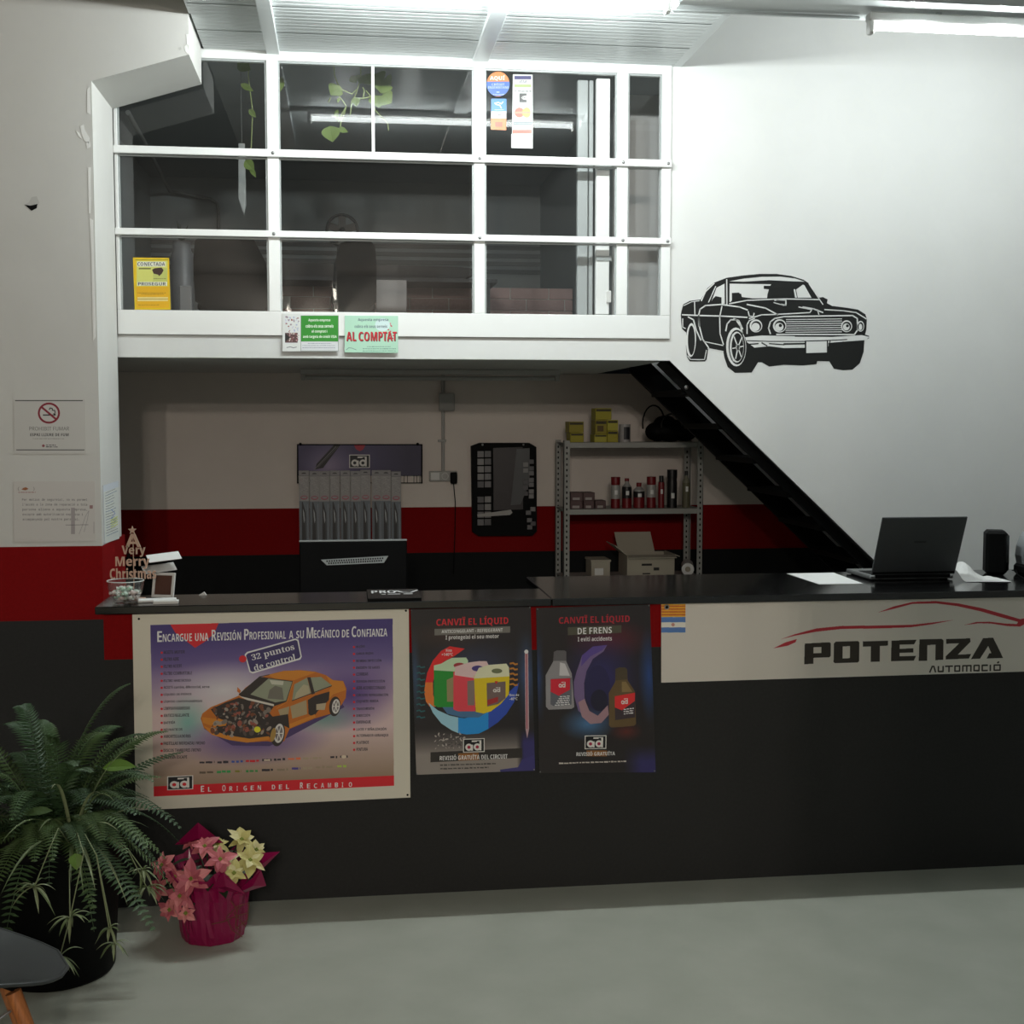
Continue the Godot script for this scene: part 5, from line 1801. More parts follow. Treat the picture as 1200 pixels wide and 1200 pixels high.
# ---------------------------------------------------------------- steel shelf
func shelf_unit() -> void:
	var zf := -7.2
	var zk := -7.5
	var t := thing("shelf_unit", "light grey slotted-angle steel shelf unit under the black stairs", "shelf unit", Vector3(1.6, 0, -7.35))
	var h_top := onz(740, 518.5, zf).y
	var h_mid := onz(740, 596.5, zf).y
	var xl0 := onz(660.8, 560, zf).x
	var xl1 := onz(667.6, 560, zf).x
	var xr0 := onz(817.5, 560, zf).x
	var xr1 := onz(824.2, 560, zf).x
	for e in [[xl0, xl1, zf, 1, 1], [xr0, xr1, zf, 1, -1], [xl0, xl1, zk, -1, 1], [xr0, xr1, zk, -1, -1]]:
		var m := MB.new()
		var th := 0.003
		# an angle: one leaf across, one leaf going inwards
		m.span(Vector3(e[0], 0, e[2] - (th if e[3] > 0 else 0.0)), Vector3(e[1], h_top + 0.012, e[2] + (0.0 if e[3] > 0 else th)))
		var xo: float = e[0] if e[4] > 0 else e[1]
		m.span(Vector3(xo, 0, e[2]), Vector3(xo + e[4] * th, h_top + 0.012, e[2] - e[3] * 0.034))
		var post := obj("post", m, M.shelf_grey, t)
		m = MB.new()
		var y := 0.75
		var xm: float = (e[0] + e[1]) / 2.0
		while y < h_top:
			m.box(Vector3(xm, y, e[2] + 0.0004 + (0.0 if e[3] > 0 else th)), Vector3(0.008, 0.013, 0.0012))
			y += 0.032
		obj("slots", m, M.black, post, "", "", "", "stuff")
	for h in [h_top, h_mid, 0.80, 0.25]:
		var m := MB.new()
		m.span(Vector3(xl0 + 0.003, h - 0.004, zk + 0.004), Vector3(xr1 - 0.003, h, zf - 0.004))
		m.span(Vector3(xl1, h - 0.03, zf - 0.008), Vector3(xr0, h - 0.004, zf - 0.004))
		m.span(Vector3(xl1, h - 0.03, zk + 0.004), Vector3(xr0, h - 0.004, zk + 0.007))
		obj("shelf", m, M.shelf_grey, t)
	var P := func(x: float, y: float) -> Vector2: return Vector2(640 + x / 5.215, 460 + y / 5.215)
	# yellow boxes
	var yel := [Color(0.66, 0.62, 0.16), Color(0.60, 0.55, 0.15), Color(0.72, 0.69, 0.25)]
	var k := 0
	var first := [[148, 240, 230, 298, "yellow parts box at the foot of the short stack on the top shelf"], [140, 172, 230, 240, "yellow parts box with a dark lid strip on top of the short stack"], [295, 250, 372, 298, "yellow parts box low in the tall stack, beside its twin"], [374, 228, 440, 298, "tall yellow parts box low in the tall stack beside the tin"], [300, 155, 372, 250, "brown-printed yellow parts box in the middle of the tall stack"], [374, 152, 440, 228, "yellow parts box in the middle of the tall stack beside the tin"], [302, 84, 400, 155, "yellow parts box crowning the tall stack on the top shelf"]]
	var heights := {}
	for e in first:
		var p0: Vector2 = P.call(e[0], e[1])
		var p1: Vector2 = P.call(e[2], e[3])
		var zz := -7.27
		var a := onz(p0.x, p1.y, zz)
		var b := onz(p1.x, p0.y, zz)
		var low := h_top
		if k == 1: low = heights[0]
		if k == 4: low = heights[2]
		if k == 5: low = heights[3]
		if k == 6: low = maxf(heights[4], heights[5])
		var top: float = low + (b.y - a.y) * (1.0 if k != 4 else 0.96)
		if k == 5 or k == 4:
			top = h_top + onz(0, 460 + 153 / 5.215, zz).y - onz(0, 460 + 298 / 5.215, zz).y
		heights[k] = top + 0.0008
		var o := thing("parts_box", e[4], "box", Vector3((a.x + b.x) / 2, low, zz - 0.06), "yellow parts boxes on the top shelf")
		var m := MB.new()
		m.span(Vector3(a.x, low + 0.0005, zz - 0.13), Vector3(b.x, top, zz), 0.002)
		obj("carton", m, paint(yel[k % 3], 0.6), o)
		m = MB.new()
		var hh: float = top - low
		m.span(Vector3(a.x + 0.004, low + hh * 0.72, zz), Vector3(b.x - 0.004, low + hh * 0.92, zz + 0.0008))
		obj("print_band", m, paint(Color(0.22, 0.19, 0.10), 0.6), o)
		if k == 4:
			m = MB.new()
			m.span(Vector3(a.x + 0.012, low + hh * 0.2, zz), Vector3(b.x - 0.02, low + hh * 0.6, zz + 0.0008))
			obj("print_band", m, paint(Color(0.36, 0.28, 0.10), 0.6), o)
		k += 1
	# tin
	var p0: Vector2 = P.call(480, 298)
	var c := onz(p0.x, p0.y, -7.3)
	var r := 0.033
	var th := onz(p0.x, 496, -7.3).y - onz(p0.x, 517, -7.3).y
	var o := thing("tin", "grey-white paint tin beside the yellow boxes on the top shelf", "tin", Vector3(c.x, h_top, c.z))
	var m := MB.new()
	m.lathe([Vector2(0, 0.0005), Vector2(r, 0.0005), Vector2(r, 0.0005), Vector2(r, th), Vector2(r, th), Vector2(r * 0.9, th), Vector2(r * 0.88, th - 0.004), Vector2(0, th - 0.004)], 24, Transform3D(Basis.IDENTITY, Vector3(c.x, h_top, c.z)))
	obj("can", m, paint(Color(0.66, 0.65, 0.65), 0.4), o)
	m = MB.new()
	m.lathe([Vector2(r + 0.0006, th * 0.15), Vector2(r + 0.0006, th * 0.85)], 12, Transform3D(Basis.IDENTITY, Vector3(c.x, h_top, c.z)), PI * 0.25, PI * 0.62)
	obj("label", m, paint(Color(0.16, 0.16, 0.18), 0.5), o)
	# dark bag
	o = thing("bag", "slumped black bag with loose handles on the top shelf under the stairs", "bag", Vector3(1.93, h_top, -7.32))
	m = MB.new()
	var bc := onz(785, 503, -7.33)
	for e in [[0.0, 0.062, 0.0, 0.13, 0.066, 0.09], [0.075, 0.048, 0.02, 0.08, 0.05, 0.07], [-0.07, 0.055, -0.01, 0.075, 0.058, 0.08], [-0.03, 0.10, 0.0, 0.07, 0.05, 0.06]]:
		m.ball(Vector3(bc.x + e[0], h_top + e[1] + 0.006, -7.33 + e[2]), Vector3(e[3], e[4], e[5]), 16, 10)
	obj("body", m, M.black, o)
	m = MB.new()
	var loop := []
	for k2 in 13:
		var an := PI * (1.08 - 1.1 * k2 / 12.0)
		loop.append(onz(766 + 13 * cos(an), 497 - 22 * sin(an), -7.29 + 0.02 * sin(an)))
	m.tube(loop, 0.0045, 8)
	obj("handle", m, M.black, o)
	m = MB.new()
	loop = []
	for k2 in 13:
		var an := PI * (1.05 - 1.1 * k2 / 12.0)
		loop.append(onz(787 + 12 * cos(an), 499 - 14 * sin(an), -7.26))
	m.tube(loop, 0.0045, 8)
	obj("handle", m, paint(Color(0.16, 0.15, 0.14), 0.7), o)
	# small brake-pad boxes on the middle shelf
	var pad := paint(Color(0.36, 0.27, 0.27), 0.6)
	var lab := paint(Color(0.66, 0.63, 0.62), 0.6)
	var rows := [[148, 655, 222, 703], [230, 655, 293, 703], [300, 655, 366, 703], [150, 600, 224, 652], [227, 608, 298, 655]]
	for i in rows.size():
		var e: Array = rows[i]
		var q0: Vector2 = P.call(e[0], e[1])
		var q1: Vector2 = P.call(e[2], e[3])
		var a := onz(q0.x, q1.y, -7.25)
		var b := onz(q1.x, q0.y, -7.25)
		var low: float = h_mid + 0.0005 if i < 3 else h_mid + 0.0475
		o = thing("pad_box", ["flat reddish-brown box with a pale label, bottom row beside the shelf post", "flat reddish-brown box with a pale label, bottom row under another box", "flat reddish-brown box with a pale label, alone and nearest the spray cans", "flat reddish-brown box stacked on top, beside the shelf post", "flat reddish-brown box stacked on top, off the shelf post"][i], "box", Vector3((a.x + b.x) / 2, low, -7.3), "small reddish boxes on the middle shelf")
		m = MB.new()
		m.span(Vector3(a.x, low, -7.36), Vector3(b.x, low + 0.0465, -7.25), 0.002)
		obj("carton", m, pad, o)
		m = MB.new()
		m.span(Vector3(a.x + 0.012, low + 0.004, -7.25), Vector3(b.x - 0.018, low + 0.018, -7.2492))
		obj("label", m, lab, o)
	# cans and bottles
	var red := paint(Color(0.45, 0.06, 0.09), 0.4)
	var silver := paint(Color(0.62, 0.62, 0.61), 0.35)
	var darkp := paint(Color(0.08, 0.08, 0.085), 0.4)
	can("red-capped spray can with a black and white label beside the flat boxes", 717, 728, 559, [[0.0, 0.30, red], [0.30, 0.74, silver], [0.74, 1.0, red]], 0, h_mid)
	can("white round-shouldered bottle with a red band and black label, second in the row", 730, 741.6, 560.7, [[0.0, 0.33, red], [0.33, 0.72, darkp], [0.72, 0.9, silver], [0.9, 1.0, red]], 1, h_mid)
	can("squat white bottle with red foot, the shortest in the row", 743.5, 757, 566, [[0.0, 0.42, red], [0.42, 0.66, darkp], [0.66, 0.84, silver], [0.84, 1.0, red]], 1, h_mid)
	can("red-capped spray can with a black label beside the squat bottle", 759, 770, 559, [[0.0, 0.34, red], [0.34, 0.74, silver], [0.74, 1.0, red]], 0, h_mid)
	can("slim dark red spray can with a black cap", 772, 779.6, 558, [[0.0, 0.36, red], [0.36, 0.8, red], [0.8, 1.0, darkp]], 2, h_mid)
	can("tall black spray can, the tallest in the row", 783, 795, 551, [[0.0, 0.2, darkp], [0.2, 0.82, darkp], [0.82, 1.0, darkp]], 3, h_mid)
	can("murky clear bottle with a black cap, last in the row", 800.7, 810, 552.6, [[0.0, 0.68, paint(Color(0.42, 0.41, 0.33), 0.2)], [0.68, 0.88, paint(Color(0.5, 0.49, 0.43), 0.2)], [0.88, 1.0, darkp]], 1, h_mid)
	# carton, small box, roll on the lower shelf
	open_carton(0.80)
	o = thing("small_carton", "small pale carton with a white label beside the open carton", "box", onz(704, 675, -7.25))
	m = MB.new()
	var s0 := onz(693, 665, -7.25).x
	var s1 := onz(715, 665, -7.25).x
	m.span(Vector3(s0, 0.8005, -7.42), Vector3(s1, onz(704, 658, -7.25).y, -7.25), 0.002)
	obj("carton", m, M.card, o)
	m = MB.new()
	m.span(Vector3(s0 - 0.004, onz(704, 658.5, -7.25).y, -7.43), Vector3(s1 + 0.004, onz(704, 656, -7.25).y, -7.245), 0.001)
	obj("lid", m, M.card, o)
	m = MB.new()
	px_box(m, 697, 666, 707, 674, -7.249, 0.001)
	obj("label", m, M.paper, o)
	o = thing("paper_roll", "white paper roll lying end-on beside the open carton", "roll", onz(803, 678, -7.3))
	m = MB.new()
	var rc := onz(806, 668.5, -7.24)
	rc.y = 0.8 + 0.038
	m.lathe([Vector2(0.016, 0.0), Vector2(0.036, 0.0), Vector2(0.036, 0.0), Vector2(0.036, 0.22), Vector2(0.036, 0.22), Vector2(0.016, 0.22), Vector2(0.016, 0.22), Vector2(0.016, 0.0)], 24, Transform3D(Basis(Vector3.UP, -0.25) * Basis(Vector3.RIGHT, -PI / 2), rc))
	obj("paper", m, M.paper, o)
	m = MB.new()
	m.lathe([Vector2(0.0, 0.01), Vector2(0.0155, 0.01), Vector2(0.0155, -0.001)], 20, Transform3D(Basis(Vector3.UP, -0.25) * Basis(Vector3.RIGHT, -PI / 2), rc))
	obj("core", m, M.card, o)


func can(label: String, x0: float, x1: float, y_top: float, bands: Array, shape: int, floor_y: float) -> void:
	var z := -7.26
	var a := onz(x0, 595, z)
	var b := onz(x1, y_top, z)
	var h := b.y - onz(x0, 596.5, -7.2).y
	var r := (b.x - a.x) / 2.0
	var at := Vector3((a.x + b.x) / 2.0, floor_y + 0.0005, z - r)
	var o := thing("can" if shape != 1 else "bottle", label, "can" if shape != 1 else "bottle", at, "cans and bottles on the middle shelf")
	var prof := func(v: float) -> float:
		if shape == 1:
			return r if v < 0.68 else (lerpf(r, r * 0.42, smoothstep(0.68, 0.86, v)) if v < 0.88 else r * 0.45)
		if shape == 2:
			return r if v < 0.78 else (lerpf(r, r * 0.7, smoothstep(0.78, 0.84, v)) if v < 0.85 else r * 0.72)
		return r * (1.0 if v < 0.72 or v > 0.755 else 0.93)
	var k := 0
	for e in bands:
		var m := MB.new()
		var pts := []
		if e[0] == 0.0:
			pts.append(Vector2(0, 0)); pts.append(Vector2(prof.call(0.0), 0)); pts.append(Vector2(prof.call(0.0), 0))
		for j in 9:
			var v: float = lerpf(e[0], e[1], j / 8.0)
			pts.append(Vector2(prof.call(minf(v, 0.999)), v * h))
		if e[1] == 1.0:
			pts.append(Vector2(prof.call(1.0), h)); pts.append(Vector2(0, h))
		m.lathe(pts, 20, Transform3D(Basis.IDENTITY, at))
		obj(["foot_band", "label", "shoulder", "cap"][k] if bands.size() == 4 else ["foot_band", "label", "cap"][k], m, e[2], o)
		k += 1
	var w := MB.new()
	var lo: float = 0.44 if shape != 3 else 0.25
	w.lathe([Vector2(r + 0.0008, h * lo), Vector2(r + 0.0008, h * (lo + 0.14))], 6, Transform3D(Basis.IDENTITY, at), PI * 0.42, PI * 0.62)
	obj("print_mark", w, M.paper, o)


func open_carton(floor_y: float) -> void:
	var z := -7.22
	var a := onz(735, 674, z)
	var b := onz(790.5, 652, z)
	var x0 := a.x
	var x1 := b.x
	var y0 := floor_y + 0.0005
	var y1 := onz(760, 651, z).y
	var zb := z - 0.24
	var o := thing("open_carton", "open pale cardboard carton with raised flaps on the lower shelf", "carton", Vector3((x0 + x1) / 2, y0, (z + zb) / 2))
	var th := 0.005
	for e in [[Vector3(x0, y0, z - th), Vector3(x1, y1, z)], [Vector3(x0, y0, zb), Vector3(x1, y1, zb + th)], [Vector3(x0, y0, zb + th), Vector3(x0 + th, y1, z - th)], [Vector3(x1 - th, y0, zb + th), Vector3(x1, y1, z - th)]]:
		var m := MB.new()
		m.span(e[0], e[1])
		obj("side", m, M.card, o)
	var m := MB.new()
	m.span(Vector3(x0 + th, y0, zb + th), Vector3(x1 - th, y0 + th, z - th))
	obj("bottom", m, M.card, o)
	var flap := func(p: Vector3, r: Vector3, d: Vector3) -> void:
		var f := MB.new()
		var nn := (r - p).cross(d).normalized() * th
		f.quad(p, r, r + d, p + d, nn)
		f.quad(p - nn, r - nn, r + d - nn, p + d - nn, -nn)
		f.quad(p, r, r - nn, p - nn, -d)
		f.quad(p + d, r + d, r + d - nn, p + d - nn, d)
		f.quad(p, p + d, p + d - nn, p - nn, p - r)
		f.quad(r, r + d, r + d - nn, r - nn, r - p)
		obj("flap", f, M.card, o)
	flap.call(Vector3(x0, y1, zb), Vector3(x1 - 0.06, y1, zb), Vector3(-0.02, 0.115, -0.03))
	flap.call(Vector3(x0, y1, zb), Vector3(x0, y1, z), Vector3(-0.075, 0.06, 0.0))
	flap.call(Vector3(x0, y1, z), Vector3(x1, y1, z), Vector3(0.0, -0.012, 0.05))
	flap.call(Vector3(x1, y1, z), Vector3(x1, y1, zb), Vector3(0.03, -0.01, 0.0))
	var ink := paint(Color(0.1, 0.1, 0.1), 0.7)
	for e in [[752, 660.5, 764, 663], [766, 665, 772.5, 668.5], [753, 671.5, 762, 673]]:
		m = MB.new()
		px_box(m, e[0], e[1], e[2], e[3], z + 0.0006, 0.0006)
		obj("print_mark", m, ink, o)


# ---------------------------------------------------------------- on the countertop
func counter_things() -> void:
	var Y := 1.0672
	# Christmas sign: letters piled up like a tree, on a small foot (origin 110, 600, scale 10)
	var z := -4.655
	var pale := paint(Color(0.80, 0.66, 0.58), 0.6)
	var t := thing("christmas_sign", "pale wooden cut-out lettering shaped like a Christmas tree with a star", "ornament", Vector3(onz(155, 690, z).x, Y, z))
	var q := func(x: float, y: float) -> Vector3: return onz(110 + x / 10.0, 600 + y / 10.0, z)
	var star := PackedVector2Array()
	for k in 10:
		var r := 52.0 if k % 2 == 0 else 22.0
		var a := -PI / 2 + TAU * k / 10.0
		var w: Vector3 = q.call(450 + r * cos(a), 215 + r * sin(a))
		star.append(Vector2(w.x, w.y))
	var m := MB.new()
	m.prism(star, Vector3(0, 0, z - 0.003), Vector3.RIGHT, Vector3.UP, Vector3(0, 0, 0.006))
	obj("star", m, pale, t)
	for e in [["A", 372, 255, 548, 412], ["Very", 330, 392, 602, 530], ["Merry", 255, 520, 652, 672], ["Christmas", 190, 652, 728, 790]]:
		lettering(e[0], bold, 110 + e[1] / 10.0, 600 + e[2] / 10.0, 110 + e[3] / 10.0, 600 + e[4] / 10.0, z, 0.006, pale, "word", t)
	m = MB.new()
	m.bar(q.call(455, 270) + Vector3(0, 0, -0.0045), Vector3(q.call(455, 262).x, Y + 0.006, z - 0.0045), 0.0025, 0.002, Vector3.BACK)
	obj("stem", m, pale, t)
	m = MB.new()
	m.span(Vector3(q.call(330, 0).x, Y, z - 0.02), Vector3(q.call(580, 0).x, Y + 0.006, z + 0.012), 0.001)
	obj("foot", m, pale, t)
	# glass bowl of sweets
	var c := Vector3(-0.765, Y, -4.585)
	t = thing("glass_bowl", "clear glass bowl of wrapped sweets under the Christmas sign", "bowl", c)
	m = MB.new()
	m.lathe([Vector2(0, 0), Vector2(0.036, 0.0), Vector2(0.042, 0.006), Vector2(0.054, 0.03), Vector2(0.061, 0.06), Vector2(0.064, 0.077), Vector2(0.0625, 0.079), Vector2(0.061, 0.077), Vector2(0.058, 0.06), Vector2(0.051, 0.032), Vector2(0.039, 0.01), Vector2(0, 0.006)], 32, Transform3D(Basis.IDENTITY, c))
	obj("bowl", m, M.glass, t)
	m = MB.new()
	m.lathe([Vector2(0.0608, 0.0765), Vector2(0.0625, 0.0795), Vector2(0.0642, 0.0765)], 32, Transform3D(Basis.IDENTITY, c))
	obj("rim", m, paint(Color(0.75, 0.78, 0.77), 0.1), t)
	var sweets := [paint(Color(0.70, 0.80, 0.74), 0.35), paint(Color(0.84, 0.86, 0.84), 0.35), paint(Color(0.80, 0.74, 0.72), 0.35)]
	var k := 0
	for ring in [[0.0, 0.0, 0.017], [0.024, 5, 0.018], [0.0, 0, 0.038], [0.022, 5, 0.036], [0.040, 9, 0.036], [0.018, 4, 0.051]]:
		for j in maxi(1, int(ring[1])):
			var an: float = TAU * j / maxf(1.0, ring[1]) + ring[2] * 40.0
			var p := c + Vector3(cos(an) * ring[0], ring[2], sin(an) * ring[0])
			var b := MB.new()
			var turn := Basis(Vector3.UP, rng.randf() * TAU) * Basis(Vector3.RIGHT, rng.randf_range(-0.4, 0.4))
			b.ball(p, Vector3(0.0105, 0.0075, 0.0085), 8, 6, turn)
			b.lathe([Vector2(0.001, 0.008), Vector2(0.006, 0.016)], 6, Transform3D(turn * Basis(Vector3.FORWARD, PI / 2), p))
			b.lathe([Vector2(0.001, 0.008), Vector2(0.006, 0.016)], 6, Transform3D(turn * Basis(Vector3.FORWARD, -PI / 2), p))
			obj("wrapped_sweet", b, sweets[k % 3], self, "pale wrapped sweet lying in the clear glass bowl", "sweet", "sweets in the glass bowl")
			k += 1
	# letter tray with loose sheets
	var g := Vector3(-0.70, Y, -4.752)
	t = thing("letter_tray", "dark two-tier letter tray behind the Christmas sign", "letter tray", g)
	for y in [0.085, 0.125]:
		m = MB.new()
		m.span(Vector3(g.x - 0.085, Y + y, g.z - 0.02), Vector3(g.x + 0.055, Y + y + 0.003, g.z + 0.014), 0.001)
		obj("tier", m, M.black, t)
	for e in [[-0.083, -0.019], [0.05, -0.019], [-0.083, 0.012]]:
		m = MB.new()
		m.span(Vector3(g.x + e[0], Y, g.z + e[1] - 0.002), Vector3(g.x + e[0] + 0.004, Y + 0.155, g.z + e[1] + 0.002))
		obj("upright", m, M.black, t)
	for e in [[0.1285, 0.018, "upper white paper sheet sticking out of the letter tray"], [0.0885, 0.0, "lower white paper sheet sticking out of the letter tray"]]:
		m = MB.new()
		m.box(Vector3(g.x + 0.03 + e[1], Y + e[0] + 0.0155, g.z + 0.026), Vector3(0.115, 0.002, 0.07), 0.0, Basis(Vector3.RIGHT, 0.3) * Basis(Vector3.UP, 0.3))
		obj("paper_sheet", m, M.paper, self, e[2], "paper", "sheets in the letter tray")
	# picture frame leaning back
	var pb := Vector3(-0.655, Y, -4.692)
	var tilt := Basis(Vector3.UP, -0.35) * Basis(Vector3.RIGHT, -0.22)
	t = thing("picture_frame", "small white frame with a brown picture leaning beside the glass bowl", "picture frame", pb)
	for e in [[Vector3(0, 0.005, 0), Vector3(0.085, 0.01, 0.009)], [Vector3(0, 0.085, 0), Vector3(0.085, 0.01, 0.009)], [Vector3(-0.0375, 0.045, 0), Vector3(0.01, 0.07, 0.009)], [Vector3(0.0375, 0.045, 0), Vector3(0.01, 0.07, 0.009)]]:
		m = MB.new()
		m.box(pb + tilt * e[0] + Vector3(0, 0.001, 0), e[1], 0.001, tilt)
		obj("frame_side", m, M.white, t)
	m = MB.new()
	m.box(pb + tilt * Vector3(0, 0.045, -0.001) + Vector3(0, 0.001, 0), Vector3(0.067, 0.072, 0.004), 0.0, tilt)
	obj("picture", m, paint(Color(0.34, 0.22, 0.18), 0.4), t)
	m = MB.new()
	m.bar(pb + tilt * Vector3(0, 0.06, -0.004), pb + Vector3(0.008, 0.002, -0.03), 0.02, 0.003)
	obj("strut", m, M.card, t)
	# booklet and white box
	m = MB.new()
	m.box(Vector3(-0.66, Y + 0.005, -4.60), Vector3(0.13, 0.009, 0.05), 0.002, Basis(Vector3.UP, 0.12))
	obj("booklet", m, M.paper, self, "thin white booklet lying beside the glass bowl", "booklet")
	m = MB.new()
	m.box(Vector3(-0.622, Y + 0.006, -4.537), Vector3(0.085, 0.012, 0.03), 0.002, Basis(Vector3.UP, 0.05))
	obj("white_box", m, M.white, self, "small flat white box at the front edge of the narrow countertop", "box")
	m = MB.new()
	m.prism(PackedVector2Array([Vector2(-0.014, 0), Vector2(0.014, 0), Vector2(0.006, 0.012)]), Vector3(-0.52, Y, -4.755), Vector3.RIGHT, Vector3.UP, Vector3(0, 0, 0.012))
	obj("folded_card", m, M.paper, self, "tiny folded white card at the back of the narrow countertop", "card")
	# magazine
	var cv := Canvas.new(380, 460, unit_quad(380, 460), Color(0.055, 0.055, 0.06))
	var W := Color(0.9, 0.9, 0.9)
	cv.text("PRO", 30, 70, 210, 200, W, bold)
	cv.line([210, 90, 260, 170, 320, 190, 372, 80], 22, W)
	cv.line([225, 70, 300, 80, 350, 60], 12, Color(0.6, 0.6, 0.6))
	dashes(cv, 100, 260, 330, 34, W)
	dashes(cv, 60, 380, 300, 20, Color(0.2, 0.2, 0.21))
	t = thing("magazine", "black glossy magazine with white lettering lying on the narrow countertop", "magazine", Vector3(0.17, Y, -4.64))
	m = MB.new()
	m.span(Vector3(0.075, Y, -4.765), Vector3(0.265, Y + 0.008, -4.515), 0.001)
	obj("pages", m, M.black, t)
	m = MB.new()
	m.uvquad(Vector3(0.076, Y + 0.0085, -4.764), Vector3(0.264, Y + 0.0085, -4.764), Vector3(0.264, Y + 0.0085, -4.516), Vector3(0.076, Y + 0.0085, -4.516), Vector3.UP)
	obj("cover", m, textured(cv, 0.25), t)
	# loose sheet by the laptop
	m = MB.new()
	var pts := []
	for e in [[922, 672], [977, 671], [1012, 684], [960, 684.5]]:
		pts.append(ony(e[0], e[1], Y + 0.001))
	m.quad(pts[0], pts[1], pts[2], pts[3], Vector3.UP)
	m.quad(pts[0] - Vector3(0, 0.001, 0), pts[1] - Vector3(0, 0.001, 0), pts[2] - Vector3(0, 0.001, 0), pts[3] - Vector3(0, 0.001, 0), Vector3.DOWN)
	for k2 in 4:
		var d := Vector3(0, -0.001, 0)
		m.quad(pts[k2], pts[(k2 + 1) % 4], pts[(k2 + 1) % 4] + d, pts[k2] + d, pts[k2] - (pts[0] + pts[2]) / 2)
	obj("paper_sheet", m, M.paper, self, "single white sheet lying flat beside the laptop", "paper")
	laptop(Y)
	# sheets curling up under the speaker
	t = thing("paper_stack", "crumpled white sheets curling up between laptop and loudspeaker", "paper", Vector3(2.5, Y, -4.80))
	m = MB.new()
	var n := 14
	var grid := []
	for i in n + 1:
		var row := []
		for j in n + 1:
			var u := float(i) / n
			var v := float(j) / n
			var x := lerpf(2.425, 2.60, u) + 0.02 * v
			var zz := lerpf(-4.745, -4.90, v) + 0.03 * u
			var h := 0.052 * exp(-pow((u - 0.2) / 0.24, 2)) * smoothstep(0.15, 0.8, v) + 0.012 * (1.0 - u) * v + 0.002 + 0.003 * sin(u * 19.0 + v * 5.0) * v
			row.append(Vector3(x, Y + maxf(0.001, h), zz))
		grid.append(row)
	for i in n:
		for j in n:
			m.quad(grid[i][j], grid[i + 1][j], grid[i + 1][j + 1], grid[i][j + 1], Vector3.UP)
			var d := Vector3(0, -0.0008, 0)
			m.quad(grid[i][j] + d, grid[i + 1][j] + d, grid[i + 1][j + 1] + d, grid[i][j + 1] + d, Vector3.DOWN)
	obj("sheet", m, M.paper, t)
	speaker(Y)


func laptop(Y: float) -> void:
	var t := thing("laptop", "open dark grey laptop with its lid back towards the room", "laptop", Vector3(2.24, Y, -4.95))
	var grey := paint(Color(0.28, 0.29, 0.295), 0.5, 0.1)
	var x0 := 2.068
	var x1 := 2.418
	var zh := -4.835
	var m := MB.new()
	m.span(Vector3(x0, Y + 0.004, -5.085), Vector3(x1, Y + 0.02, zh), 0.004)
	var base := obj("base", m, paint(Color(0.42, 0.43, 0.43), 0.4, 0.3), t)
	for e in [[x0 + 0.03, -5.06], [x1 - 0.03, -5.06], [x0 + 0.03, -4.86], [x1 - 0.03, -4.86]]:
		m = MB.new()
		m.box(Vector3(e[0], Y + 0.0025, e[1]), Vector3(0.03, 0.005, 0.01))
		obj("rubber_foot", m, M.black, base)
	m = MB.new()
	m.span(Vector3(x0 + 0.02, Y + 0.02, -5.0), Vector3(x1 - 0.02, Y + 0.0212, zh - 0.025), 0.0)
	obj("keyboard", m, M.black, base)
	m = MB.new()
	m.tube([Vector3(x0 + 0.02, Y + 0.018, zh + 0.004), Vector3(x1 - 0.02, Y + 0.018, zh + 0.004)], 0.008, 10)
	obj("hinge", m, M.black, t)
	var up := Vector3(0, 0.236, 0.098).normalized()
	var nn := Vector3.RIGHT.cross(up)          # towards the room
	var b := Basis(Vector3.RIGHT, up, nn)
	var mid := Vector3((x0 + x1) / 2, Y + 0.024, zh + 0.006) + up * 0.128
	m = MB.new()
	m.box(mid, Vector3(x1 - x0, 0.256, 0.007), 0.002, b)
	var lid := obj("lid", m, grey, t)
	m = MB.new()
	m.box(mid - nn * 0.0037, Vector3(x1 - x0 - 0.02, 0.23, 0.001), 0.0, b)
	obj("screen", m, M.black_gloss, lid)
	m = MB.new()
	m.box(mid - up * 0.118 + nn * 0.0035, Vector3(x1 - x0 - 0.01, 0.008, 0.002), 0.0, b)
	obj("lower_edge", m, M.black, lid)
	m = MB.new()
	m.box(mid + nn * 0.0036 + up * 0.02, Vector3(0.05, 0.008, 0.0006), 0.0, b)
	obj("lid_mark", m, paint(Color(0.24, 0.245, 0.25), 0.3, 0.4), lid)


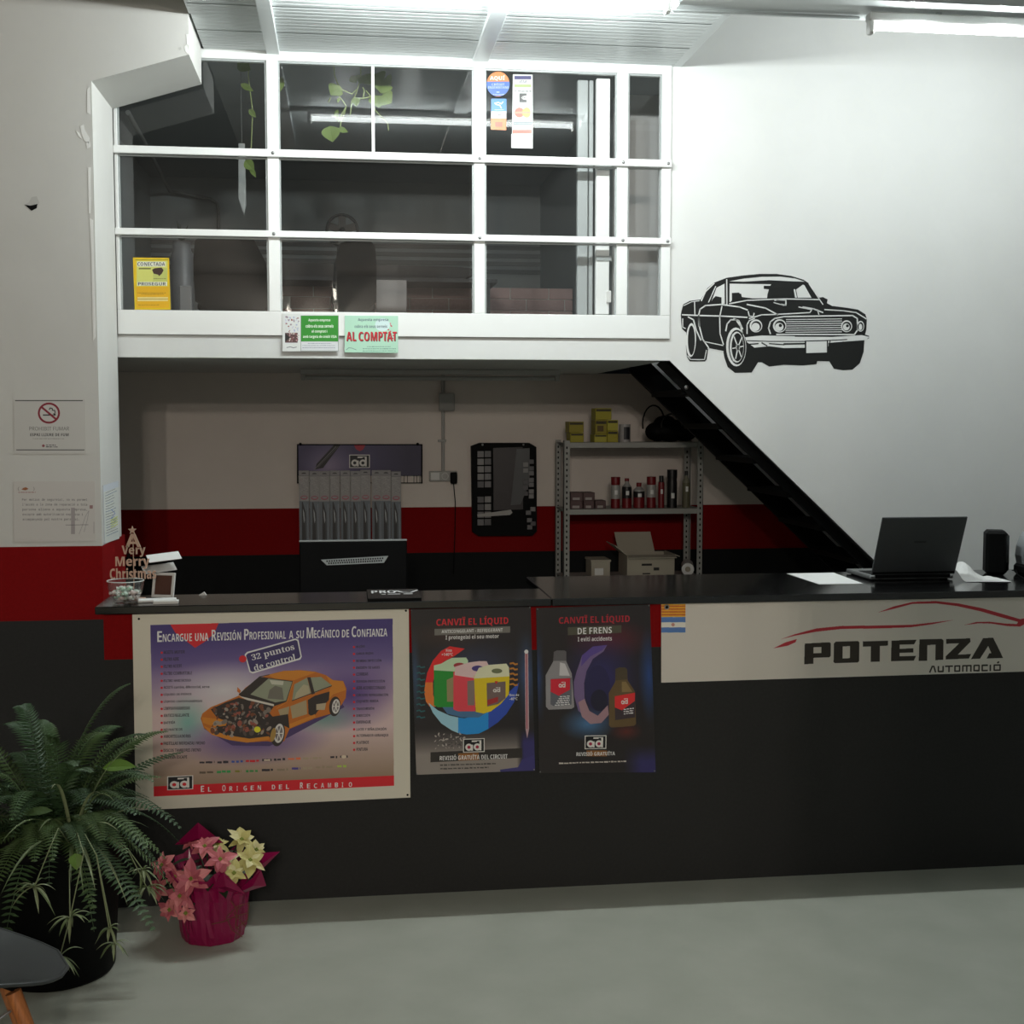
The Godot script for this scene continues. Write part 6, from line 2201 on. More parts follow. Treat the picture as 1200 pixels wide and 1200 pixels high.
func speaker(Y: float) -> void:
	var c := Vector3(2.675, Y, -4.99)
	var t := thing("loudspeaker", "small black desktop loudspeaker beside the laptop", "loudspeaker", c)
	var turn := Basis(Vector3.UP, -0.35)
	var m := MB.new()
	m.box(c + Vector3(0, 0.092, 0), Vector3(0.085, 0.182, 0.1), 0.012, turn)
	var body := obj("cabinet", m, M.black, t)
	m = MB.new()
	m.box(c + Vector3(0, 0.092, 0) + turn * Vector3(0.008, 0, 0.0), Vector3(0.085, 0.165, 0.085), 0.012, turn)
	obj("side_panel", m, M.black_gloss, t)
	m = MB.new()
	m.lathe([Vector2(0.012, 0.001), Vector2(0.03, 0.009), Vector2(0.034, 0.01), Vector2(0.038, 0.006), Vector2(0.038, 0.0)], 24, Transform3D(turn * Basis(Vector3.FORWARD, -PI / 2), c + turn * Vector3(0.05, 0.06, 0.0)))
	obj("driver", m, M.black_gloss, body)
	# silver and black device at the edge of the view
	c = Vector3(2.765, Y, -4.95)
	t = thing("desk_device", "rounded silver and black desktop device beside the loudspeaker", "device", Vector3(2.80, Y, -4.93))
	m = MB.new()
	m.prism(PackedVector2Array([Vector2(0, 0.045), Vector2(-0.008, 0.08), Vector2(-0.003, 0.12), Vector2(0.012, 0.16), Vector2(0.035, 0.19), Vector2(0.06, 0.2), Vector2(0.13, 0.2), Vector2(0.13, 0.03)]), Vector3(2.765, Y, -4.98), Vector3.RIGHT, Vector3.UP, Vector3(0, 0, 0.07))
	obj("silver_shell", m, paint(Color(0.58, 0.6, 0.61), 0.35, 0.3), t)
	m = MB.new()
	m.prism(PackedVector2Array([Vector2(0.02, 0.05), Vector2(0.02, 0.1), Vector2(0.04, 0.15), Vector2(0.07, 0.175), Vector2(0.125, 0.175), Vector2(0.125, 0.05)]), Vector3(2.765, Y, -4.91), Vector3.RIGHT, Vector3.UP, Vector3(0, 0, 0.006))
	obj("dark_front", m, M.black_gloss, t)
	m = MB.new()
	m.box(Vector3(2.835, Y + 0.024, -4.94), Vector3(0.16, 0.048, 0.11), 0.012)
	obj("foot", m, M.black, t)
	m = MB.new()
	m.span(Vector3(2.762, Y + 0.075, -4.9102), Vector3(2.784, Y + 0.1, -4.908))
	obj("slot", m, paint(Color(0.3, 0.31, 0.32), 0.4), t)
	# cables
	m = MB.new()
	m.tube([Vector3(2.725, Y + 0.02, -4.94), Vector3(2.72, Y + 0.025, -4.90), Vector3(2.705, Y + 0.012, -4.86), Vector3(2.70, Y + 0.003, -4.80), Vector3(2.715, Y + 0.0025, -4.755), Vector3(2.75, Y + 0.0025, -4.73), Vector3(2.82, Y + 0.0025, -4.75)], 0.0025, 6)
	obj("cable", m, M.black, self, "thin black cable looping in front of the loudspeaker", "cable")


# ---------------------------------------------------------------- the loft room behind the glass
func loft_room() -> void:
	var F := 2.17
	var wall_grey := paint(Color(0.42, 0.43, 0.42), 0.7)
	var dark := paint(Color(0.10, 0.105, 0.105), 0.6)
	# low pinkish wall at the back of the desk
	var t := thing("low_partition", "low pinkish brick partition across the loft room", "partition", Vector3(0.55, F, -7.9))
	var bricks := [grained(Color(0.68, 0.575, 0.56), 0.85, speckle(0.05, Color(0.9, 0.9, 0.9), Color.WHITE, 51, 4), 0.5), paint(Color(0.65, 0.55, 0.535), 0.85), paint(Color(0.70, 0.59, 0.57), 0.85)]
	var top := onz(450, 335, -7.9).y
	var rows := 5
	var bh := (top - F) / rows
	for r in rows:
		var x := -0.42 + (0.1 if r % 2 else 0.0)
		var k := 0
		while x < 1.40:
			var m := MB.new()
			m.span(Vector3(x + 0.003, F + r * bh + 0.002, -7.98), Vector3(minf(x + 0.237, 1.41), F + (r + 1) * bh - 0.002, -7.9), 0.003)
			obj("brick", m, bricks[(k * 3 + r) % 3], t)
			x += 0.24
			k += 1
	var b := MB.new()
	b.span(Vector3(-0.42, F, -7.975), Vector3(1.40, top - 0.002, -7.91))
	obj("mortar", b, M.slab, t)
	# dark worktop in front
	t = thing("loft_desk", "long dark desk in the loft room behind the glass", "desk", Vector3(0.2, F, -7.6))
	var dy := onz(420, 329, -7.4).y
	b = MB.new()
	b.prism(PackedVector2Array([Vector2(-0.5, 0), Vector2(0.62, 0), Vector2(0.80, 0.0), Vector2(0.88, 0.0), Vector2(0.88, 0.02), Vector2(-0.5, 0.02)]), Vector3(0, dy, -7.75), Vector3.RIGHT, Vector3.UP, Vector3(0, 0, 0.35))
	obj("desktop", b, dark, t)
	b = MB.new()
	b.prism(PackedVector2Array([Vector2(-0.9, 0), Vector2(0.68, 0), Vector2(0.80, 0.07), Vector2(0.66, 0.085), Vector2(-0.9, 0.10)]), Vector3(0, dy + 0.021, -7.75), Vector3.RIGHT, Vector3.UP, Vector3(0, 0, 0.2))
	obj("back_board", b, paint(Color(0.14, 0.13, 0.125), 0.7), t)
	for x in [-0.46, 0.82]:
		b = MB.new()
		b.span(Vector3(x - 0.02, F, -7.74), Vector3(x + 0.02, dy, -7.42))
		obj("side_panel", b, dark, t)
	# boards on the back wall
	for k in 5:
		var y0 := onz(440, 318 - 9.5 * k, -9.25).y
		b = MB.new()
		b.span(Vector3(-1.33, y0, -9.3), Vector3(1.42, y0 + 0.03, -9.285))
		obj("wall_rail", b, paint(Color(0.34, 0.35, 0.35), 0.7), self, "dark horizontal rail on the loft's back wall, %s" % ["lowest, just above the desk", "second above the desk", "third above the desk", "fourth above the desk", "topmost of the five"][k], "rail", "rails on the loft back wall")
	# office chairs
	loft_chair("black office chair with a tall tapered back in the corner of the loft room", 228, 318, 279, -7.0, -1.0)
	loft_chair("black office chair with a square-shouldered back before the loft desk", 388, 441, 284, -6.9, 1.0)
	# round fan
	t = thing("wall_fan", "dark round wall fan with thin blades, half behind the window rail", "fan", onz(401, 290, -7.3))
	var c := onz(401, 270, -7.6)
	b = MB.new()
	b.lathe([Vector2(0.088, -0.02), Vector2(0.098, 0.0), Vector2(0.088, 0.02), Vector2(0.08, 0.0), Vector2(0.088, -0.02)], 32, Transform3D(Basis(Vector3.RIGHT, PI / 2), c))
	obj("ring", b, dark, t)
	for k in 5:
		b = MB.new()
		var a := TAU * k / 5.0 + 0.3
		b.box(c + Vector3(cos(a), sin(a), 0) * 0.045, Vector3(0.07, 0.045, 0.004), 0.0, Basis(Vector3.BACK, a) * Basis(Vector3.RIGHT, 0.35))
		obj("blade", b, paint(Color(0.24, 0.22, 0.2), 0.5), t)
	b = MB.new()
	b.ball(c + Vector3(0, 0, 0.01), Vector3(0.018, 0.018, 0.02), 12, 8)
	obj("hub", b, dark, t)
	b = MB.new()
	b.tube([c + Vector3(-0.02, -0.09, 0), c + Vector3(-0.02, dy + 0.13 - c.y, 0)], 0.012, 8)
	obj("post", b, dark, t)
	# pale monitor
	t = thing("pale_panel", "pale grey flat panel standing on the loft desk beside the chair", "panel", onz(458, 330, -7.5))
	b = MB.new()
	b.span(onz(441, 366, -7.35), onz(476.5, 328.5, -7.36) + Vector3(0, 0, -0.02), 0.003)
	obj("panel", b, paint(Color(0.55, 0.53, 0.52), 0.5), t)
	# grey column with a foil-topped bottle look, left corner
	t = thing("water_cooler", "tall narrow grey cooler standing behind the lower left pane", "cooler", Vector3(onz(214, 350, -6.6).x, F, -6.6))
	c = t.position
	b = MB.new()
	b.lathe([Vector2(0, 0.001), Vector2(0.055, 0.001), Vector2(0.055, 0.001), Vector2(0.055, 0.36), Vector2(0.045, 0.38), Vector2(0.045, 0.42), Vector2(0, 0.425)], 20, Transform3D(Basis.IDENTITY, c))
	obj("body", b, paint(Color(0.36, 0.37, 0.38), 0.4), t)
	b = MB.new()
	b.box(c + Vector3(0.02, 0.1, 0.05), Vector3(0.06, 0.2, 0.02), 0.006)
	obj("front_panel", b, paint(Color(0.5, 0.5, 0.5), 0.5), t)
	# small dark plant on it
	for k in 7:
		b = MB.new()
		var a := TAU * k / 7.0
		b.tube([c + Vector3(0, 0.42, 0), c + Vector3(cos(a) * 0.03, 0.46, sin(a) * 0.03), c + Vector3(cos(a) * 0.06, 0.475 + 0.02 * (k % 3), sin(a) * 0.06)], [0.004, 0.006, 0.001], 5)
		obj("leaf", b, paint(Color(0.08, 0.12, 0.08), 0.6), t)
	# pipe on the wall
	t = thing("wall_pipe", "thin grey pipe bending down the loft's back wall", "pipe", onz(250, 262, -9.25))
	b = MB.new()
	b.tube([onz(150, 132, -6.2), onz(170, 168, -7.2), onz(199, 224, -9.2), onz(232, 230, -9.24), onz(246, 233, -9.24), onz(254, 238, -9.24), onz(256, 246, -9.24), onz(256, 300, -9.24)], 0.012, 8)
	obj("pipe", b, wall_grey, t)
	# hanging strip
	t = thing("hanging_strip", "long pale pointed strip hanging inside the loft glass", "strip", onz(284, 250, -6.4))
	var P := PackedVector2Array()
	for e in [[279.5, 168], [287, 168], [288.5, 240], [286, 252], [279.5, 232]]:
		var w := onz(e[0], e[1], -6.4)
		P.append(Vector2(w.x, w.y))
	b = MB.new()
	b.prism(P, Vector3(0, 0, -6.4), Vector3.RIGHT, Vector3.UP, Vector3(0, 0, -0.003))
	obj("strip", b, paint(Color(0.6, 0.62, 0.62), 0.5), t)
	b = MB.new()
	b.tube([Vector3((P[0].x + P[1].x) / 2, P[0].y, -6.4015), Vector3((P[0].x + P[1].x) / 2, 3.4, -6.4015)], 0.0012, 5)
	obj("thread", b, wall_grey, t)
	vine()


func loft_chair(label: String, x0: float, x1: float, y_top: float, z: float, hand: float) -> void:
	var F := 2.17
	var a := onz(x0, 350, z)
	var b := onz(x1, y_top, z)
	var w := b.x - a.x
	var c := Vector3((a.x + b.x) / 2, F, z)
	var t := thing("office_chair", label, "chair", c + Vector3(0, 0, 0), "office chairs in the loft room")
	var h := b.y - F
	var m := MB.new()
	var P := PackedVector2Array([Vector2(-w * 0.5, 0.16), Vector2(-w * 0.42, h * 0.75), Vector2(-w * 0.28, h * 0.97), Vector2(-w * 0.1, h), Vector2(w * 0.36, h), Vector2(w * 0.47, h * 0.95), Vector2(w * 0.5, h * 0.7), Vector2(w * 0.48, 0.16), Vector2(w * 0.3, 0.11), Vector2(-w * 0.4, 0.11)])
	m.prism(P, c, Vector3.RIGHT * hand, Vector3.UP, Vector3(0, 0, 0.05))
	obj("backrest", m, M.black_cloth, t)
	m = MB.new()
	m.box(c + Vector3(0, 0.14, -0.2), Vector3(w * 0.95, 0.06, 0.36), 0.02)
	obj("seat", m, M.black_cloth, t)
	m = MB.new()
	m.tube([c + Vector3(0, 0.02, -0.2), c + Vector3(0, 0.12, -0.2)], 0.02, 8)
	obj("column", m, M.black_metal, t)
	for k in 5:
		m = MB.new()
		var an := TAU * k / 5.0
		m.tube([c + Vector3(0, 0.03, -0.2), c + Vector3(cos(an) * w * 0.42, 0.015, -0.2 + sin(an) * 0.18)], 0.012, 6)
		obj("base_arm", m, M.black_metal, t)


func leaf_blade(m: MB, base: Vector3, tip: Vector3, up: Vector3, width: float, fold := 0.25, droop := 0.0, segs := 4, shape := 0) -> void:
	# a pointed leaf with a folded midrib
	var along := tip - base
	var side := along.cross(up).normalized()
	var nn := side.cross(along).normalized()
	var prev_c := base
	var prev_w := 0.0
	for k in range(1, segs + 1):
		var f := float(k) / segs
		var w: float
		if shape == 0:
			w = width * sin(PI * pow(f, 0.8)) if k < segs else 0.0
		else:
			w = width * (1.0 if f < 0.6 else (1.0 - f) / 0.4)
		var c := base + along * f - Vector3(0, droop * f * f, 0)
		var l0 := prev_c + side * prev_w + nn * fold * prev_w
		var r0 := prev_c - side * prev_w + nn * fold * prev_w
		var l1 := c + side * w + nn * fold * w
		var r1 := c - side * w + nn * fold * w
		m.tri(prev_c, l0, l1, nn); m.tri(prev_c, l1, c, nn)
		m.tri(prev_c, r0, r1, nn); m.tri(prev_c, r1, c, nn)
		prev_c = c
		prev_w = w


func vine() -> void:
	# trailing pothos inside the glass; crop origin 370, 75, scale 10.909
	var z := -6.25
	var t := thing("trailing_vine", "pale green trailing vine hanging inside the upper loft panes", "plant", onz(415, 165, z))
	var stem_m := paint(Color(0.55, 0.60, 0.38), 0.6)
	var leaf_m := paint(Color(0.42, 0.50, 0.25), 0.5)
	leaf_m.backlight_enabled = true
	leaf_m.backlight = Color(0.2, 0.26, 0.08)
	var Q := func(x: float, y: float, d := 0.0) -> Vector3: return onz(370 + x / 10.909, 75 + y / 10.909, z + d)
	var ceil_at := func(x: float) -> Vector3:
		var w: Vector3 = Q.call(x, 0)
		return Vector3(w.x, 3.39, w.z)
	for s in [[[575, -60], [575, 120], [560, 230], [510, 390], [460, 480], [442, 650]], [[230, -40], [240, 140], [280, 250], [340, 330], [465, 385], [515, 330]], [[300, 360], [300, 420], [345, 470], [390, 540], [350, 610], [285, 740]], [[390, 540], [370, 620], [325, 730], [310, 830]], [[545, 440], [610, 440], [690, 420], [760, 400]], [[600, 300], [620, 340], [608, 430]], [[640, 340], [700, 415], [760, 590], [920, 760], [930, 850]], [[190, 430], [160, 490]], [[700, 100], [760, 250], [830, 380]]]:
		var path := []
		for e in s:
			path.append(Q.call(e[0], e[1]))
		if s[0][1] < 0:
			path[0] = ceil_at.call(s[0][0])
		var m := MB.new()
		m.tube(path, 0.003, 6)
		obj("stem", m, stem_m, t)
	for e in [[300, 280, 190, 400, 0.04], [640, 130, 690, 270, 0.05], [600, 150, 560, 250, 0.03], [760, 130, 850, 240, 0.045], [860, 200, 960, 270, 0.04], [870, 240, 850, 380, 0.045], [840, 400, 970, 500, 0.045], [780, 400, 810, 560, 0.045], [500, 420, 525, 545, 0.02], [285, 820, 415, 872, 0.014], [245, 605, 300, 630, 0.012], [255, 620, 270, 720, 0.012], [180, 790, 215, 1000, 0.045], [450, 160, 520, 240, 0.02], [300, 430, 280, 500, 0.008]]:
		var m := MB.new()
		leaf_blade(m, Q.call(e[0], e[1]), Q.call(e[2], e[3], 0.02), Vector3.BACK, e[4], 0.2, 0.0, 6)
		obj("leaf", m, leaf_m, t)
	t = thing("trailing_vine", "short green vine with pale leaves hanging inside the left loft pane", "plant", onz(292, 206, z))
	var m := MB.new()
	m.tube([Vector3(onz(292, 70, z).x, 3.39, z), onz(291, 90, z), onz(296, 130, z), onz(294, 180, z), onz(294, 200, z)], 0.003, 6)
	obj("stem", m, stem_m, t)
	for e in [[278, 74, 294, 82, 0.03], [282, 98, 297, 107, 0.015], [292, 128, 300, 138, 0.014], [287, 188, 298, 200, 0.025], [293, 196, 300, 208, 0.012], [330, 90, 326, 110, 0.02]]:
		m = MB.new()
		leaf_blade(m, onz(e[0], e[1], z), onz(e[2], e[3], z + 0.02), Vector3.BACK, e[4], 0.2, 0.0, 6)
		obj("leaf", m, leaf_m, t)


# ---------------------------------------------------------------- plants and chair on the floor
func green(c: Color, back: Color) -> StandardMaterial3D:
	var m := paint(c, 0.55)
	m.backlight_enabled = true
	m.backlight = back
	return m

func frond(base: Vector3, ctrl: Vector3, tip: Vector3, width: float, pairs: int) -> MB:
	var m := MB.new()
	var at := func(f: float) -> Vector3: return base.lerp(ctrl, f).lerp(ctrl.lerp(tip, f), f)
	var path := []
	for k in 13:
		path.append(at.call(k / 12.0))
	var rad := []
	for k in 13:
		rad.append(lerpf(0.0028, 0.0008, k / 12.0))
	m.tube(path, rad, 4, false)
	for k in pairs:
		var f := 0.12 + 0.88 * (k + 0.5) / pairs
		var c: Vector3 = at.call(f)
		var d: Vector3 = (at.call(minf(f + 0.02, 1.0)) - at.call(maxf(f - 0.02, 0.0))).normalized()
		var side := d.cross(Vector3.UP)
		if side.length() < 0.15:
			side = d.cross(Vector3(0.3, 0, 1.0))
		side = side.normalized()
		var up := side.cross(d).normalized()
		var w := width * pow(sin(PI * clampf(0.10 + 0.88 * f, 0, 1)), 0.7) * rng.randf_range(0.88, 1.08)
		for s in [-1.0, 1.0]:
			var e: Vector3 = c + (side * s + d * 0.28 - up * 0.12).normalized() * w
			var half := d * (0.40 / pairs * (tip - base).length()) * 0.9
			var mid := c.lerp(e, 0.45) + up * w * 0.06
			m.tri(c - half * 0.4, mid - half, e, up)
			m.tri(c - half * 0.4, e, mid + half, up)
			m.tri(c - half * 0.4, mid + half, c + half * 0.6, up)
	return m


func plants() -> void:
	# big fern in a dark pot
	var c := Vector3(-0.90, 0, -4.02)
	var t := thing("potted_fern", "large dark fern with a trailing spider plant spilling over a big black pot", "plant", c)
	var m := MB.new()
	m.lathe([Vector2(0, 0.001), Vector2(0.165, 0.001), Vector2(0.172, 0.012), Vector2(0.198, 0.40), Vector2(0.206, 0.405), Vector2(0.206, 0.43), Vector2(0.194, 0.43), Vector2(0.188, 0.39), Vector2(0, 0.385)], 40, Transform3D(Basis.IDENTITY, c))
	obj("pot", m, M.black, t)
	m = MB.new()
	m.lathe([Vector2(0.187, 0.392), Vector2(0.1, 0.405), Vector2(0, 0.41)], 24, Transform3D(Basis.IDENTITY, c))
	obj("soil", m, paint(Color(0.12, 0.09, 0.07), 0.9), t)
	var mats := [green(Color(0.23, 0.33, 0.19), Color(0.05, 0.08, 0.03)), green(Color(0.19, 0.29, 0.17), Color(0.04, 0.07, 0.03)), green(Color(0.28, 0.37, 0.20), Color(0.06, 0.09, 0.03))]
	var crown := c + Vector3(0, 0.42, 0)
	# fronds whose tips the photograph shows
	var k := 0
	for e in [[152, 801, -4.1, 0.30], [20, 832, -4.1, 0.42], [196, 857, -4.15, 0.26], [165, 924, -4.2, 0.36], [211, 988, -4.2, 0.30], [186, 996, -4.0, 0.26], [60, 870, -4.0, 0.34], [5, 850, -4.2, 0.36], [128, 860, -4.25, 0.3], [108, 905, -3.85, 0.25], [160, 955, -3.85, 0.25], [150, 1000, -3.8, 0.22], [130, 1030, -3.7, 0.2], [175, 935, -4.1, 0.25], [205, 1045, -4.05, 0.3], [95, 1000, -3.65, 0.2], [20, 960, -3.7, 0.25], [40, 1010, -3.66, 0.2], [168, 1060, -3.95, 0.26], [185, 1015, -4.0, 0.3], [120, 985, -3.72, 0.22], [158, 1025, -3.9, 0.28]]:
		var tip := onz(e[0], e[1], e[2])
		var start := crown + Vector3(rng.randf_range(-0.05, 0.06), -0.01, rng.randf_range(-0.05, 0.05))
		var ctrl := start.lerp(tip, 0.45) + Vector3(0, e[3] * 0.75, 0)
		var mb := frond(start, ctrl, tip, 0.046 + 0.006 * (k % 3), 34)
		obj("frond", mb, mats[k % 3], t)
		k += 1
	for j in 76:
		var an := TAU * j / 76.0 * 4.0 + rng.randf() * 0.4
		var reach := rng.randf_range(0.22, 0.46)
		if j >= 44:
			reach *= 0.8
		var tip := crown + Vector3(cos(an) * reach, rng.randf_range(-0.22, 0.2) if j < 44 else rng.randf_range(0.05, 0.34), sin(an) * reach)
		if tip.z < -4.46:
			tip.z = -4.46
		var start := crown + Vector3(cos(an) * 0.04, -0.01, sin(an) * 0.04)
		var ctrl := start.lerp(tip, 0.45) + Vector3(0, rng.randf_range(0.12, 0.26), 0)
		obj("frond", frond(start, ctrl, tip, rng.randf_range(0.040, 0.054), 28), mats[(j * 5) % 3], t)
	# a bright broad leaf among them
	for e in [[120, 900, 160, 895, -3.95, 0.028, 0], [62, 950, 18, 952, -3.8, 0.018, 1], [88, 1000, 90, 1016, -3.64, 0.02, 0]]:
		m = MB.new()
		leaf_blade(m, onz(e[0], e[1], e[4]), onz(e[2], e[3], e[4] + 0.02), Vector3(0.1, 1, 0.5), e[5], 0.25, 0.01, 6)
		obj("broad_leaf", m, green(Color(0.33, 0.45, 0.14), Color(0.1, 0.16, 0.03)) if e[6] == 0 else mats[2], t)
	# spider plant: arching blades and plantlets on runners
	var pale := green(Color(0.50, 0.54, 0.40), Color(0.1, 0.12, 0.05))
	var pale2 := green(Color(0.36, 0.42, 0.26), Color(0.08, 0.1, 0.04))
	var heart := c + Vector3(0.08, 0.42, 0.12)
	for e in [[0, 990, -3.6, 0.16], [206, 958, -3.95, 0.14], [175, 970, -3.9, 0.1], [140, 975, -3.7, 0.1], [45, 975, -3.6, 0.12], [112, 1045, -3.62, 0.12], [98, 1050, -3.62, 0.13], [150, 1062, -3.75, 0.16], [83, 1035, -3.58, 0.1], [170, 880, -3.9, 0.2], [135, 940, -3.75, 0.16], [60, 925, -3.75, 0.16], [0, 1050, -3.5, 0.16], [118, 930, -3.7, 0.12]]:
		var tip := onz(e[0], e[1], e[2])
		m = MB.new()
		ribbon(m, heart, heart.lerp(tip, 0.5) + Vector3(0, e[3], 0), tip, 0.0055)
		obj("blade", m, pale if k % 2 else pale2, t)
		k += 1
	for e in [[82, 1076, -3.6, 11, 0.10, 98, 1000], [128, 1088, -3.66, 9, 0.055, 113, 1002], [134, 1106, -3.66, 9, 0.075, 113, 1002], [70, 1122, -3.6, 13, 0.11, 82, 1076], [172, 1040, -3.9, 16, 0.085, 152, 1000], [168, 1020, -3.92, 12, 0.075, 150, 995], [40, 1040, -3.62, 12, 0.10, 60, 990]]:
		var p := onz(e[0], e[1], e[2])
		var from := onz(e[5], e[6], e[2] + 0.01)
		m = MB.new()
		var runner := [heart, heart.lerp(from, 0.6) + Vector3(0, 0.06, 0.02), from, from.lerp(p, 0.5), p]
		m.tube(runner, 0.0018, 5)
		var rn := obj("runner", m, pale, t)
		for j in e[3]:
			var an: float = TAU * j / e[3] + rng.randf() * 0.5
			var l: float = e[4] * rng.randf_range(0.65, 1.1)
			var tip := p + Vector3(cos(an) * l * 0.75, rng.randf_range(-0.9, 0.15) * l, sin(an) * l * 0.5 + 0.01)
			tip.y = maxf(tip.y, 0.004)
			m = MB.new()
			ribbon(m, p, p.lerp(tip, 0.45) + Vector3(0, l * 0.28, 0), tip, 0.0042)
			obj("blade", m, pale if j % 3 else pale2, rn)
	poinsettia()


func ribbon(m: MB, a: Vector3, ctrl: Vector3, b: Vector3, w: float) -> void:
	var n := 9
	var prev := a
	var pw := w * 0.6
	var side := (b - a).cross(Vector3.UP)
	if side.length() < 0.05 * (b - a).length():
		side = Vector3.RIGHT
	side = side.normalized()
	for k in range(1, n + 1):
		var f := float(k) / n
		var c := a.lerp(ctrl, f).lerp(ctrl.lerp(b, f), f)
		var cw := w * (1.0 if f < 0.65 else (1.0 - f) / 0.35)
		var d := c - prev
		var up := side.cross(d).normalized()
		for s in [-1.0, 1.0]:
			m.tri(prev, prev + side * s * pw + up * pw * 0.4, c + side * s * cw + up * cw * 0.4, up)
			m.tri(prev, c + side * s * cw + up * cw * 0.4, c, up)
		prev = c
		pw = cw


func poinsettia() -> void:
	var c := Vector3(-0.448, 0, -4.235)
	var t := thing("poinsettia", "pink and cream poinsettias in a magenta foil-wrapped pot on the floor", "plant", c)
	var foil := paint(Color(0.53, 0.03, 0.27), 0.28)
	foil.backlight_enabled = true
	foil.backlight = Color(0.25, 0.01, 0.1)
	var m := MB.new()
	# crinkled wrap: a lathe with folds
	var rows := [[0.098, 0.001], [0.104, 0.03], [0.108, 0.09], [0.112, 0.15], [0.118, 0.19], [0.15, 0.235]]
	var segs := 48
	var pos := func(i: int, j: int) -> Vector3:
		var a := TAU * j / segs
		var r: float = rows[i][0]
		var fold: float = (sin(a * 9.0 + i) * 0.5 + sin(a * 17.0 + 1.3 * i) * 0.35) * 0.005 * (1.0 + i * 0.5)
		var y: float = rows[i][1]
		if i == rows.size() - 1:
			y += 0.018 * sin(a * 5.0 + 0.7) + 0.012 * sin(a * 11.0)
		return c + Vector3(cos(a) * (r + fold), y, sin(a) * (r + fold))
	for i in rows.size() - 1:
		for j in segs:
			var p: Vector3 = pos.call(i, j)
			m.quad(p, pos.call(i, j + 1), pos.call(i + 1, j + 1), pos.call(i + 1, j), p - c - Vector3(0, p.y, 0))
	m.lathe([Vector2(0, 0.001), Vector2(0.098, 0.001)], 24, Transform3D(Basis.IDENTITY, c))
	obj("foil_wrap", m, foil, t)
	# flaring corners of the foil
	for e in [[268, 1024, -4.12, 246, 1040, 288, 1048, 262, 1022], [316, 1003, -4.22, 296, 1030, 302, 1000, 328, 998], [216, 972, -4.3, 205, 990, 262, 988, 232, 964], [290, 1035, -4.16, 272, 1050, 312, 1038, 306, 1020]]:
		m = MB.new()
		var p0 := onz(e[3], e[4], e[2])
		var p1 := onz(e[5], e[6], e[2])
		var p2 := onz(e[7], e[8], e[2] + 0.03)
		var mid := (p0 + p1 + p2) / 3.0 + Vector3(0, 0, 0.018)
		m.tri(p0, p1, mid, Vector3.BACK); m.tri(p1, p2, mid, Vector3.BACK); m.tri(p2, p0, mid, Vector3.BACK)
		var d := Vector3(0, 0, -0.002)
		m.tri(p0 + d, p1 + d, mid + d, Vector3.FORWARD); m.tri(p1 + d, p2 + d, mid + d, Vector3.FORWARD); m.tri(p2 + d, p0 + d, mid + d, Vector3.FORWARD)
		obj("foil_flap", m, foil, t)
	m = MB.new()
	m.lathe([Vector2(0, 0.19), Vector2(0.108, 0.185)], 20, Transform3D(Basis.IDENTITY, c))
	obj("soil", m, paint(Color(0.12, 0.09, 0.07), 0.9), t)
	# straw bow on the wrap
	var straw := paint(Color(0.42, 0.24, 0.14), 0.7)
	for e in [[[278, 1062], [265, 1075], [272, 1090], [284, 1098]], [[278, 1062], [292, 1058], [290, 1078], [276, 1088]], [[248, 1083], [262, 1080], [275, 1074], [290, 1070]], [[270, 1055], [278, 1066], [276, 1085], [282, 1092]], [[284, 1060], [274, 1070], [288, 1086]]]:
		var path := []
		for p in e:
			path.append(onz(p[0], p[1], -4.115))
		m = MB.new()
		m.tube(path, 0.0016, 5)
		obj("straw", m, straw, t)
	# flower heads
	var pink := [green(Color(0.78, 0.42, 0.45), Color(0.2, 0.07, 0.08)), green(Color(0.72, 0.36, 0.41), Color(0.2, 0.07, 0.08)), green(Color(0.82, 0.50, 0.50), Color(0.2, 0.08, 0.08))]
	var cream := [green(Color(0.80, 0.76, 0.50), Color(0.2, 0.19, 0.08)), green(Color(0.74, 0.70, 0.42), Color(0.2, 0.18, 0.06)), green(Color(0.84, 0.81, 0.60), Color(0.2, 0.19, 0.1))]
	var bract := func(mats: Array) -> Array:
		var out := []
		for w in [0.016, 0.020, 0.012]:
			for mt in mats:
				var mb := MB.new()
				leaf_blade(mb, Vector3.ZERO, Vector3(0.058, 0.0, 0), Vector3.UP, w, 0.22, 0.014, 5)
				out.append(finished(mb, mt))
		return out
	var pk: Array = bract.call(pink)
	var cm: Array = bract.call(cream)
	var leafs: Array = bract.call([green(Color(0.13, 0.20, 0.12), Color(0.02, 0.04, 0.01))])
	var heads := [[224, 1030, -4.11, 0, 1.1], [190, 1014, -4.2, 0, 0.8], [240, 992, -4.24, 0, 0.95], [211, 1050, -4.10, 0, 0.9], [258, 1007, -4.14, 0, 0.9], [226, 985, -4.3, 0, 0.85], [205, 1028, -4.16, 0, 0.7], [199, 1066, -4.12, 0, 0.7], [186, 1040, -4.18, 0, 0.7], [218, 1070, -4.08, 0, 0.6], [283, 984, -4.27, 1, 0.95], [293, 1008, -4.18, 1, 1.0], [274, 1023, -4.13, 1, 0.8], [300, 996, -4.25, 1, 0.8], [255, 990, -4.3, 1, 0.75], [266, 1008, -4.2, 1, 0.7]]
	for h in heads:
		var p := onz(h[0], h[1], h[2])
		var out: Vector3 = (p - (c + Vector3(0, 0.16, 0.0))).normalized()
		var face := (out * 0.6 + Vector3(0, 0.45, 0.75)).normalized()
		var s0 := face.cross(Vector3.RIGHT).normalized()
		var b := Basis(s0.cross(face).normalized(), face, s0)
		m = MB.new()
		m.tube([c + Vector3(out.x * 0.04, 0.19, out.z * 0.04), (c + Vector3(0, 0.2, 0)).lerp(p, 0.6) + Vector3(0, -0.01, 0), p], 0.003, 5)
		var st := obj("flower_stem", m, leafs[0].surface_get_material(0), t)
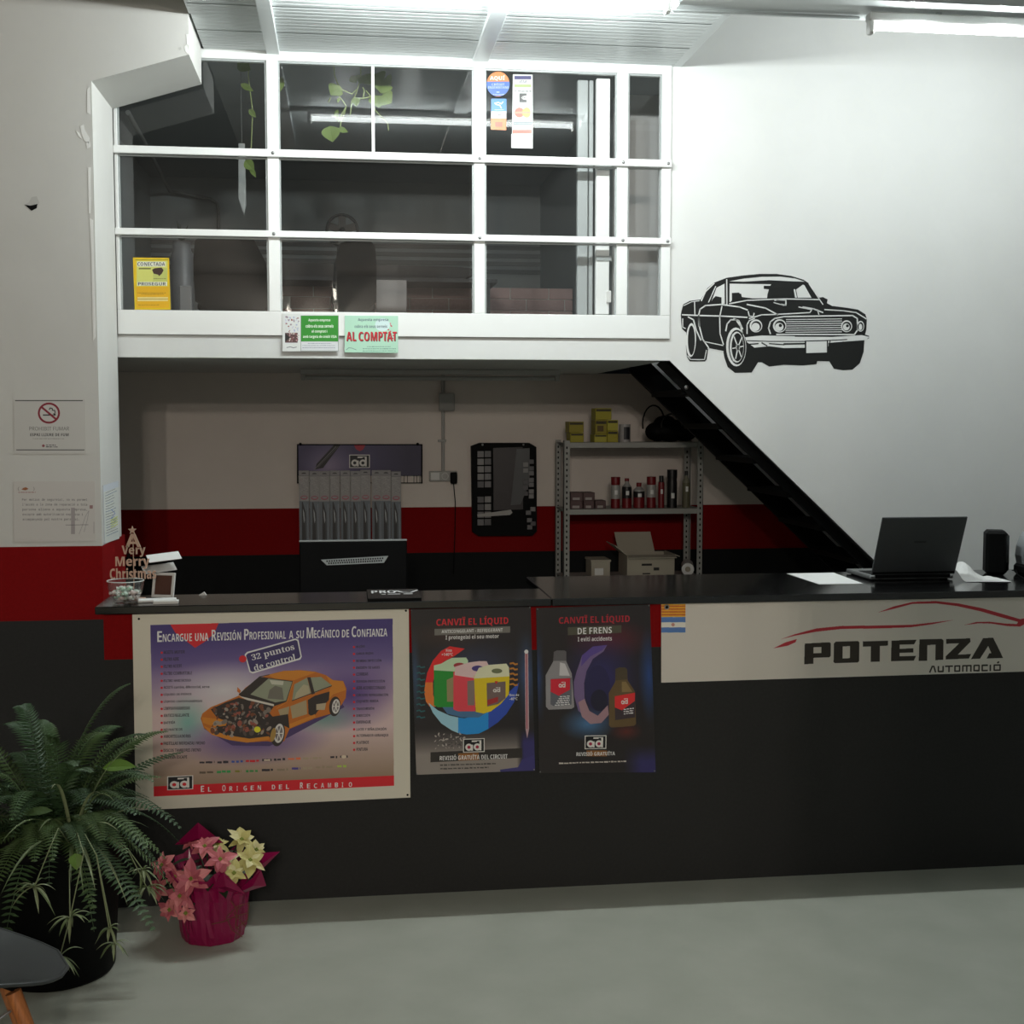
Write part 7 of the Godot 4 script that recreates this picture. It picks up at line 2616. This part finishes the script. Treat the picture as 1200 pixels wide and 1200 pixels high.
		var set_: Array = cm if h[3] == 1 else pk
		for ring in [[6, 0.12, 1.0], [5, 0.55, 0.7]]:
			for j in ring[0]:
				var an: float = TAU * j / ring[0] + ring[1] * 3.0 + rng.randf() * 0.4
				var tilt: float = ring[1] + rng.randf_range(-0.2, 0.2)
				var bb: Basis = b * Basis(Vector3.UP, an) * Basis(Vector3.BACK, tilt)
				var sc: float = h[4] * ring[2] * rng.randf_range(0.85, 1.15)
				local("bract", set_[rng.randi() % set_.size()], Transform3D(bb.scaled(Vector3.ONE * sc), p), st)
		m = MB.new()
		for j in 4:
			m.ball(p + b * Vector3(cos(j * 1.57) * 0.004, 0.004, sin(j * 1.57) * 0.004), Vector3.ONE * 0.0035, 6, 4)
		obj("flower_centre", m, paint(Color(0.5, 0.55, 0.2), 0.6), st)
	for j in 16:
		var an := TAU * j / 16.0
		var p := c + Vector3(cos(an) * 0.07, 0.20 + 0.03 * (j % 3), sin(an) * 0.07)
		local("leaf", leafs[j % 3], Transform3D((Basis(Vector3.UP, -an) * Basis(Vector3.BACK, -0.15)).scaled(Vector3.ONE * 1.35), p), t)


func shell_chair() -> void:
	var c := Vector3(-0.90, 0, -3.02)
	var yaw := 0.42
	var B := Basis(Vector3.UP, yaw)     # local +x is the front of the seat
	var t := thing("shell_chair", "dark grey plastic shell chair with splayed wooden legs beside the fern", "chair", c)
	var shellm := grained(Color(0.20, 0.215, 0.22), 0.5, speckle(0.2, Color(0.9, 0.9, 0.9), Color.WHITE, 61, 3), 0.3)
	var nu := 18
	var nv := 26
	var S := func(u: float, v: float) -> Vector3:
		# v 0 front edge .. 0.58 crease .. 1 top of the back
		var x: float
		var y: float
		var half: float
		if v < 0.58:
			var f := v / 0.58
			x = lerpf(0.235, -0.17, f)
			half = 0.235 * pow(1.0 - pow(1.0 - minf(1.0, f * 1.0 + 0.02), 2.6), 0.5)
			y = 0.445 - 0.035 * pow(1.0 - f, 3.0) - 0.012 * sin(PI * f)
		else:
			var f := (v - 0.58) / 0.42
			x = -0.17 - 0.09 * sin(f * PI / 2) - 0.03 * f
			y = 0.445 + 0.36 * f * f * (1.6 - 0.6 * f)
			half = 0.235 * (1.0 - 0.25 * f * f) * pow(maxf(0.02, 1.0 - pow(f, 5.0)), 0.5)
		var rim := pow(absf(u), 2.6)
		y += rim * 0.055 * smoothstep(0.0, 0.35, v) * (1.0 - 0.4 * v)
		x += rim * 0.05 * smoothstep(0.5, 0.8, v)
		return c + B * Vector3(x, y, u * half)
	var m := MB.new()
	var eps := 0.01
	var norm := func(u: float, v: float) -> Vector3:
		var du: Vector3 = S.call(minf(u + eps, 1.0), v) - S.call(maxf(u - eps, -1.0), v)
		var dv: Vector3 = S.call(u, minf(v + eps, 1.0)) - S.call(u, maxf(v - eps, 0.0))
		var n: Vector3 = du.cross(dv)
		return n.normalized() if n.length() > 1e-12 else Vector3.UP
	var th := 0.007
	for i in nu:
		for j in nv:
			var q := []
			for e in [[i, j], [i + 1, j], [i + 1, j + 1], [i, j + 1]]:
				var u: float = lerpf(-1.0, 1.0, float(e[0]) / nu)
				var v := float(e[1]) / nv
				var p: Vector3 = S.call(u, v)
				var n: Vector3 = norm.call(u, clampf(v, 0.02, 0.98))
				if n.y < 0.0 and v < 0.58:
					n = -n
				q.append([p, n])
			for tr in [[0, 1, 2], [0, 2, 3]]:
				var a = q[tr[0]]; var b = q[tr[1]]; var d = q[tr[2]]
				m.tri3(a[0], b[0], d[0], a[1], b[1], d[1])
				m.tri3(a[0] - a[1] * th, b[0] - b[1] * th, d[0] - d[1] * th, -a[1], -b[1], -d[1])
	# rim closing the two skins
	var edge := []
	for i in nu + 1: edge.append([lerpf(-1, 1, float(i) / nu), 0.0])
	for j in nv + 1: edge.append([1.0, float(j) / nv])
	for i in nu + 1: edge.append([lerpf(1, -1, float(i) / nu), 1.0])
	for j in nv + 1: edge.append([-1.0, 1.0 - float(j) / nv])
	var path := []
	for e in edge:
		var p: Vector3 = S.call(e[0], e[1])
		var n: Vector3 = norm.call(e[0], clampf(e[1], 0.02, 0.98))
		if n.y < 0.0 and e[1] < 0.58:
			n = -n
		p -= n * th / 2
		if path.is_empty() or (path[-1] as Vector3).distance_to(p) > 0.004:
			path.append(p)
	m.tube(path, 0.0052, 6)
	obj("seat_shell", m, shellm, t)
	for e in [[1, 1], [1, -1], [-1, 1], [-1, -1]]:
		m = MB.new()
		var top := c + B * Vector3(0.10 * e[0], 0.405, 0.12 * e[1])
		var foot := c + B * Vector3(0.22 * e[0], 0.0, 0.22 * e[1])
		m.tube([top, top.lerp(foot, 0.5), foot + Vector3(0, 0.001, 0)], [0.018, 0.0155, 0.011], 12)
		obj("leg", m, M.wood, t)
		m = MB.new()
		m.tube([c + B * Vector3(0.05 * e[0], 0.425, 0.05 * e[1]), top + Vector3(0, 0.01, 0)], 0.009, 8)
		obj("bracket", m, M.black_metal, t)
	for e in [[[1, 1], [-1, -1]], [[1, -1], [-1, 1]]]:
		m = MB.new()
		var p0 := (c + B * Vector3(0.10 * e[0][0], 0.405, 0.12 * e[0][1])).lerp(c + B * Vector3(0.22 * e[0][0], 0.0, 0.22 * e[0][1]), 0.4)
		var p1 := (c + B * Vector3(0.10 * e[1][0], 0.405, 0.12 * e[1][1])).lerp(c + B * Vector3(0.22 * e[1][0], 0.0, 0.22 * e[1][1]), 0.4)
		m.tube([p0, p1], 0.004, 8)
		obj("cross_wire", m, M.screw, t)
